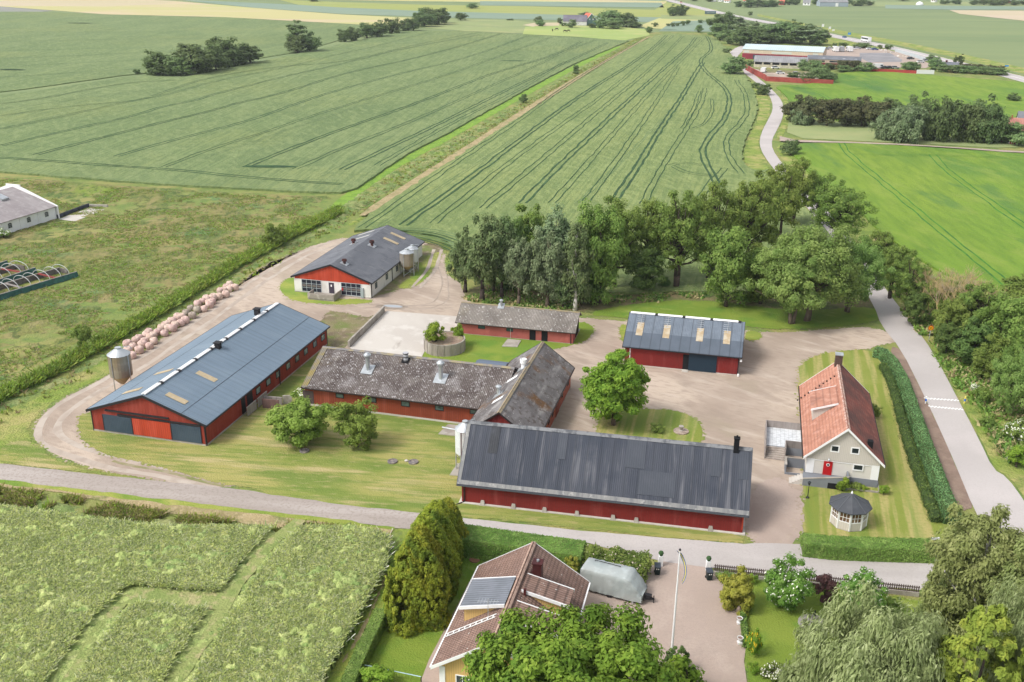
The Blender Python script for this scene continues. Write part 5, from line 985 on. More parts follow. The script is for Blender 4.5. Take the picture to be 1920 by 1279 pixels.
low_wall('slab_wall',[(654,652),(660,645),(712,594),(720,585)],1.1,.3,m_conc2,'pale concrete retaining wall along the left edge of the slab','low wall')
# pen walls at the left end of M
low_wall('pen_wall',[(493,765),(524,768)],1.4,.15,m_wood2,'brown plank pen wall standing nearest the camera left of the rounded green tree','pen wall',group='pen walls on the barn lawn'); low_wall('pen_wall',[(497,757),(530,760)],1.2,.15,m_wood,'grey plank pen wall right behind the brown one','pen wall',group='pen walls on the barn lawn')
low_wall('pen_wall',[(531,758),(548,757)],1.3,.2,m_conc2,'pale concrete pen wall next to the white-flowered elder','pen wall',group='pen walls on the barn lawn')
# manholes on the lawn
for u,v,l in((571,846,'ring with a reddish centre under the green tree'),(736,866,'smaller round well lid on the lawn, left of the other'),(775,867,'larger flat round well lid on the lawn before the silo')):
    g=G(u,v,.06); mb=MB(); mb.lathe([(.62,0),(.62,.16),(.45,.18),(.44,.1)],14); o=mb.build('well_lid',mat('well ring',(.17,.15,.15),[lay((.3,.26,.22),2,.45,.6)],.9)); o.location=g; tag(o,l if 'lid' in l else 'low stone '+l,'well lid','well lids on the lawn')
g=G(762,865,.06); mb=MB(); mb.lathe([(.2,0),(.24,.15),(.1,.25)],8); o=mb.build('field_stone',m_conc); o.location=g; tag(o,'pale stone on the lawn between the two well lids','stone')
g=G(890,1050,.06); mb=MB(); mb.lathe([(.55,0),(.55,.1),(.5,.12)],16); o=mb.build('well_lid',mat('rusty lid',(.25,.13,.08),rough=.8)); o.location=g; tag(o,'reddish round well lid on the garden lawn by the golden cypresses','well lid')
# water post by low shed
g=G(957,634,.15); e=empty('water_pump',g,0,'thin blue-topped water post with a pipe on the pad by the low pink shed','water post'); mb=MB(); mb.tube((0,0,0),(0,0,1.6),.04); mb.tube((1,.3,0),(1,.3,1.7),.04); mb.tube((1,.3,1.65),(3.2,.9,1.75),.05); mb.build('pipe',m_zinc,e); mb=MB(); mb.lathe([(.12,1.6),(.18,1.75),(.05,1.9)],8,c=(1,.3,0)); mb.build('tap_head',mat('blue cap',(.1,.2,.45),rough=.5),e)
# ---------------------------------------------------------------- bales
m_bale=mat('pink net bag',(.55,.42,.36),[lay((.43,.28,.24),1.6,.45,.6,.8),lay((.70,.52,.47),1.1,.5,.64,.7),lay((.22,.10,.09),3.2,.62,.68,.7)],.8,rnd=.07); m_baleg=mat('weathered grey bag',(.36,.30,.25),[lay((.26,.21,.17),1.6,.45,.6,.8),lay((.48,.42,.34),1.1,.5,.64,.7)],.85,rnd=.1)
def bale_mesh(seed):
    mb=MB(); n=16; pr=[(0.35,0),(.56,.08),(.66,.3),(.67,.62),(.6,.88),(.42,1.02),(.2,1.0),(.08,.93)]
    mb.lathe(pr,n)
    mb.v=[(x*(1+.16*mn.noise(Vector((x*2.2,y*2.2,z*2+seed*5)))),y*(1+.16*mn.noise(Vector((x*2.2,y*2.2,z*2+seed*5+9)))),z*(1+.1*mn.noise(Vector((x*2.5,y*2.5,seed))))+.05*mn.noise(Vector((x*6,y*6,seed+z*5)))) for x,y,z in mb.v]
    o=mb.build('filled_bag',m_bale,smooth=True); return o
protos=[bale_mesh(k) for k in range(4)]; first=[True]*4
BP=dict(near=[(249,672),(241,664),(262,662),(240,651),(250,655),(268,652),(281,654),(256,644),(272,645),(289,645),(262,640),(276,634),(283,638),(280,628),(288,634)],
 second=[(296,628),(309,630),(304,621),(316,621),(324,621),(310,615),(317,611),(329,614),(323,608),(332,604),(339,611),(348,606),(341,600),(333,598)],
 grey=[(349,592),(361,597),(358,583),(370,586)],
 third=[(371,575),(383,584),(394,577),(380,570),(387,564),(392,572),(399,570),(401,560),(388,566),(399,564)],
 fourth=[(411,561),(424,557),(414,550),(421,549),(430,547),(425,543),(434,543),(441,544),(431,537)])
LB=dict(near='pink net-wrapped bag in the heap right behind the stained silo',second='pink net-wrapped bag in the second heap along the gravel track',grey='weathered grey-brown bag at the near end of the third heap',third='pink net-wrapped bag in the third heap, beyond the grey ones',fourth='pink net-wrapped bag in the farthest heap along the track')
k=0
for nm,L in BP.items():
    for u,v in L:
        i=k%4; k+=1
        if first[i]: o=protos[i]; first[i]=False
        else: o=protos[i].copy(); C.objects.link(o)
        g=G(u,v); o.location=(g.x,g.y,0); o.rotation_euler=(0,0,random.Random(k).uniform(0,6)); sc=1.02*random.Random(k+50).uniform(.9,1.1); o.scale=(sc,sc,sc*1.05)
        if nm=='grey': 
            o.data=o.data.copy(); o.data.materials[0]=m_baleg
        tag(o,LB[nm],'bag','filled bags along the gravel track' if nm!='grey' else 'grey filled bags along the gravel track')
# ---------------------------------------------------------------- gazebo
g=G(1591,984); gx=39./(F/depth((g.x,g.y,2))); e=empty('gazebo',(g.x,g.y+.35,0),.12,'white nine-sided glazed gazebo with a dark pointed roof on the striped lawn','gazebo')
N=9; r=gx*.83; P_=[(r*math.cos(2*PI*(k+.5)/N-PI/2),r*math.sin(2*PI*(k+.5)/N-PI/2)) for k in range(N)]
mb=MB(); mb.hexa([(x*1.03,y*1.03,0) for x,y in P_],[(x*1.03,y*1.03,.12) for x,y in P_]); mb.build('base',m_conc2,e)
mb=MB(); mb.hexa([(x*.96,y*.96,.12) for x,y in P_],[(x*.96,y*.96,.3) for x,y in P_]); mb.build('floor',m_wood2,e)
for k in range(N):
    a=Vector((*P_[k],0)); b=Vector((*P_[(k+1)%N],0)); nn=(a+b).normalized()
    mb=MB(); mb.beam(a+Vector((0,0,.12)),a+Vector((0,0,2.4)),.16,.16); mb.build('post',m_whitetrim,e)
    mb=MB(); mb.beam(a.lerp(b,.05)+Vector((0,0,.58)),a.lerp(b,.95)+Vector((0,0,.58)),.06,.9); mb.build('wall_panel',m_cream,e)
    w=MB(); 
    for z in(1.06,2.27): w.beam(a.lerp(b,.04)+Vector((0,0,z)),a.lerp(b,.96)+Vector((0,0,z)),.09,.09)
    for t in(.08,.36,.64,.92): w.beam(a.lerp(b,t)+Vector((0,0,1.1)),a.lerp(b,t)+Vector((0,0,2.23)),.05,.05)
    w.beam(a.lerp(b,.1)+Vector((0,0,1.6)),a.lerp(b,.9)+Vector((0,0,1.6)),.045,.045)
    fo=w.build('window',m_whitetrim,e); gl=MB(); gl.beam(a.lerp(b,.08)*.99+Vector((0,0,1.58)),a.lerp(b,.92)*.99+Vector((0,0,1.66)),.012,1.12); gl.build('pane',mat('brownish pane',(.12,.06,.035),[lay((.2,.13,.09),.8,.45,.6)],.15,spec=.7) if k==0 else bpy.data.materials['brownish pane'],fo)
R_=gx*1.02; Q=[(R_*math.cos(2*PI*(k+.5)/N-PI/2),R_*math.sin(2*PI*(k+.5)/N-PI/2)) for k in range(N)]
mb=MB()
for k in range(N): a=Q[k]; b=Q[(k+1)%N]; mb.poly([(*a,2.4),(*b,2.4),(0,0,3.72)]); mb.poly([(*b,2.32),(*a,2.32),(0,0,3.6)]); mb.poly([(*a,2.32),(*b,2.32),(*b,2.4),(*a,2.4)])
mr=mat('charcoal roof felt',(.055,.06,.07),[lay((.08,.085,.095),.8,.45,.62,.7)],.6,spec=.35); ro=mb.build('roof',mr,e)
for k in range(N): mb=MB(); mb.beam((Q[k][0]*.99,Q[k][1]*.99,2.43),(0,0,3.74),.09,.05); mb.build('roof_rib',mat('rib',(.09,.095,.105),rough=.5) if k==0 else bpy.data.materials['rib'],ro)
mb=MB(); mb.lathe([(.1,3.68),(.12,3.8),(.03,4.02)],8); mb.build('finial',m_whitetrim,ro)
# lamp post, street sign, round warning sign, bollards
g=G(1514,934); h=hgt(g,902); e=empty('garden_lamp',g,0,'black cast garden lamp at the corner of the lawn by the grey steps','lamp'); mb=MB(); mb.lathe([(.22,0),(.2,.12),(.08,.25),(.05,.5),(.04,h*.78)],10); mb.build('post',m_darktrim,e); mb=MB(); mb.lathe([(.1,h*.78),(.2,h*.92),(.22,h*.93),(.04,h)],6); mb.build('lantern',m_glass,e)
g=G(1742,1034); e=empty('street_sign',g,.1,'white street name sign on a thin post above the clipped hedge','sign'); h=hgt(g,1008); mb=MB(); mb.tube((0,0,0),(0,0,h),.04); mb.build('post',m_zinc,e); mb=MB(); mb.box(0,.95,-.03,.03,h-.28,h); mb.build('sign_plate',m_white,e)
g=G(1741,641); h=hgt(g,611); e=empty('warning_sign',g,0,'round yellow sign with red rim on a post at the roadside thicket','sign'); mb=MB(); mb.tube((0,0,0),(0,0,h),.05); mb.build('post',m_zinc,e)
c=lambda r,y:[(r*math.cos(2*PI*k/18),y,h-.35+r*math.sin(2*PI*k/18)) for k in range(18)]
mb=MB(); mb.hexa(c(.42,-.06),c(.42,-.03)); mb.build('rim',mat('sign red',(.65,.08,.01),rough=.5),e); mb=MB(); mb.hexa(c(.31,-.08),c(.31,-.061)); pl=mb.build('sign_plate',mat('sign yellow',(.9,.45,.01),rough=.5),e)
mb=MB(); mb.path([(.12*math.cos(a)-.02,-.09,h-.35+.13*math.sin(a)) for a in[.3+k*.5 for k in range(11)]],[.025]*11,5); mb.build('symbol',m_darktrim,pl)
m_refb=mat('blue reflector',(.02,.15,.6),rough=.4); m_refy=mat('yellow post',(.75,.62,.12),rough=.5)
for u,v,vt,l in((1735,757,743,'short blue and white marker post by the hedge at the speed hump'),(1808,757,743,'yellow, white and blue marker post on the grass side of the speed hump')):
    g=G(u,v); h=hgt(g,vt); e=empty('marker_post',g,0,l,'marker post','marker posts at the speed hump'); mb=MB(); mb.lathe([(.1,0),(.1,h*.35),(.11,h*.36)],8); mb.build('post_base',m_refy if u>1750 else m_white,e); mb=MB(); mb.lathe([(.115,h*.36),(.115,h*.68)],8); mb.build('blue_band',m_refb,e); mb=MB(); mb.lathe([(.11,h*.68),(.11,h*.95),(.06,h)],8); mb.build('post_top',m_white if u<1750 else m_refy,e)
# flagpole with pennant
g=G(1258,1241); h=hgt(g,1031); e=empty('flagpole',g,0,'tall white flagpole with a blue and yellow pennant on the gravel court','flagpole'); mb=MB(); mb.lathe([(.16,0),(.12,.3),(.09,h*.5),(.05,h-.1)],10); mb.build('pole',m_whitetrim,e); mb=MB(); mb.lathe([(.05,h-.1),(.12,h),(.05,h+.12)],8); mb.build('finial',m_darktrim,e)
mb=MB(); mb2=MB(); n=14
for k in range(n):
    t0,t1=k/n,(k+1)/n; X_=lambda t:.08+.75*math.sin(t*2.3)*(1-.35*t); Z_=lambda t:h-.35-3.1*t; wd=lambda t:.42*(1-t)+.03
    Yv=lambda t:.12*math.sin(t*7)
    for m_,o0,o1 in((mb,.33,.67),(mb2,0,.33),(mb2,.67,1.)):
        q=[(X_(t)-wd(t)*(o-.2),Yv(t)+.1*o,Z_(t)+.25*o) for t,o in((t0,o0),(t1,o0),(t1,o1),(t0,o1))]
        m_.hexa([(x,y-.008,z) for x,y,z in q],[(x,y+.008,z) for x,y,z in q])
pn=mb2.build('pennant',mat('flag blue',(.10,.17,.36),rough=.8),e); mb.build('yellow_stripe',mat('flag yellow',(.8,.65,.08),rough=.8),pn)
# bins
m_bin=mat('dark green bin plastic',(.012,.025,.025),rough=.45); m_binl=mat('bin lid plastic',(.05,.06,.075),rough=.4)
for u,v,l in((1232,1076,'dark wheelie bin at the end of the flowering hedge'),(1329,1086,'dark wheelie bin at the start of the picket fence')):
    g=G(u,v,.07); e=empty('wheelie_bin',g,-.1 if u<1300 else .05,l,'bin','wheelie bins at the court entrance')
    for dx in(0,):
        mb=MB(); mb.hexa([(-.24,-.28,.06),(.24,-.28,.06),(.24,.26,.06),(-.24,.26,.06)],[(-.31,-.38,1.0),(.31,-.38,1.0),(.31,.34,1.0),(-.31,.34,1.0)]); mb.build('body',m_bin,e)
        mb=MB(); mb.hexa([(-.33,-.42,1.0),(.33,-.42,1.0),(.33,.38,1.02),(-.33,.38,1.02)],[(-.3,-.38,1.07),(.3,-.38,1.07),(.3,.38,1.12),(-.3,.38,1.12)]); mb.build('lid',m_binl,e)
        for s_ in(-1,1): mb=MB(); mb.tube((s_*.24,.3,.12),(s_*.31,.3,.12),.12,.12,10); mb.build('wheel',m_darktrim,e)
        mb=MB(); mb.box(-.14,-.04,-.395,-.385,.75,.85); mb.box(.05,.15,-.395,-.385,.75,.85); mb.build('label_stickers',m_white,e)
    g2=G(u+(-2 if u>1300 else 6),v-16,.07); p=empty('gate_pillar',(g2.x,g2.y,.07),0,('white gate pillar with a small potted plant beside the right-hand bin','white gate pillar behind the left-hand bin')[u<1300],'gate pillar'); mb=MB(); mb.box(-.22,.22,-.22,.22,0,1.15); mb.build('pillar',m_whitetrim,p); mb=MB(); mb.lathe([(.12,1.15),(.2,1.3),(.28,1.45),(.2,1.65),(.05,1.72)],9); mb.build('box_ball',mat('clipped ball plant',(.04,.09,.03),rough=.9),p)
# picket fence
a=G(1338,1076); b=G(1722,1118)
e=empty('picket_fence',a,math.atan2(b.y-a.y,b.x-a.x),'brown picket fence on a low concrete wall along the village road','fence'); Ln=(b-a).length
mb=MB(); mb.box(0,Ln*.82,-.12,.12,0,.35); mb.box(Ln*.82+.02,Ln,-.15,.15,0,.5); mb.build('low_wall',m_conc2,e)
mb=MB(); mb.box(0,Ln,-.03,.03,.5,.58); mb.box(0,Ln,-.03,.03,.95,1.03); mb.build('rail',mat('brown picket paint',(.08,.05,.045),[lay((.13,.10,.09),2,.45,.6)],.8),e)
n=96; m_pk=bpy.data.materials['brown picket paint']
pk0=None
for k in range(n):
    if pk0 is None:
        mb=MB(); mb.hexa([(-.05,-.055,.4),(.05,-.055,.4),(.05,-.032,.4),(-.05,-.032,.4)],[(-.05,-.055,1.2),(.05,-.055,1.2),(.05,-.032,1.2),(-.05,-.032,1.2)]); pk0=mb.build('picket',m_pk,e); o=pk0
    else: o=pk0.copy(); C.objects.link(o); o.parent=e
    o.location=(Ln*(k+.5)/n,0,0)
# urns, stones, sculpture
m_urn=mat('white cast urn',(.72,.72,.72),[lay((.5,.5,.48),3,.5,.62,.7)],.6)
for u,v,l in((1386,1169,'white urn on the court edge, the farther of two'),(1387,1206,'white urn on the court edge, nearer the camera')):
    g=G(u,v,.07); e=empty('garden_urn',g,0,l,'urn','white urns along the court'); mb=MB(); mb.box(-.22,.22,-.22,.22,0,.16); mb.build('foot',m_urn,e); mb=MB(); mb.lathe([(.12,.16),(.09,.3),(.22,.42),(.27,.6),(.29,.64),(.24,.64),(.2,.55)],14); mb.build('bowl',m_urn,e)
    mb=MB(); mb.lathe([(.26,.56),(.2,.62),(.05,.63)],10); mb.build('soil',m_soil,e)
g=G(1385,1150,.07); mb=MB(); mb.lathe([(.25,0),(.28,.3),(.2,.6),(.08,.8)],8); mb.v=[(x*(1+.3*mn.noise(Vector((x*3,y*3,z*3)))),y,z) for x,y,z in mb.v]; o=mb.build('standing_stone',mat('brown stone',(.25,.19,.16),[lay((.15,.12,.1),3,.45,.6)],.9)); o.location=g; tag(o,'small brown standing stone beside the golden shrub on the court edge','stone')
g=G(1524,1170,.07); mb=MB(); mb.lathe([(1.35,0),(1.35,.12),(1.3,.14)],24); o=mb.build('round_paving',mat('grey paving',(.25,.23,.21),[lay((.32,.3,.28),2,.45,.6)],.9)); o.location=g; tag(o,'round grey paved disc on the lawn next to the willow','paving')
g=G(1526,1163,.2); e=empty('garden_figure',g,0,'slim dark bronze garden figure standing on the round paving','sculpture'); mb=MB(); mb.lathe([(.08,0),(.06,.1),(.09,.35),(.12,.6),(.15,.8),(.06,.9),(.09,1.0),(.03,1.12)],8,sy=.7); mb.tube((.1,0,.78),(.28,0,.55),.035,.025); mb.tube((-.1,0,.78),(-.2,0,1.0),.035,.025); mb.build('figure',mat('dark bronze',(.02,.025,.022),rough=.5,metal=.4),e)
# planter disc on the island
g=G(1277,809,.07); e=empty('stone_urn',g,0,'small grey stone urn on a pink stone ring in the yard island','urn'); mb=MB(); mb.lathe([(1.,0),(1.,.12),(.85,.14)],16); mb.build('stone_ring',mat('pale stones',(.42,.34,.28),[lay((.3,.23,.19),2.5,.45,.6)],.9,bump=.1,bs=6),e); mb=MB(); mb.lathe([(.3,.14),(.16,.3),(.35,.75),(.3,.8)],10); mb.build('urn',m_conc2,e)
# pool edge bottom left of yellow house
a=G(655,1290); b=G(662,1258); c_=G(790,1285)
e=empty('trampoline_rail',(b.x,b.y,0),0,'pale blue metal rail at the bottom edge by the garden hedge','rail'); mb=MB(); B0=Vector((0,0,.9)); mb.tube(B0,Vector((a.x-b.x,a.y-b.y,.9)),.04); mb.tube(B0,Vector((c_.x-b.x,c_.y-b.y,.9)),.04); mb.build('top_rail',mat('pale blue rail',(.4,.55,.6),rough=.5),e)
for q in(B0,Vector((a.x-b.x,a.y-b.y,.9)),Vector((c_.x-b.x,c_.y-b.y,.9)),Vector(((c_.x-b.x)*.5,(c_.y-b.y)*.5,.9))): mb=MB(); mb.tube((q.x,q.y,0),(q.x,q.y,.9),.05); mb.build('post',m_darktrim,e)
# ---------------------------------------------------------------- covered caravan
p0=G(1088,1098,.07); p1=G(1207,1130,.07)
yw=math.atan2(p1.y-p0.y,p1.x-p0.x); c0=G(1150,1110,.07)
e=empty('covered_caravan',(c0.x,c0.y,.07),yw,'caravan under a wrinkled grey cover parked on the gravel court','caravan')
L2=3.1; w2=1.12
prof=[(-L2,.35),(L2-.05,.35),(L2,.9),(L2-.35,1.6),(L2-1.0,2.25),(L2-2.2,2.5),(-L2+.5,2.5),(-L2+.12,2.3),(-L2,1.9)]
def caravan():
    mb=MB(); nx=40; 
    def top(x):
        pts=[(-L2,2.35),(-L2+.15,2.5),(L2-1.7,2.6),(L2-1.25,2.45),(L2-.6,1.75),(L2-.12,1.1),(L2,.85)]
        for (a,b),(c,d) in zip(pts,pts[1:]):
            if a<=x<=c: return b+(d-b)*(x-a)/(c-a)
        return .8
    rows=[]
    for i in range(nx+1):
        x=-L2+2*L2*i/nx; t=top(x); ring=[]; w=w2*(1-.12*max(0,(x-L2+1.2)/1.2))
        cs=[(-w,.32),(-w*1.01,.7),(-w,1.2),(-w*.99,t*.8),(-w*.98,t-.06),(-w*.9,t+.02),(0,t+.07),(w*.9,t+.02),(w*.98,t-.06),(w*.99,t*.8),(w,1.2),(w*1.01,.7),(w,.32)]
        for j,(y,z) in enumerate(cs):
            wr=.08*mn.noise(Vector((x*1.6,y*1.5,z*2.2)))+.07*mn.noise(Vector((x*4.5,y*4+z*1.5,z*1.3)))
            ring.append((x+wr*.5,y+wr*(1 if y>0 else -1),z+wr*(.7 if .4<z else 0)))
        rows.append(ring)
    k=len(rows[0])
    for r_ in rows: mb.v+=r_
    for i in range(nx):
        for j in range(k-1): a=i*k+j; mb.f.append((a,a+1,a+k+1,a+k)); mb.m.append(0)
    mb.f.append(tuple(range(k))); mb.f.append(tuple(range(nx*k+k-1,nx*k-1,-1))); mb.m+=[0,0]
    return mb.build('cover',mat('grey caravan cover',(.36,.39,.385),[lay((.30,.345,.345),.5,.42,.62,.7),lay((.45,.50,.50),1.1,.52,.66,.6)],.65,bump=.03,bs=3),e,True)
caravan()
for s_ in(-1,1): mb=MB(); mb.tube((-.1,s_*.85,.32),(-.1,s_*1.05,.32),.33,.33,14); mb.build('wheel',m_darktrim,e)
mb=MB(); mb.beam((L2-.1,-.5,.42),(L2+1.0,0,.42),.08,.1); mb.beam((L2-.1,.5,.42),(L2+1.0,0,.42),.08,.1); mb.box(L2+.05,L2+.7,-.22,.22,.4,.78); mb.tube((L2+.95,0,0),(L2+.95,0,.8),.05); mb.build('drawbar',m_darktrim,e)
mb=MB(); mb.box(L2-.95,L2-.75,-1.0,-.8,0,.3); mb.build('corner_steady',m_zinc,e); mb=MB(); mb.tube((-L2+.9,.6,2.68),(.4,.6,2.68),.03); mb.tube((-L2+.9,.6,2.55),(-L2+.9,.6,2.68),.03); mb.tube((.4,.6,2.55),(.4,.6,2.68),.03); mb.build('roof_rail',m_darktrim,e)
# ================================================================ vegetation
def leafmat(name,c,c2,c3,tr=.42):
    c,c2,c3=[tuple(min(.8,q*1.35) for q in k) for k in (c,c2,c3)]; return mat(name,c,[lay(c2,.45,.42,.6,.9),lay(c3,1.3,.52,.64,.7)],.75,transl=tr,rnd=.08,spec=.2)
LM=dict(
 maple=leafmat('maple leaves',(.135,.20,.03),(.085,.145,.022),(.20,.26,.045)),
 ash=leafmat('ash leaves',(.13,.175,.048),(.08,.12,.032),(.20,.235,.075)),
 birch=leafmat('birch leaves',(.135,.175,.085),(.085,.125,.055),(.21,.24,.13)),
 grey=leafmat('grey green leaves',(.165,.215,.13),(.11,.155,.085),(.25,.29,.19)),
 dark=leafmat('dark leaves',(.065,.115,.035),(.04,.08,.025),(.11,.165,.055)),
 far=leafmat('far leaves',(.085,.12,.055),(.06,.09,.04),(.13,.165,.08)),
 farlight=leafmat('far light leaves',(.13,.19,.085),(.09,.14,.06),(.2,.26,.12)),
 gold=leafmat('golden cypress',(.15,.165,.018),(.075,.105,.014),(.24,.225,.028),.12),
 lime=leafmat('lime leaves',(.24,.31,.035),(.16,.24,.025),(.34,.38,.07)),
 copper=leafmat('copper leaves',(.11,.085,.05),(.07,.065,.035),(.17,.135,.075)),
 purple=leafmat('purple leaves',(.10,.05,.05),(.065,.035,.035),(.17,.09,.085)),
 willow=leafmat('willow leaves',(.25,.28,.13),(.17,.20,.085),(.36,.38,.22)),
 bright=leafmat('bright leaves',(.12,.215,.022),(.07,.15,.016),(.20,.30,.04),.3),
 yconf=leafmat('yellow conifer',(.16,.19,.03),(.10,.13,.02),(.25,.26,.045),.15),
 hedge=leafmat('hedge leaves',(.12,.20,.045),(.075,.14,.03),(.19,.27,.08),.15),
 hedged=leafmat('bluish hedge leaves',(.09,.165,.06),(.06,.12,.04),(.15,.23,.09),.15),
)
m_bark=mat('grey bark',(.16,.12,.09),[lay((.10,.075,.06),2,.42,.6,.8,(1,1,.2)),lay((.24,.2,.16),1.5,.55,.66,.6,(1,1,.3))],.95); m_barkd=mat('dark bark',(.075,.055,.045),[lay((.045,.035,.03),2,.42,.6,.8,(1,1,.2))],.95)
m_barkw=mat('white birch bark',(.62,.59,.55),[lay((.1,.085,.08),1.6,.56,.62,.9,(.5,.5,2.2)),lay((.48,.44,.4),.6,.45,.6,.7)],.8)
m_dead=mat('yellowish dead twigs',(.42,.32,.15),[lay((.33,.27,.18),1,.45,.6)],.9)
m_flower=mat('white blossom',(.72,.72,.62),rough=.7); m_yflower=mat('yellow blossom',(.7,.5,.03),rough=.7); m_pflower=mat('pale pink blossom',(.6,.5,.42),rough=.7)
# generic crown: leaf cards gathered in clumps.  kind = dict of parameters, nominal size (w,h) in metres
def crown(name,w,h,zb,n,ncl,leaf,lm,seed,shape='round',clr=.13,droop=0.,aspect=1.5,flat=.7,extra=None,frac=.03,gap=0.,out=.42):
    rg=np.random.default_rng(seed); cz=(zb+h)/2; hz=(h-zb)/2; R=w/2
    th=rg.uniform(0,2*PI,ncl*3); u=rg.uniform(-1,1,ncl*3); rad=rg.uniform(0,1,ncl*3)**out
    if shape=='cone':
        t=rg.uniform(0,1,ncl)**1.35; th=th[:ncl]; rr=np.sin(np.clip((1-t)*1.25+.08,0,1)*PI/2)**.9*R*(.72+.28*rad[:ncl]**.5); lob=1+.18*np.sin(th*3+seed)+.1*np.sin(th*5+t*9)
        c=np.stack([rr*lob*np.cos(th),rr*lob*np.sin(th),zb+t*(h-zb)*.97],1)
    else:
        s=np.sqrt(1-u**2); lob=np.array([1+.24*mn.noise(Vector((math.cos(a)*b*1.6+seed*3,math.sin(a)*b*1.6,q*1.8)))*1.6 for a,b,q in zip(th,s,u)])
        x=s*np.cos(th)*rad*lob; y=s*np.sin(th)*rad*lob; z=u*rad*lob
        if shape=='top': z=np.where(z<0,z*.75,z)
        c=np.stack([x*R*.88,y*R*.88,cz+z*hz*.9],1)
        if gap: 
            k=np.array([mn.noise(Vector((p[0]*.45,p[1]*.45,p[2]*.45+seed*7))) for p in c])>-.25+gap*.5-.25; c=c[k]
        c=c[:ncl]
    ncl=len(c); k=rg.integers(0,ncl,n); cr_=clr*w*rg.uniform(.6,1.35,ncl)
    d=rg.normal(0,1,(n,3)); d/=np.linalg.norm(d,axis=1)[:,None]; rr=rg.uniform(0,1,n)**.45
    off=d*(rr*cr_[k])[:,None]; off[:,2]*=flat
    if droop: off[:,2]-=np.abs(rg.normal(0,droop,n)); 
    p=c[k]+off; p[:,2]=np.maximum(p[:,2],.05)
    # leaf card frame: facing out of its clump, up, and scattered
    nm=d*1.+np.array([0,0,.55])+rg.normal(0,.45,(n,3))+ (c[k]-np.array([0,0,cz]))/max(w,h)*1.2
    nm/=np.linalg.norm(nm,axis=1)[:,None]
    if droop: t1=np.tile(np.array([[.12,0,-1.]]),(n,1))+rg.normal(0,.25,(n,3))
    else: t1=rg.normal(0,1,(n,3))
    t1-=nm*np.sum(t1*nm,1)[:,None]; t1/=np.linalg.norm(t1,axis=1)[:,None]; t2=np.cross(nm,t1)
    L=leaf*rg.uniform(.6,1.25,n)[:,None]; a=t1*L*aspect/2; b=t2*L/2
    v=np.stack([p-a*.9,p+b*.9-a*.1,p+a,p-b*.9+a*.1],1).reshape(-1,3)
    f=np.arange(n*4).reshape(n,4); mats=[lm]; mi=np.zeros(n,int)
    if extra is not None:
        mats.append(extra); outer=(rr>.75)&(d[:,2]>-.1)&(rg.uniform(0,1,n)<frac*2.5); mi[outer]=1
    me=npmesh(name,v,f,mats,'mesh',mi=mi); return me,c
def trunkmesh(w,h,zb,c,seed,bark,nl=9,r=None,forks=1,lean=0.,limb=.35):
    rg=random.Random(seed); mb=MB(); r=r or h*.018+.08
    for q in range(forks):
        a=rg.uniform(0,6.28); sx=(.0 if forks==1 else .5*math.cos(a+q*2.2)); sy=(.0 if forks==1 else .5*math.sin(a+q*2.2))
        pts=[Vector((sx*.3,sy*.3,-.1))]; m=6
        for i in range(1,m+1):
            t=i/m; pts.append(Vector((sx*(.3+t*2)+lean*t*t+rg.uniform(-.12,.12),sy*(.3+t*2)+rg.uniform(-.12,.12),t*h*.82)))
        mb.path(pts,[r*(1.35 if i==0 else 1-.83*i/m) for i in range(m+1)],7)
        cc=sorted(c.tolist(),key=lambda p:rg.random())[:nl]
        for p in cc:
            P3=Vector(p); zt=max(zb*.7,min(P3.z*limb+zb*.45,h*.7)); t=zt/(h*.82); i=min(m-1,int(t*m)); s=pts[i].lerp(pts[i+1],t*m-i)
            mid=s.lerp(P3,.5)+Vector((rg.uniform(-.3,.3),rg.uniform(-.3,.3),-.15*(P3-s).length*.4)); mb.path([s,mid,P3],[r*.45*(1-t*.6),r*.26*(1-t*.5),.03],5)
    mb_m=bpy.data.meshes.new('trunk'); mb_m.from_pydata(mb.v,[],mb.f); mb_m.materials.append(bark); mb_m.polygons.foreach_set('use_smooth',[True]*len(mb.f)); mb_m.update(); return mb_m
KINDS={}
def kind(key,w,h,zb,n,ncl,leaf,lm,bark=m_bark,nv=2,**k):
    tk={q:k.pop(q) for q in('nl','forks','lean','r','limb') if q in k}; L=[]
    for s in range(nv):
        sd=abs(hash(key))%1000 if 0 else sum(map(ord,key))*7+s*31
        me,c=crown('crown',w,h,zb,n,ncl,leaf,LM[lm] if isinstance(lm,str) else lm,sd,**k); L.append((me,trunkmesh(w,h,zb,c,sd,bark,**tk),w,h))
    KINDS[key]=L
kind('maple',9,10,.3,34000,190,.26,'maple',clr=.09,nv=1)
kind('mapled',8,10,.4,16000,120,.28,'ash',clr=.11,nv=1)
kind('ash',10,11,2.2,17000,110,.21,'ash',m_barkd,clr=.085,nl=30,forks=2,gap=.5,nv=3,limb=.5)
kind('ashbig',13,11,1.2,44000,190,.2,leafmat('big ash leaves',(.16,.225,.075),(.10,.165,.05),(.24,.31,.13)),m_bark,clr=.075,nl=34,forks=2,gap=.35,nv=2,limb=.5)
kind('oakgreen',9,10,.5,20000,120,.24,'ash',m_barkd,clr=.11,nl=14,nv=2)
kind('birch',6,12,2.3,13000,90,.24,'birch',m_barkd,clr=.12,droop=.55,aspect=1.9,nl=16,nv=3,gap=.2,out=.5)
kind('birchw',6,12,1.6,12000,80,.24,'birch',m_barkw,clr=.12,droop=.6,aspect=1.9,nl=18,nv=1,gap=.3,out=.5)
kind('birchl',6,12,2.0,13000,90,.24,'grey',m_bark,clr=.12,droop=.6,aspect=1.9,nl=16,nv=2,gap=.2)
kind('darktree',7,9,.0,12000,80,.28,'dark',m_barkd,clr=.14,nv=2)
kind('far',8,9,-.3,2600,60,.55,'far',m_barkd,clr=.17,nl=4,nv=4,out=.36)
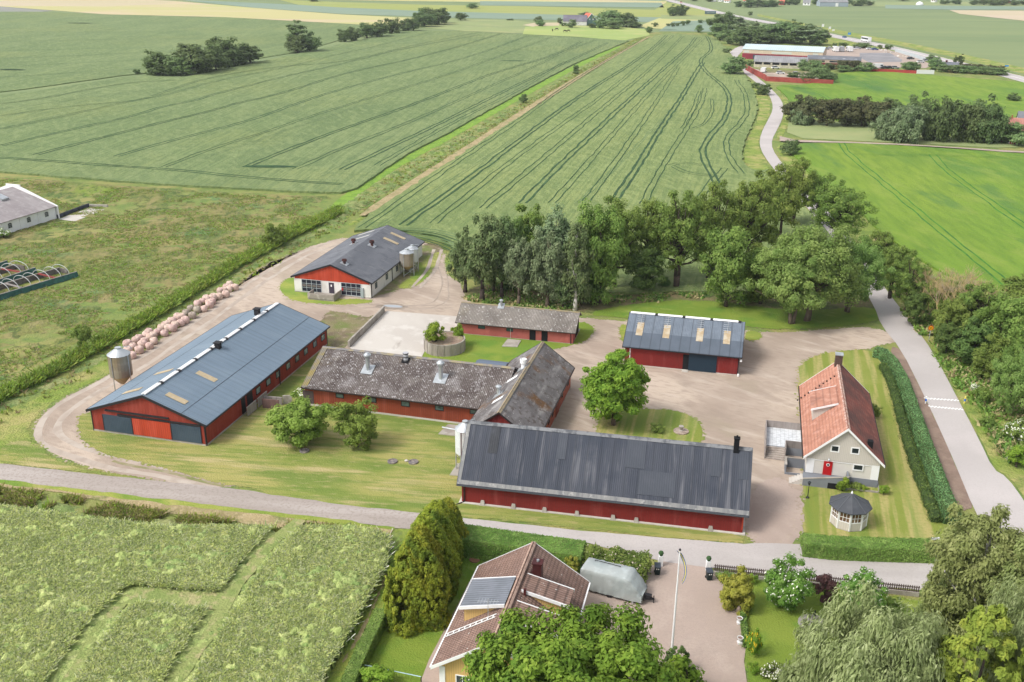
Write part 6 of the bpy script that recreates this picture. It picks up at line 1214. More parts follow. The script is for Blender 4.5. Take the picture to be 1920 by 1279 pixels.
kind('farlight',8,9,-.3,2600,60,.55,'farlight',m_barkd,clr=.17,nl=4,nv=3,out=.36)
kind('fargap',7,12,3.,1500,36,.55,'grey',m_bark,clr=.13,nl=6,nv=1,gap=.3)
kind('poplar',4,12,.2,1800,40,.5,'far',m_bark,clr=.2,nl=5,nv=1)
kind('copper',8,8,.4,5000,60,.4,'copper',m_barkd,clr=.14,nl=8,nv=3)
kind('weep',9,11,.5,9000,90,.36,'far',m_bark,clr=.11,droop=1.2,aspect=2.4,nl=8,nv=3)
kind('weepg',9,11,.5,9000,90,.36,'grey',m_bark,clr=.11,droop=1.2,aspect=2.4,nl=8,nv=2)
kind('bush',3,2.6,.05,3500,30,.17,'ash',m_barkd,clr=.17,nl=5,nv=2)
kind('bushd',3,2.6,.05,3000,30,.18,'dark',m_barkd,clr=.17,nl=5,nv=2)
kind('bushf',3,2.4,.05,3500,34,.15,'ash',m_barkd,clr=.15,nl=5,nv=2,extra=m_flower,frac=.14)
kind('bushg',3,2.6,.05,3500,30,.17,'maple',m_barkd,clr=.16,nl=5,nv=2)
kind('farbush',3,2.6,.05,500,16,.4,'far',m_barkd,clr=.2,nl=2,nv=2)
kind('fruit',7,5.4,.1,22000,120,.2,leafmat('fruit tree leaves',(.165,.265,.06),(.10,.18,.035),(.26,.36,.12)),m_barkd,clr=.10,nl=14,nv=1)
kind('fruit2',6,5.6,.3,13000,90,.19,leafmat('olive leaves',(.155,.205,.05),(.10,.15,.035),(.22,.28,.08)),m_barkd,clr=.10,nl=18,nv=1,gap=.2)
kind('flowert',6,5,.3,20000,110,.17,leafmat('rowan leaves',(.14,.25,.045),(.085,.17,.03),(.24,.35,.09)),m_barkd,clr=.10,nl=12,nv=2,extra=m_flower,frac=.05)
kind('goldbush',4.5,3.6,-.4,12000,70,.16,leafmat('golden elder leaves',(.30,.32,.055),(.20,.24,.035),(.40,.40,.10)),m_barkd,clr=.12,nl=8,nv=1,aspect=2.4)
kind('purple',3.4,3.2,.2,5500,50,.15,'purple',m_barkd,clr=.11,nl=12,nv=1,gap=.2)
kind('cypress',5.5,7,.0,46000,900,.14,'gold',m_barkd,shape='cone',clr=.05,nl=3,nv=3,flat=1.1,aspect=1.8)
kind('yconifer',6,9,.0,26000,260,.2,'yconf',m_barkd,shape='cone',clr=.06,nl=6,nv=2,aspect=2.)
kind('hero',15,12,1.,110000,260,.21,'bright',m_bark,clr=.075,nl=26,nv=1,gap=.15,aspect=1.9)
kind('willow',14,9.5,.2,90000,230,.15,'willow',m_bark,clr=.085,droop=.4,aspect=2.8,nl=18,nv=2)
kind('bigbirch',9,14,.3,70000,240,.17,leafmat('large birch leaves',(.19,.225,.10),(.13,.165,.065),(.28,.31,.17)),m_barkw,clr=.08,droop=.5,aspect=2.,nl=30,nv=2,gap=.2)
kind('yewdark',2.6,2.6,.0,4500,60,.12,'dark',m_barkd,shape='cone',clr=.09,nl=2,nv=1,aspect=2.2)
kind('flowerbed',3,1.6,.0,4500,40,.13,'maple',m_barkd,clr=.12,nl=2,nv=1,extra=m_yflower,frac=.1,aspect=2.5)
kind('whitebed',2.4,1.,.0,2500,26,.13,'ash',m_barkd,clr=.14,nl=2,nv=1,extra=m_flower,frac=.2)
kind('elder',3,2.4,.1,3000,30,.17,'maple',m_barkd,clr=.15,nl=4,nv=1,extra=m_flower,frac=.3)
cnt=[0]
def tree(k,u,v,vt,wpx,label,cat='tree',group=None,zoff=0.,name=None,rot=None,trunk=True):
    cnt[0]+=1; g=G(u,v); h=hgt(g,vt); m=depth((g.x,g.y,h*.5)); w=wpx*m/F
    if k in('far','farlight','fargap','farbush','copper','poplar'): w*=1.28; h*=1.1
    L=KINDS[k]; me,tr,w0,h0=L[cnt[0]%len(L)]
    nm=name or ('bush' if cat in('bush','shrub') else 'tree')
    e=empty(nm,(g.x,g.y,zoff),(cnt[0]*2.4) if rot is None else rot,label,cat,group)
    for me_,n_ in ((me,'crown' if nm!='bush' else 'foliage'),(tr,'trunk' if nm!='bush' else 'stem')):
        o=bpy.data.objects.new(n_,me_); C.objects.link(o); o.parent=e; o.scale=(w/w0,w/w0,h/h0)
    return e
T=tree
# --- yard trees
T('maple',1150,797,654,136,'big dense bright green maple alone on the round yard island')
T('fruit',562,832,745,128,'rounded green fruit tree on the barn lawn, left of the olive one','fruit tree'); T('fruit2',670,838,745,95,'looser olive-green tree in front of the rust red wall')
T('elder',572,746,727,40,'white-flowering elder at the left corner of the speckled barn','bush')
T('bush',516,462,412,52,'lone dark tree by the ditch left of the white barn','tree',name='tree'); T('bush',156,648,603,36,'small lone bush at the ditch behind the stained silo','bush')
T('bush',1233,810,793,30,'low grey-green bush in a stone ring on the yard island','bush'); T('bushg',816,662,618,42,'leafy sapling growing on the left of the round tank','bush',zoff=1.2); T('bushg',858,648,614,27,'small rounded bush on the right of the round tank','bush',zoff=.9)
T('elder',8,446,426,30,'white-flowering shrub against the white stable','bush')
T('bushg',868,806,795,16,'small leafy shrub by the pad near the white silo','bush')
# --- birches and wood in the middle
WD='trees of the grove behind the yard'
for a in (('birch',903,564,398,92,'leaning multi-stemmed birch at the left edge of the grove, nearest the gravel'),('birch',926,549,393,60,'dark birch behind the leftmost leaning one'),('birch',941,560,404,70,'grey-brown birch third from the left of the grove'),('birch',872,548,430,70,'low broad birch crown overhanging the gravel bend'),
 ('darktree',960,545,396,70,'dark green tree standing behind the grey-brown birch'),('birchl',973,572,434,64,'pale drooping birch behind the low pink shed vent'),('birchl',1026,576,424,72,'pale green birch with a leaning dark trunk'),('mapled',985,520,380,80,'bright-topped tree rising behind the pale birches'),
 ('birchl',1040,537,385,88,'broad grey-green tree at the back of the birch rows'),('birch',1055,578,505,42,'slim young birch between the leaning one and the white-stemmed one'),('birchw',1078,582,400,74,'birch with a bright white straight stem behind the shed end'),
 ('oakgreen',1122,569,372,110,'light green ash crown right of the white-stemmed birch'),('ash',1152,542,366,120,'tall open ash in the middle of the grove'),('darktree',1105,566,505,60,'dark undergrowth tree at the foot of the middle ashes'),('darktree',1205,546,455,84,'dense dark green tree left of the clearing'),
 ('ash',1267,541,352,130,'open ash with a thick dark forked trunk in the clearing'),('ash',1215,525,360,110,'ash behind the dark dense tree'),('oakgreen',1361,575,414,112,'yellow-green leafy maple right of the clearing'),('ash',1325,525,335,120,'tall ash behind the yellow-green maple'),
 ('ash',1402,510,318,130,'tall ash in the back row, left of the road trees'),('ash',1456,456,300,120,'tall ash near the road bend, back row'),('ash',1484,424,296,100,'ash whose crown hides the road bend'),('ash',1535,425,318,90,'small-crowned ash beside the hidden road'),
 ('ash',1571,470,342,130,'ash right of the road with crown against the bright field'),('ashbig',1484,607,440,170,'large ash with a pale trunk at the grove edge, left of the twin-trunk one'),('ashbig',1512,601,412,215,'largest grey-green ash with twin pale trunks near the junction'),('ashbig',1588,585,440,150,'ash hanging over the village side of the junction'),
 ('bushd',1245,540,520,26,'small dark bush in the clearing'),('oakgreen',1425,570,450,90,'dark leafy tree filling the gap under the large ash')): T(*a,group=WD)
# --- right side thicket
RT='trees and shrubs of the roadside thicket'
for a in (('fruit2',1770,640,560,60,'olive shrub between the bare-twigged trees'),('fruit2',1835,640,560,80,'pale olive shrub at the back of the thicket'),('ash',1642,520,425,80,'small tree at the upper end of the roadside thicket'),('ash',1668,560,450,80,'second tree of the roadside thicket from its upper end'),('ash',1700,590,478,85,'spreading tree behind the pale dead branches'),('darktree',1712,612,540,44,'dark ivy-covered tree behind the yellow sign'),
 ('mapled',1785,655,545,84,'bushy green tree right of the yellow sign'),('darktree',1772,668,600,50,'dark bush at the foot of the bushy green tree'),('ash',1760,610,515,90,'ragged tree under the first bare crown'),('ash',1825,660,525,110,'yellowish tree with bare orange twigs'),
 ('darktree',1822,690,600,84,'dark shrub mass at the thicket foot'),('mapled',1890,690,540,110,'tall green tree in the right corner of the thicket'),('ashbig',1892,782,655,115,'round blue-green tree at the right edge'),('oakgreen',1915,740,600,100,'light green tree at the right edge behind the round one'),('mapled',1925,600,500,110,'pale tree at the right edge next to the bright field'),
 ('mapled',1855,720,625,70,'light green shrub tree left of the round one')): T(*a,group=RT)
T('elder',1826,738,717,22,'small white-blossomed shrub left of the grey-green bush','bush'); T('bush',1838,756,722,36,'grey-green rounded bush by the marker post','bush'); T('bushf',1905,830,785,50,'white-flowering rose shrub at the right edge','bush'); T('bushg',1905,876,836,44,'dense low green shrub at the right edge','bush'); T('bush',1850,800,776,34,'dry straggly bush in the rough grass','bush')
g=G(1892,862); mb=MB(); mb.lathe([(.4,0),(.42,.3),(.3,.6),(.1,.75)],7); mb.v=[(x*(1+.4*mn.noise(Vector((x*2,y*2,z*2)))),y,z) for x,y,z in mb.v]; o=mb.build('pale_boulder',m_conc); o.location=g; tag(o,'pale boulder against the low green shrub at the right edge','boulder')
def dead(u,v,vt,label):
    g=G(u,v); h=hgt(g,vt); e=empty('bare_tree',g,0,label,'tree','bare-twigged trees in the thicket'); rg=random.Random(u); mb=MB()
    def br(p,d,l,r,n):
        q=p+d*l; mb.tube(p,q,r,r*.65,4)
        if n: 
            for _ in range(3 if n>1 else 4): br(q,(d+Vector((rg.uniform(-.65,.65),rg.uniform(-.65,.65),rg.uniform(-.1,.4)))).normalized(),l*rg.uniform(.6,.85),r*.62,n-1)
    for k in range(4): br(Vector((rg.uniform(-.3,.3),rg.uniform(-.3,.3),0)),Vector((rg.uniform(-.5,.5),rg.uniform(-.3,.3),1)).normalized(),h*.34,.14,4)
    mb.build('branches',m_dead,e)
dead(1762,625,520,'pale bare-branched tree behind the yellow sign tree'); dead(1812,640,530,'orange bare-branched tree in the thicket middle'); dead(1735,600,508,'pale bare-branched tree in the thicket above the sign'); dead(1788,598,508,'second pale bare-branched tree, right of the first'); dead(1840,650,545,'orange-tinted bare tree at the far side of the thicket')
# --- the tree rows farther off
BG='dark tree row behind the pasture'
for k,(u,v,vt,w,kd,l) in enumerate([(1490,228,190,46,'copper','brownish tree at the left end of the dark row'),(1512,232,176,44,'copper','tallest brownish tree of the left group'),(1503,234,200,46,'weepg','pale bluish bush in front of the dark row'),(1550,236,184,48,'copper','brown tree just right of the gap'),(1585,236,181,50,'copper','brown tree in the middle of the dark row'),(1615,237,184,48,'copper','brown tree right of the row middle'),(1645,240,188,50,'copper','brown tree before the willows start'),(1670,236,186,50,'far','dark green tree between brown trees and willows'),(1718,238,180,40,'far','dark tree peeping over the willows')]): T(kd,u,v,vt,w,l,group=BG)
for (u,v,vt,w,kd,l) in [(1660,262,205,56,'weepg','leftmost grey-green willow of the willow group'),(1695,266,188,76,'weepg','broad grey-green willow, second of the group'),(1760,265,175,72,'weep','tallest brownish-grey willow of the group'),(1735,262,195,50,'weep','willow between the broad and the tallest one'),(1815,266,190,72,'weep','dark willow right of the tallest one'),(1855,268,190,66,'weep','last large dark willow of the group'),(1880,268,225,30,'weep','small willow by the red house'),(1836,262,188,50,'far','dark tree between the last two willows'),(1800,258,192,50,'far','dark tree behind the willow group')]: T(kd,u,v,vt,w,l,group='willows above the pasture')
T('farlight',1908,272,232,44,'bright green clipped tree before the red house'); T('far',1483,291,262,28,'dark round bush beside the side path','bush',name='bush'); T('far',1900,190,176,20,'bush at the right end of the upper green field','bush',name='bush')
# --- hedgerow clumps in the wheat
for (u,v,vt,w,kd,l) in [(297,140,97,46,'far','leftmost tree of the five-tree clump in the wheat'),(326,141,106,40,'farlight','low pale tree of the wheat clump'),(360,139,83,56,'far','big dark tree left of the clump middle'),(388,134,84,50,'far','drooping tree in the middle of the clump'),(418,125,72,56,'far','tallest crown of the wheat clump'),(452,120,83,52,'far','round tree at the right end of the clump'),(470,117,87,36,'far','last low tree of the clump'),(312,141,112,34,'far','low tree at the front left of the wheat clump'),(345,141,105,36,'farlight','low light tree at the front of the wheat clump'),(376,138,105,34,'far','low dark tree at the front of the wheat clump'),(405,131,98,36,'far','tree at the foot of the tallest crown'),(436,124,92,34,'far','tree between the tallest and the round crown')]: T(kd,u,v,vt,w,l,group='tree clump in the wheat')
T('farbush',257,139,129,12,'tiny bush left of the wheat clump','bush'); T('poplar',557,97,38,34,'tall narrow poplar beside the round pair'); T('far',558,99,66,32,'round tree below the poplar'); T('far',581,97,62,34,'round tree right of the poplar')
RW='hedgerow trees at the far edge of the wheat'
for i,(u,v,vt,w) in enumerate([(646,78,55,22),(664,76,52,26),(688,71,43,28),(708,69,42,32),(735,63,35,26),(760,58,36,26),(775,57,34,24),(796,50,20,34),(815,46,15,42),(833,43,20,22),(864,38,24,20)]): T('far',u,v,vt,w,['first','second','third','fourth','fifth','sixth','seventh','eighth','ninth','tenth','last'][i]+' tree of the hedgerow at the far wheat edge, counted from the left',group=RW)
for (u,v,vt,w,kd,l,c) in [(885,16,6,20,'farlight','pale double bush in the far yellow strip','bush'),(587,3,-8,16,'far','oak at the top edge on the yellow strip','tree'),(955,38,35,14,'farbush','low bush along the far lane','bush'),(1010,46,31,14,'far','round tree left of the riding ground','tree'),(1013,49,37,16,'farlight','light round tree before the riding ground','tree'),
 (1050,44,33,10,'farbush','bush at the left end of the dark-roofed farm','bush'),(1073,52,37,16,'farlight','light tree before the dark farm roof','tree'),(1095,38,23,26,'fargap','tree behind the dark farm roof','tree'),(1138,48,18,36,'farlight','tallest light green tree of the farm garden','tree'),(1155,50,24,34,'farlight','round tree right of the tallest garden tree','tree'),(1128,53,36,24,'farlight','bushy tree before the red-gabled farmhouse','tree'),(1175,50,25,34,'far','grey-green tree at the right of the farm garden','tree'),(1190,52,42,22,'far','low round bush at the farm garden end','bush'),(1112,52,44,18,'farbush','low hedge bush by the farmhouse','bush'),(1060,49,42,14,'farbush','garden bush below the dark roof','bush'),(1150,54,40,26,'farlight','front shrub of the farm garden','bush'),
 (1217,61,50,12,'farlight','bush where the lane crosses the ditch','bush'),(1228,50,42,10,'farbush','small round bush beside the lane','bush'),(1252,49,44,8,'farbush','first little bush of the lane row','bush'),(1261,50,42,8,'farbush','second little bush of the lane row','bush'),(1270,49,42,8,'farbush','third little bush of the lane row','bush'),(1281,48,39,9,'farbush','fourth little bush of the lane row','bush'),(1290,46,37,9,'farbush','last little bush of the lane row','bush'),(1314,43,37,10,'farbush','bush right of the lane row','bush'),
 (1262,30,11,20,'far','left tree of the pair beside the highway bend','tree'),(1280,29,9,20,'far','right tree of the pair beside the highway bend','tree'),(1310,61,46,12,'farlight','lone tree at the wheat field head','tree'),(1406,29,21,8,'farbush','bush beside the highway','bush'),(1416,55,41,12,'far','tree in the bluish field by the wood','tree')]: T(kd,u,v,vt,w,l,c,name='bush' if c=='bush' else 'tree')
# wood by the works
i=0
for (u,v,vt,w,kd) in [(1345,66,28,40,'far'),(1360,62,25,42,'far'),(1372,60,35,30,'fargap'),(1388,72,34,46,'fargap'),(1350,75,45,34,'farlight'),(1395,85,52,50,'far'),(1420,82,50,48,'far'),(1445,80,47,50,'farlight'),(1470,80,42,50,'farlight'),(1492,82,50,52,'far'),(1520,84,50,56,'fargap'),(1505,70,46,40,'far'),(1535,85,55,34,'far'),(1460,68,46,40,'far'),(1440,66,45,40,'fargap'),(1480,66,40,30,'far')]:
    T(kd,u,v,vt,w,('dark crown at the head of the lane','left crown of the wood above the lane','pale tall crown above the lane','grey open-crowned tree beside the lane','light low tree at the lane','round dark tree at the hall corner','tree behind the left part of the pale-roofed hall','light tree behind the hall middle','tall pale crown behind the hall','dark crown behind the hall, right of its middle','grey broad crown behind the hall end','back-row crown towards the highway','last crown of the wood at the hall end','back-row crown above the hall','grey back-row crown near the lane','small back-row crown near the highway')[i],group='wood behind the works'); i+=1
for (u,v,vt,w,kd,l,c) in [(1377,140,108,38,'farlight','broad tree between the lane and the wheat','tree'),(1362,100,90,14,'farbush','bush where the lane bends','bush'),(1367,82,68,18,'farlight','light bush at the lane top','bush'),(1417,165,154,13,'farbush','dark small bush on the lane verge','bush'),(1431,178,157,24,'far','dark bush on the lane verge','tree'),(1405,154,150,6,'farbush','tiny bush on the lane verge','bush'),
 (1404,124,113,16,'farbush','bush at the red wall top','bush'),(1507,132,112,22,'farlight','left light shrub before the low grey shed','tree'),(1525,132,113,26,'farlight','second light shrub before the low grey shed','tree'),(1540,150,128,34,'farlight','big light shrub over the red wall','tree'),(1515,155,135,24,'far','dark shrub over the red wall','tree'),(1550,155,132,28,'far','dark shrub at the corner of the red wall','tree'),(1490,145,136,26,'farbush','low shrub line behind the red wall','bush'),(1530,140,118,30,'farlight','shrub behind the red wall corner','tree'),
 (1555,130,118,20,'far','shrub before the maroon hall wall','tree'),(1580,133,112,24,'copper','brownish tree before the maroon hall wall','tree'),(1600,133,112,24,'copper','second brownish tree before the hall','tree'),(1585,135,122,28,'farlight','light bush below the brownish trees','bush'),(1622,135,118,30,'farlight','round light bush at the end of the hall','bush'),
 (1700,133,116,20,'farlight','bush on the red fence, left one','bush'),(1712,132,115,22,'farlight','bush on the red fence, right one','bush'),(1745,112,104,14,'farlight','shrub before the bungalow','bush'),(1752,131,108,24,'farlight','light green tree before the bungalow','tree'),(1745,118,103,16,'fargap','grey tree beside the bungalow','tree'),(1790,124,104,8,'poplar','first slim conifer by the bungalow','tree'),(1800,124,101,10,'poplar','second slim conifer by the bungalow','tree'),(1565,88,80,8,'farbush','little tree at the yard corner','bush'),(1576,87,79,8,'farbush','second little tree at the yard corner','bush'),(1585,87,80,12,'farbush','third bush at the yard corner','bush'),(1615,90,80,28,'farlight','bush beside the parked trucks','bush'),(1666,92,84,14,'farbush','bush by the scrap heap','bush'),(1650,92,84,8,'farbush','small bush by the scrap heap','bush')]: T(kd,u,v,vt,w,l,c,name='bush' if c=='bush' else 'tree')
for i,(u,v) in enumerate([(1770,135),(1788,136),(1806,137),(1824,138),(1842,139),(1860,140),(1874,141)]): T('farlight',u,v,v-14,26,'%s light shrub of the long bungalow hedge, counted from the left'%['first','second','third','fourth','fifth','sixth','seventh'][i],'bush','bungalow hedge shrubs',name='bush')
for i,(u,v) in enumerate([(1812,131),(1826,132),(1840,133),(1855,134),(1870,135)]): T('copper',u,v,v-12,22,'%s dark shrub behind the bungalow hedge, counted from the left'%['first','second','third','fourth','fifth'][i],'bush','dark shrubs behind the bungalow',name='bush')
# far village greenery along the top
vt_=[(1384,13,2,14),(1404,14,-2,22),(1420,13,-1,22),(1436,13,0,24),(1452,12,1,20),(1468,9,0,14),(1480,9,-3,18),(1492,9,-3,14),(1512,9,2,10),(1528,8,-2,14),(1592,8,-4,14),(1604,11,3,16),(1615,11,-3,18),(1630,10,2,18),(1692,2,-5,16),(1771,8,0,18),(1792,8,-1,18),(1825,9,0,16),(1845,9,-3,22),(1862,10,-2,24),(1880,9,-3,24),(1902,10,0,18),(1918,9,1,16),(1265,0,-8,10),(1300,2,-6,14),(1330,3,-4,14)]
for i,(u,v,vt,w) in enumerate(vt_): T('far',u,v,vt,w,'tree of the far village, %s in line from the left along the top edge'%['1st','2nd','3rd','4th','5th','6th','7th','8th','9th','10th','11th','12th','13th','14th','15th','16th','17th','18th','19th','20th','21st','22nd','23rd','24th','25th','26th'][i],group='trees of the far village')
for (u,v,vt,w,l) in [(982,193,176,12,'dark small bush on the ditch, the nearer one'),(1080,139,132,10,'dark small bush on the ditch, the lower of the far pair'),(1080,133,122,10,'dark small bush on the ditch, the upper of the far pair')]: T('far',u,v,vt,w,l,'bush',name='bush')
# --- foreground
T('cypress',781,1160,1000,112,'front golden cypress, the largest of the row'); T('cypress',800,1115,968,104,'second golden cypress of the row'); T('cypress',792,1138,985,92,'golden cypress wedged between the two front ones'); T('cypress',812,1088,952,92,'golden cypress between the second and the tall pointed one'); T('cypress',822,1060,940,96,'third golden cypress, tall and pointed'); T('cypress',840,1030,934,70,'rear golden cypress next to the clipped hedge')
T('hero',1056,1460,1166,420,'big wind-blown bright green tree at the bottom middle'); T('bushg',1280,1330,1235,120,'bright leafy shrub at the bottom edge by the flagpole','bush'); T('yewdark',1268,1262,1210,44,'dark pointed yew at the flagpole foot','bush')
T('goldbush',1381,1140,1075,76,'golden-green rounded shrub by the court','bush'); T('flowert',1472,1142,1052,104,'large white-flowering rowan behind the picket fence'); T('purple',1545,1130,1080,54,'purple-leaved shrub between the white-flowering trees','bush'); T('flowert',1608,1146,1074,94,'smaller white-flowering rowan by the willow')
T('bushg',1408,1093,1072,24,'bright little shrub behind the golden one','bush'); T('bush',1362,1092,1074,38,'low green shrub beside the right-hand bin','bush'); T('bush',1672,1146,1118,36,'thin straggly shrub on the lawn by the fence','bush')
T('goldbush',1072,1078,1042,34,'small golden shrub at the hedge end by the caravan','bush')
T('willow',1600,1420,1120,310,'big silvery wind-blown weeping willow at the bottom'); T('bigbirch',1815,1215,938,215,'tall weeping birch covering the road corner'); T('bigbirch',1915,1260,960,190,'second tall weeping birch at the right edge'); T('bigbirch',1745,1200,1085,75,'low young birch in front of the tall one')
T('yconifer',1795,1450,1130,170,'yellow-green feathery conifer at the bottom right'); T('willow',1905,1400,1060,190,'grey-green blurred willow at the right edge'); T('yconifer',1900,1480,1180,150,'olive feathery conifer at the bottom right corner'); T('willow',1725,1330,1165,120,'lower silvery willow bough mass right of the big one')
T('flowerbed',1413,1228,1180,36,'yellow-flowering perennials at the court edge','plant',name='perennials'); T('whitebed',1450,1272,1248,50,'white-flowering perennials at the bottom of the court edge','plant',name='perennials'); T('bushg',1412,1262,1240,24,'small clipped green shrub below the yellow flowers','bush')
T('bushg',708,1292,1255,70,'green shrubs inside the pale blue rail','bush')
T('bushg',1579,921,890,26,'clipped upright green shrub beside the grey parapet','bush'); T('bush',1604,918,905,26,'low dark shrub in the gable bed','bush'); T('bushg',1620,920,908,18,'second low shrub in the gable bed','bush'); T('bushg',1656,926,910,22,'spreading light green shrub at the gable corner','bush'); T('bush',1640,783,755,24,'dark shrub against the right wall of the white house','bush')
# --- hedges
def hedge(name,px,w,h,lm,body,label,n=9000,leaf=.12,z=0,round_=0,cat='hedge',extra=None,frac=0,wob=.0,w2=None):
    pts=[Vector((*q,0)) for q in dens([G(u,v).to_2d() for u,v in px],.8,0,closed=False)]
    e=empty(name,pts[0],0,label,cat); o0=pts[0]; mb=MB(); rows=[]; N=len(pts)
    for i,p in enumerate(pts):
        a=pts[max(0,i-1)]; b=pts[min(N-1,i+1)]; t=(b-a).normalized(); nn=Vector((-t.y,t.x,0)); ww=w+((w2-w)*i/N if w2 else 0); ww*=1+wob*mn.noise(p*.8); hh=h*(1+wob*mn.noise(p*.9+Vector((5,0,0))))
        rows.append([(p-o0)+nn*ww/2+Vector((0,0,0)),(p-o0)+nn*ww/2*(1-round_*.1)+Vector((0,0,hh*(1-round_*.25))),(p-o0)+nn*ww/2*(1-round_*.5)+Vector((0,0,hh)),(p-o0)-nn*ww/2*(1-round_*.5)+Vector((0,0,hh)),(p-o0)-nn*ww/2*(1-round_*.1)+Vector((0,0,hh*(1-round_*.25))),(p-o0)-nn*ww/2])
    for r_ in rows: mb.v+=[tuple(q) for q in r_]
    for i in range(N-1):
        for j in range(5): a=i*6+j; mb.f.append((a,a+6,a+7,a+1)); mb.m.append(0)
    mb.f.append(tuple(range(6))[::-1]); mb.f.append(tuple((N-1)*6+k for k in range(6))); mb.m+=[0,0]
    mb.build('inner_growth',body,e)
    rg=np.random.default_rng(len(px)*7+int(h*10)); R=np.array([[tuple(q) for q in r_] for r_ in rows]); i=rg.integers(0,N-1,n); t=rg.uniform(0,1,n)
    seg=np.array([np.linalg.norm(R[0,j+1]-R[0,j]) for j in range(5)])+1e-3; j=rg.choice(5,n,p=seg/seg.sum()); s=rg.uniform(0,1,n)
    A=R[i,j]*(1-s)[:,None]+R[i,j+1]*s[:,None]; B=R[i+1,j]*(1-s)[:,None]+R[i+1,j+1]*s[:,None]; p=A*(1-t)[:,None]+B*t[:,None]
    q=min(n//12,400); 
    for kk in range(q):
        s0=rg.uniform(0,1); jj=rg.choice([0,N-1]); c=R[jj].mean(0); p[kk]=c+(R[jj,rg.integers(0,6)]-c)*rg.uniform(0,1)+rg.normal(0,.15,3); 
    p+=rg.normal(0,leaf*.45+wob*.2,(n,3)); dR=R[np.minimum(i+1,N-1)].mean(1)-R[i].mean(1); sd=np.stack([-dR[:,1],dR[:,0],np.zeros(n)],1); sd/=np.linalg.norm(sd,axis=1)[:,None]+1e-6; sg=np.where(j<2,1.,np.where(j>2,-1.,0.))[:,None]; nm=rg.normal(0,.38,(n,3))+sd*sg*1.1+np.array([0,0,1.])*np.where(j==2,1.1,.1)[:,None]; 
    nm/=np.linalg.norm(nm,axis=1)[:,None]; t1=rg.normal(0,1,(n,3)); t1-=nm*np.sum(t1*nm,1)[:,None]; t1/=np.linalg.norm(t1,axis=1)[:,None]; t2=np.cross(nm,t1); L=leaf*rg.uniform(.6,1.3,n)[:,None]
    a=t1*L*.7; b=t2*L*.5; v=np.stack([p-a,p+b,p+a,p-b],1).reshape(-1,3); mi=np.zeros(n,int); mats=[lm]
    if extra: mats.append(extra); mi[rg.uniform(0,1,n)<frac]=1
    npmesh('foliage',v,np.arange(n*4).reshape(n,4),mats,e,mi=mi); return e
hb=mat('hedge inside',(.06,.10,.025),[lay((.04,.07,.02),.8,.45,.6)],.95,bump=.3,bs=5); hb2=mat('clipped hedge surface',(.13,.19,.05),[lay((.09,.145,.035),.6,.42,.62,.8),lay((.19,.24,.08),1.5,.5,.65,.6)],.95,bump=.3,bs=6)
hedge('long_hedge',[(1640,668),(1655,672),(1672,690),(1690,722),(1705,765),(1722,815),(1742,870),(1762,925),(1785,985)],1.7,1.5,LM['hedged'],hb,'long clipped hedge curving between the striped lawn and the main road',26000,.13,round_=.8)
hedge('shrub_border',[(1655,690),(1668,715),(1680,750),(1690,790),(1702,835),(1718,885),(1735,930),(1755,980)],1.1,.8,leafmat('low border leaves',(.11,.155,.035),(.07,.11,.03),(.19,.22,.07)),hb,'low uneven shrub border on the garden side of the long hedge',9000,.15,wob=.5,round_=1)
hedge('clipped_hedge',[(1503,1034),(1560,1040),(1640,1043),(1744,1046)],2.2,1.6,LM['hedge'],hb2,'wide flat-topped clipped hedge at the street end of the gazebo lawn',22000,.11,round_=.15)
hedge('clipped_hedge',[(864,1030),(950,1043),(1040,1056),(1092,1063)],2.9,2.2,LM['hedge'],hb2,'broad flat-topped clipped hedge behind the yellow house',24000,.11,round_=.1)
hedge('flowering_hedge',[(1098,1062),(1130,1068),(1170,1076),(1212,1083)],2.4,1.9,LM['ash'],hb,'loose rose hedge with pale flowers between caravan and road',11000,.16,wob=.5,round_=.8,extra=m_pflower,frac=.05)
hedge('clipped_hedge',[(716,1165),(700,1200),(683,1235),(650,1310)],1.15,1.4,LM['hedge'],hb2,'narrow clipped hedge running down from the golden cypresses',14000,.1,round_=.05)
hedge('low_hedge',[(1390,1132),(1393,1165),(1399,1215)],.5,.6,LM['hedge'],hb,'narrow low hedge along the right side of the court',2500,.11,round_=.3)
# --- loose ground vegetation
tm=[LM['hedge'],LM['ash'],mat('dry stalks',(.36,.31,.15),rough=.95),LM['dark'],leafmat('fresh grass',(.19,.28,.05),(.13,.21,.04),(.26,.34,.08))]
tg=[leafmat('meadow blades',(.15,.19,.045),(.10,.14,.035),(.2,.23,.06)),leafmat('olive blades',(.18,.19,.06),(.13,.15,.045),(.24,.24,.08)),mat('straw blades',(.33,.27,.14),rough=.95,transl=.3),leafmat('lush blades',(.15,.24,.035),(.11,.19,.03),(.2,.29,.05))]
def nz(s,th,sd): return lambda x,y,rg: vnoise(x,y,s,sd)+.3*vnoise(x,y,s*.3,sd+1)>th*1.3
tufts('meadow_tufts',[(-100,340),(0,335),(300,358),(600,372),(600,398),(520,440),(440,490),(300,570),(200,622),(100,668),(0,722),(-100,760)],20000,.26,.24,tg,3,wts=[.3,.3,.25,.15],dens_fn=nz(6,.45,3))
tufts('reeds',[(-100,832),(0,752),(100,705),(200,650),(330,573),(450,500),(560,440),(640,402),(640,388),(560,424),(440,490),(320,564),(200,630),(100,686),(0,734),(-100,792)],12000,.95,.34,[tg[3],tg[0],LM['hedge']],4,z=.3,wts=[.4,.35,.25])
tufts('ditch_herbs',[(-60,850),(0,795),(200,688),(440,545),(560,470),(640,425),(760,345),(1000,200),(1210,70),(1190,74),(1000,180),(760,310),(640,395),(560,445),(330,580),(0,750)],12000,.45,.4,tg,5,z=.1,wts=[.3,.3,.25,.15])
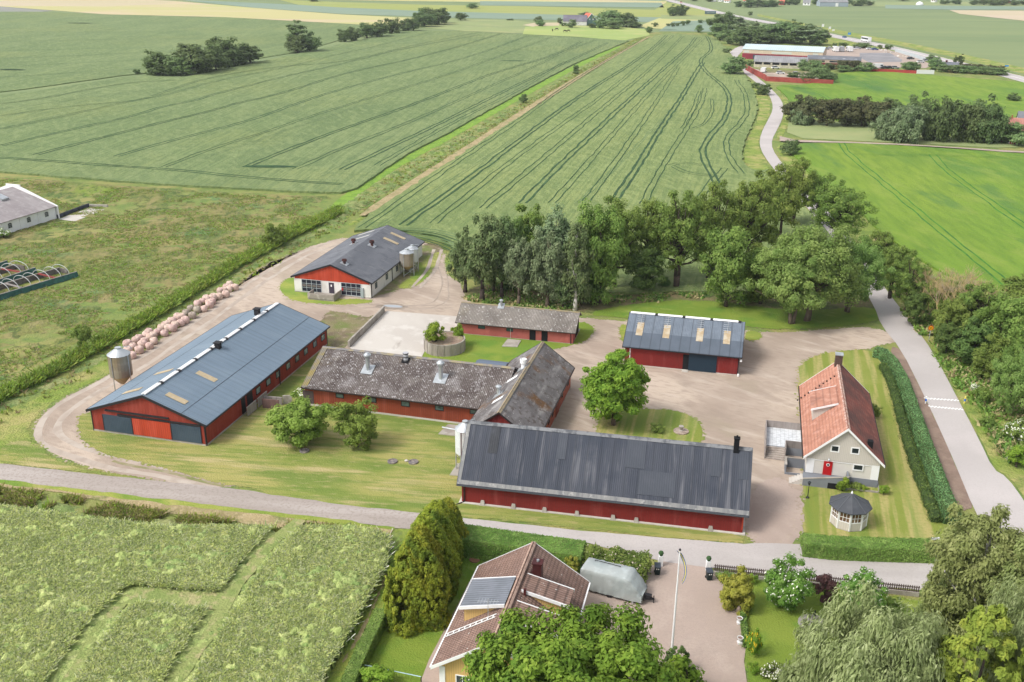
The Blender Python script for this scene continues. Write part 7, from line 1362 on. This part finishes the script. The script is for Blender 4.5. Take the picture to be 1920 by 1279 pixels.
tufts('road_herbs',[(-60,905),(0,920),(100,930),(300,963),(420,978),(640,990),(620,1010),(500,1006),(300,990),(100,955),(-60,935)],7000,.5,.32,tg,6,z=.1,wts=[.3,.3,.25,.15],dens_fn=nz(3,.45,8))
tufts('verge_herbs',[(1650,500),(1700,590),(1770,690),(1820,760),(1870,850),(1925,900),(2050,800),(1925,640),(1800,570),(1700,500)],5000,.7,.6,tm,7,z=.05,wts=[.2,.25,.3,.05,.2],dens_fn=nz(4,.42,5))
tufts('grove_herbs',[(860,560),(900,530),(1100,525),(1300,530),(1480,545),(1500,570),(1300,560),(1100,575),(1000,585)],2500,.5,.6,tm,8,z=.05,wts=[.2,.2,.35,.15,.1],dens_fn=nz(4,.5,2))
def pd(x,y,rg):
    d=np.full(x.shape,99.)
    for g in GAP:
        for i in range(len(g)-1):
            a,b=g[i],g[i+1]; dx,dy=b.x-a.x,b.y-a.y; t=np.clip(((x-a.x)*dx+(y-a.y)*dy)/(dx*dx+dy*dy),0,1); d=np.minimum(d,np.hypot(x-a.x-t*dx,y-a.y-t*dy))
    return d>1.4
m_pod=leafmat('pod stalks',(.28,.33,.15),(.21,.26,.11),(.36,.38,.21),.4)
tufts('pod_stalks',[(-100,940),(0,950),(300,988),(590,988),(700,993),(728,1008),(720,1060),(680,1130),(630,1220),(590,1290),(-100,1290)],80000,.26,.19,[m_pod,mat('pale pod tips',(.52,.55,.32),rough=.9,transl=.4),mat('deep pod leaves',(.22,.29,.11),rough=.9,transl=.3)],9,z=1.0,wts=[.5,.28,.22],dens_fn=pd,lean=1.2)
tufts('white_herbs',[(500,1060),(730,1010),(735,1050),(690,1120),(640,1220),(620,1230),(670,1120),(700,1050)],900,.75,.12,[LM['hedge'],m_flower],10,z=.3,wts=[.6,.4])
tufts('white_herbs',[(230,1110),(300,1118),(420,1125),(450,1140),(440,1150),(300,1145),(230,1140)],700,.6,.12,[LM['hedge'],m_flower,m_pod],11,z=.1,wts=[.4,.3,.3])
# ================================================================ far buildings and vehicles
def pxyaw(a,b,z=0): A_=G(*a,z); B_=G(*b,z); return A_,B_,math.atan2(B_.y-A_.y,B_.x-A_.x),(B_-A_).length
def hall(name,a,b,dp,he,hr,label,wallm,roofm,cat='building',off=.25,band=None,base=0.):
    """front wall base from pixel a to b, depth dp metres behind, eaves he, ridge hr"""
    A_,B_,yw,L=pxyaw(a,b); e=empty(name,A_,yw,label,cat)
    mb=MB(); pr=[(0,0),(dp,0),(dp,he-.12),(dp/2,hr-.15),(0,he-.12)]
    mb.hexa([(0,y,z) for y,z in pr][::-1],[(L,y,z) for y,z in pr][::-1]); mb.build('wall',wallm,e)
    mb=MB(); sl=(hr-he)/(dp/2)
    for s in(0,1):
        f=(lambda y:y) if s==0 else (lambda y:dp-y)
        q=[(f(-off),he-sl*off-.1),(f(-off),he-sl*off+.06),(dp/2,hr+.06),(dp/2,hr-.1)]
        if s: q=q[::-1]
        mb.hexa([(-off,y,z) for y,z in q],[(L+off,y,z) for y,z in q])
    mb.build('roof',roofm,e); return e,L
m_tin=mat('pale blue tin roof',(.50,.60,.62),[lay((.42,.5,.52),.1,.42,.6,.6)],.5,stripe=[((1,0,0),1.2,.15,0,.6,1.)]); m_beige=mat('beige cladding',(.58,.47,.36),[lay((.5,.4,.31),.2,.42,.6,.6)],.8,stripe=[((1,0,0),1.,.12,0,.6,1.)]); m_mar=mat('maroon cladding',(.26,.03,.05),[lay((.2,.025,.04),.2,.42,.6)],.7,stripe=[((1,0,0),.8,.2,0,.6,1.)]); m_dgrey=mat('dark grey roof',(.13,.14,.16),[lay((.17,.18,.2),.2,.45,.6)],.7); m_lgrey=mat('grey eternit roof',(.23,.23,.24),[lay((.3,.3,.31),.3,.45,.6,.8)],.85,stripe=[((1,0,0),1.,.2,0,.6,1.)])
m_fenr=mat('red plank wall',(.33,.07,.055),[lay((.26,.05,.04),.4,.42,.6)],.8,stripe=[((1,0,0),.5,.15,0,.6,1.)])
g=G(1391,109); H1=hgt(g,86)
e,L=hall('long_hall',(1391,110),(1541,117),18,H1*.80,H1*1.12,'long two-tone hall, beige above maroon, with a pale blue tin roof',m_beige,m_tin,'hall')
mb=MB(); mb.box(0,L,-.15,-.02,0,H1*.46); mb.build('maroon_cladding',m_mar,e)
for x,w in((L*.14,4),(L*.30,4.4),(L*.67,3.6)): mb=MB(); mb.box(x,x+w,-.3,-.16,.2,H1*.36); mb.build('gate',m_darkdoor if w!=3.6 else m_black,e)
for x,w in((1,3),(L*.37,L*.25),(L*.88,3)): mb=MB(); mb.box(x,x+w,-.1,-.02,H1*.5,H1*.68); mb.build('window_band',mat('pale window band',(.5,.52,.48),rough=.4) if x==1 else bpy.data.materials['pale window band'],e)
g=G(1413,125); h2=hgt(g,113)
e,L=hall('low_workshop',(1413,126),(1512,130),7.5,h2*.95,h2*1.75,'low pale workshop with a grey roof and a row of dark window openings',m_beige if 0 else mat('cream render',(.5,.46,.36),[lay((.38,.35,.28),.5,.45,.6)],.85),m_lgrey,'workshop')
for k in range(6): mb=MB(); x=L*(.02+k*.165); mb.box(x,x+L*.13,-.1,-.02,h2*.5,h2*.82); mb.build('window',m_black,e)
g=G(1512,125); h3=hgt(g,108)
e,L=hall('dark_roofed_hall',(1512,127),(1612,131),11,h3*1.0,h3*1.3,'hall with a dark grey roof, beige band with windows and maroon lower wall',m_beige,m_dgrey,'hall')
mb=MB(); mb.box(0,L,-.15,-.02,0,h3*.62); mb.build('maroon_cladding',m_mar,e)
for a,b in((.04,.33),(.42,.72),(.8,.97)): mb=MB(); mb.box(L*a,L*b,-.1,-.02,h3*.7,h3*.86); mb.build('window_band',m_glass,e)
for a in(.28,.66,.88): mb=MB(); mb.box(L*a,L*a+1.4,1.5,2.4,h3*1.0+.35,h3*1.0+.55); mb.build('roof_light',m_whitetrim,e)
mb=MB(); mb.box(L+.05,L+.8,-.6,.3,0,3); mb.build('blue_door',mat('light blue door',(.15,.42,.6),rough=.5),e)
e,L=hall('porch_gable',(1462,108),(1474,108.6),4,3.0,4.6,'small grey porch gable between the long hall and the workshop roof',m_lgrey,m_lgrey,'porch')
sheet('works_yard',[(1548,92),(1570,88),(1660,92),(1710,105),(1750,122),(1735,128),(1700,126),(1620,130),(1600,124),(1545,118)],.12,m_drive,jit=.4,step=4,sm=0)
sheet('works_asphalt',[(1612,99),(1640,99),(1668,99),(1692,112),(1690,116),(1630,117),(1612,108)],.15,mat('grey asphalt',(.22,.215,.225),[lay((.28,.27,.28),.1,.45,.6)],.9),sm=0)
sheet('works_yard',[(1397,116),(1412,128),(1450,131),(1520,134),(1560,146),(1548,154),(1440,145),(1420,140)],.1,m_gravel,jit=.4,step=3,sm=0)
sheet('works_weeds',[(1412,128),(1450,130),(1520,134),(1500,138),(1440,136)],.13,m_weedy,jit=.4,step=3,sm=0)
def farwall(px,vt,m,label,nm='boundary_wall',thick=.25):
    pts=[G(*p) for p in px]; h=hgt(pts[0],vt); e=empty(nm,pts[0],0,label,'wall'); 
    for a,b in zip(pts,pts[1:]):
        mb=MB(); a_=a-pts[0]; b_=b-pts[0]; mb.beam((a_.x,a_.y,h/2),(b_.x,b_.y,h/2),thick,h); mb.build('wall_section',m,e)
farwall([(1398,131),(1410,138),(1433,150),(1436,152)],121,m_fenr,'red wall running down beside the lane'); farwall([(1436,152),(1470,154),(1500,156),(1562,159)],143,m_fenr,'red wall at the head of the upper green field')
farwall([(1632,134),(1680,136),(1718,138)],128.5,mat('brown red fence',(.36,.05,.04),[lay((.28,.04,.035),.4,.45,.6)],.8),'dark red fence right of the hall'); farwall([(1718,138),(1751,139)],130.5,mat('white fence',(.6,.62,.6),rough=.8),'short white fence before the bungalow')
farwall([(1678,97),(1715,108),(1735,115)],91,mat('mesh screen',(.45,.5,.52),rough=.6),'pale mesh fence between the works and the highway',thick=.1)
m_bung=mat('yellow brick',(.48,.36,.2),[lay((.42,.31,.17),.5,.45,.6)],.85)
e,L=hall('bungalow',(1756,132),(1794,134),9,2.4,4.3,'yellow brick bungalow with a dark roof behind the long hedge',m_bung,m_dgrey,'house')
mb=MB(); mb.box(L*.35,L*.45,3.8,4.6,3.8,5.2); mb.build('chimney',m_redbr,e)
for x in (.2,.6): mb=MB(); mb.box(L*x,L*x+1.2,-.06,-.02,1,2.); mb.build('window',m_glass,e)
# vehicles -------------------------------------------------------------
def car(u,v,yaw,col,label,typ='car',group='vehicles in the works yard',sc=1.):
    g=G(u,v); nm={'car':'parked_car','van':'parked_van','truck':'truck','bus':'coach'}[typ]
    e=empty(nm,(g.x,g.y,.15),yaw,label,typ if typ!='bus' else 'bus',group); s=sc
    m=bpy.data.materials.get('paint '+col) or mat('paint '+col,dict(white=(.72,.72,.73),black=(.02,.02,.025),grey=(.3,.31,.33),red=(.5,.06,.05),blue=(.05,.12,.3),silver=(.5,.51,.53))[col],rough=.25,spec=.6)
    if typ=='car':
        mb=MB(); mb.hexa([(-2.2*s,-.85*s,.25),(2.2*s,-.85*s,.25),(2.2*s,.85*s,.25),(-2.2*s,.85*s,.25)],[(-2.15*s,-.85*s,.85*s),(2.1*s,-.85*s,.8*s),(2.1*s,.85*s,.8*s),(-2.15*s,.85*s,.85*s)]); mb.build('body',m,e)
        mb=MB(); mb.hexa([(-1.9*s,-.78*s,.85*s),(1.1*s,-.78*s,.83*s),(1.1*s,.78*s,.83*s),(-1.9*s,.78*s,.85*s)],[(-1.4*s,-.65*s,1.38*s),(.4*s,-.65*s,1.38*s),(.4*s,.65*s,1.38*s),(-1.4*s,.65*s,1.38*s)]); mb.build('windows',m_glass,e)
        mb=MB(); mb.box(-1.38*s,.38*s,-.64*s,.64*s,1.385*s,1.45*s); mb.build('roof',m,e); L2=1.35*s; R=.33*s; W2=.86*s
    else:
        Lh={'van':2.7,'truck':3.4,'bus':6.}[typ]*s; hh={'van':2.3,'truck':3.2,'bus':3.5}[typ]*s; w=1.2*s
        mb=MB(); mb.hexa([(-Lh,-w,.4),(Lh,-w,.4),(Lh,w,.4),(-Lh,w,.4)],[(-Lh,-w*.97,hh),(Lh*.86,-w*.97,hh),(Lh*.86,w*.97,hh),(-Lh,w*.97,hh)]); mb.build('body',m,e)
        mb=MB(); mb.hexa([(Lh*.97,-w*.9,hh*.45),(Lh*1.0,-w*.9,hh*.45),(Lh*1.0,w*.9,hh*.45),(Lh*.97,w*.9,hh*.45)],[(Lh*.86,-w*.85,hh*.85),(Lh*.89,-w*.85,hh*.85),(Lh*.89,w*.85,hh*.85),(Lh*.86,w*.85,hh*.85)]); mb.build('windscreen',m_glass,e)
        mb=MB(); x0=-Lh*.9 if typ=='bus' else Lh*.3
        for s_ in(-1,1): mb.box(x0,Lh*.8,*sorted((s_*w*.985,s_*(w+.02))),hh*.5,hh*.8)
        mb.build('side_windows',m_glass,e); L2=Lh*.62; R=.45*s; W2=w
    for sx in(-1,1):
        for sy in(-1,1): mb=MB(); mb.tube((sx*L2,sy*(W2-.15),R-.1),(sx*L2,sy*(W2+.03),R-.1),R,R,10); mb.build('wheel',m_darktrim,e)
    return e
hw=G(1664,87)-G(1613,77.5); hyaw=math.atan2(hw.y,hw.x)
car(1623,78.5,hyaw+PI,'white','white coach travelling along the highway','bus','vehicles on the highway')
car(1583,71,hyaw+PI,'blue','blue car on the highway left of the coach',group='vehicles on the highway'); car(1552,65,hyaw,'red','red car on the highway at the wood end',group='vehicles on the highway')
car(1268,2.5,hyaw,'white','white car far along the highway at the top edge',group='vehicles on the highway'); car(1277,5,hyaw,'red','small red car far along the highway',group='vehicles on the highway')
for (u,v,y,c,t,l) in [(1566,97,1.6,'white','truck','white truck, leftmost of the three parked behind the hall'),(1577,97,1.5,'grey','truck','grey-windowed truck between the two white ones'),(1592,97,1.6,'white','truck','white truck nearest the asphalt lot'),(1548,93,.2,'grey','car','grey car at the hall end'),(1556,92,.3,'white','car','white car behind the hall end'),(1600,93,.1,'white','car','white car behind the trucks'),(1608,92,.1,'silver','car','silver car right of the trucks'),(1630,93,.2,'white','car','white car by the scrap heap'),(1640,94,.1,'blue','car','blue car by the scrap heap'),
 (1646,128,.05,'white','van','white van behind the dark red fence'),(1659,129,.1,'black','car','black car right of the white van'),(1668,129,.1,'black','car','second black car right of the white van'),(1678,129,.1,'grey','car','grey car at the fence end'),(1707,111.5,.3,'black','car','black car alone on the gravel of the works'),(1726,118,.2,'white','car','white car at the blue tank'),(1736,115,.2,'silver','car','silver car by the mesh fence'),(1463,139,.1,'white','car','white car body behind the red wall'),(1454,129,.1,'white','car','small white car in front of the low workshop'),(1431,136,1.2,'white','van','white van by the lane wall'),(1493,140,.3,'silver','car','silver car among the shrubs by the red wall')]: car(u,v,y,c,l,t)
# scrap heaps, flags, signs
for (u,v,w,l) in((1668,99,10,'pale heap of scrap timber by the mesh fence'),(1690,106,8,'low heap of pale debris on the gravel'),(1658,95,7,'small heap of white debris')):
    g=G(u,v); rg=random.Random(u); mb=MB()
    for k in range(26): x,y=rg.gauss(0,w/4),rg.gauss(0,w/5); a=rg.uniform(0,3); mb.obox((x,y),rg.uniform(.6,1.8),rg.uniform(.2,.7),-.02,rg.uniform(.3,1.4)*math.exp(-(x*x+y*y)/w),a)
    o=mb.build('debris_heap',mat('pale debris',(.55,.47,.38),[lay((.65,.64,.62),.5,.45,.6),lay((.3,.22,.16),.8,.55,.65)],.9) if l[0]=='p' else bpy.data.materials['pale debris']); o.location=g; tag(o,l,'heap',kind='stuff')
for (u,v,vt,l) in((1540,57,45,'leftmost white banner on a pole at the highway'),(1553,60,50,'middle white banner on a pole at the highway'),(1560,61,55,'rightmost low white banner at the highway')):
    g=G(u,v); h=hgt(g,vt); e=empty('banner_pole',g,0,l,'banner','banners at the highway'); mb=MB(); mb.tube((0,0,0),(0,0,h),.12); mb.build('pole',m_zinc,e); mb=MB(); mb.box(.1,1.8,-.04,.04,h*.55,h); mb.build('banner',m_white,e)
for (u,v,vt,l) in((1592,68,61,'blue road sign above the highway left of the coach'),(1887,127,122,'blue road sign at the highway on the right')):
    g=G(u,v); h=hgt(g,vt); e=empty('road_sign',g,0,l,'road sign'); mb=MB(); mb.tube((0,0,0),(0,0,h),.08); mb.build('post',m_zinc,e); mb=MB(); mb.box(-1.1,1.1,-.06,.0,h*.4,h); mb.build('sign_plate',mat('sign blue',(.04,.25,.6),rough=.5),e)
# farm in the distance
m_rr=mat('red tile roof far',(.5,.14,.09),rough=.9); m_gblue=mat('blue green boards',(.16,.26,.25),rough=.8)
g=G(1060,44); e,L=hall('dark_farm_barn',(1056,47),(1100,47.6),12,3.2,8.,'long dark-roofed farm barn in the far garden',m_whitew,mat('violet grey roof',(.14,.13,.16),[lay((.18,.17,.2),.2,.45,.6)],.8),'barn')
A_=G(1098,47); e=empty('gabled_farmhouse',A_,.25,'far farmhouse with red tile roof and blue-green gable','house'); mb=MB(); pr=[(-5,0),(5,0),(5,3.6),(0,9),(-5,3.6)]; mb.hexa([(x+5,0,z) for x,z in pr],[(x+5,14,z) for x,z in pr]); mb.build('wall',m_gblue,e)
for s in(-1,1):
    mb=MB(); q=[(5+s*5.6,3.0),(5+s*5.6,3.3),(5,9.5),(5,9.2)]; q=q if s<0 else q[::-1]; mb.hexa([(x,-.6,z) for x,z in q][::-1],[(x,14.4,z) for x,z in q][::-1]); mb.build('roof_side',m_rr,e)
mb=MB()
for s in(-1,1): mb.beam((5+s*5.7,-.65,3.1),(5,-.65,9.4),.15,.5)
mb.build('white_verge',m_whitetrim,e)
for x in(3,6): mb=MB(); mb.box(x,x+1.1,-.08,-.01,4,5.3); mb.build('window',m_whitetrim,e)
sheet('riding_ground',[(980,47),(1000,43),(1050,42),(1048,48),(1005,49),(1000,50)],.15,FL['pink'],sm=0)
m_horse=mat('dark horse coat',(.035,.025,.02),[lay((.07,.045,.03),1.,.45,.6)],.7)
def horse(u,v,yaw,label,sc=1.25):
    g=G(u,v); e=None; mb=MB()
    for a,b,r0,r1 in(((-.75,0,1.3),(-.3,0,1.28),.3,.33),((-.3,0,1.28),(.4,0,1.25),.33,.34),((.4,0,1.25),(.72,0,1.3),.34,.25),((.65,0,1.35),(1.25,0,.85),.22,.14),((1.2,0,.88),(1.5,0,.35),.14,.08),((-.98,0,1.3),(-1.15,0,.5),.06,.09)): mb.tube(a,b,r0,r1,8)
    for x,k in((-.62,-.08),(.55,.03)):
        for y in(-.17,.17): mb.path([(x,y,1.15),(x+k,y,.62),(x-k*.4,y,.32),(x-k*.2,y,0)],[.15,.085,.055,.06],6)
    o=mb.build('horse',m_horse,None,True); o.location=g; o.rotation_euler=(0,0,yaw); o.scale=(sc,)*3; tag(o,label,'horse','horses in the far paddock')
horse(1036,59,1.4,'dark grazing horse standing end-on at the left of the paddock'); horse(1044,57.5,3.0,'grazing horse second from the left in the far paddock'); horse(1059,61,.1,'left horse of the right-hand pair in the paddock'); horse(1066,60.5,3.1,'right horse of the right-hand pair in the paddock')
# livestock trailer by the highway, far houses, silo dome
e=empty('box_trailer',G(1322,27.5),0,'dark blue-grey box trailer standing in the far field','trailer'); mb=MB(); mb.box(0,11,0,2.5,.6,3.4); mb.build('box',mat('dark trailer',(.08,.13,.15),rough=.6),e); mb=MB(); mb.box(1.5,9.5,-.05,-.01,1.6,2.6); mb.build('pale_band',m_lglass,e)
VH=[(1330,3,9,'w','g','first'),(1345,3,8,'w','g','second'),(1357,5,10,'w','r','third'),(1393,6,9,'w','r','fourth'),(1460,9,10,'r','r','fifth'),(1505,10,14,'w','g','sixth'),(1745,4,8,'w','r','eighth'),(1872,5,8,'w','g','ninth'),(1890,6,9,'r','g','tenth')]
for (u,v,w,wm,rm,o_) in VH:
    g=G(u,v); dpx=depth(g)/F; e,L=hall('village_house',(u,v),(u+w,v+.3),8,3.2,7.5,'%s far village house, counted from the left along the top edge'%o_,m_whitetrim if wm=='w' else m_fenr,m_rr if rm=='r' else m_lgrey,'house'); e['group']='houses of the far village'
    for k in (.25,.65): mb=MB(); mb.box(L*k,L*k+1.3,-.06,-.01,1.2,2.5); mb.build('window',m_glass,e)
e,L=hall('grey_depot',(1537,12),(1590,12.5),16,5,8,'long grey depot with pale roof at the far village edge',mat('blue grey wall',(.3,.35,.4),rough=.7),m_lgrey,'depot')
mb=MB(); mb.box(L*.55,L*.65,-.3,-.05,0,4); mb.build('white_gate',m_white,e)
g=G(1546,7); mb=MB(); mb.lathe([(7,0),(7,2),(5.6,4.6),(3,6.4),(.4,7)],16); o=mb.build('silage_dome',m_lgrey,None,True); o.location=g; tag(o,'pale round dome behind the grey depot','dome')
g=G(1724,10); mb=MB(); mb.lathe([(4.5,0),(4.5,1.5),(3.6,3.2),(1.5,4.3),(.2,4.6)],14); o=mb.build('white_tent',m_white,None,True); o.location=g; tag(o,'small white dome tent alone in the far fields','tent')
# red house right edge by the willows
e,L=hall('red_cottage',(1876,267),(1915,270),8,4.,7.8,'red and white cottage with a pink-red tiled roof at the right edge',mat('cottage red',(.2,.025,.03),rough=.8,stripe=[((1,0,0),.4,.3,0,.7,1.)]),mat('pinkish tiles',(.42,.2,.16),[lay((.34,.15,.12),.6,.45,.6)],.9,stripe=[((1,0,0),.5,.2,0,.6,1.)]),'house')
mb=MB(); mb.hexa([(L*.35,-2,3.2),(L*.8,-2,3.2),(L*.8,2,3.2),(L*.35,2,3.2)],[(L*.575-.05,-2,6.8),(L*.575+.05,-2,6.8),(L*.575+.05,2,6.8),(L*.575-.05,2,6.8)]); mb.build('front_gable',m_whitetrim,e)
mb=MB(); mb.box(L*.4,L*.75,-2.1,-2.,0,3.1); mb.build('veranda_front',m_fenr,e)
for x in(.4,.5,.6,.7): mb=MB(); mb.box(L*x,L*x+.12,-2.2,-2.11,0,3.1); mb.build('veranda_post',m_whitetrim,e)
mb=MB(); mb.box(L*.3,L*.36,3.6,4.4,7,8.6); mb.build('chimney',m_brick,e)
e,L=hall('slate_outhouse',(1903,262),(1935,264),8,5,9.,'grey-roofed house behind the red cottage at the right edge',m_whitew,m_dgrey,'house')

# ================================================================ the air
hz=bpy.data.materials.new('haze air'); hz.use_nodes=True; nn=hz.node_tree.nodes; nn.remove(nn['Principled BSDF']); pv=nn.new('ShaderNodeVolumePrincipled')
pv.inputs['Color'].default_value=(.86,.92,1,1); pv.inputs['Density'].default_value=.00009; pv.inputs['Anisotropy'].default_value=.2
hz.node_tree.links.new(pv.outputs[0],nn['Material Output'].inputs['Volume'])
mb=MB(); mb.box(-4000,4000,-500,9300,-1.2,62); tag(mb.build('haze',hz),kind='stuff')
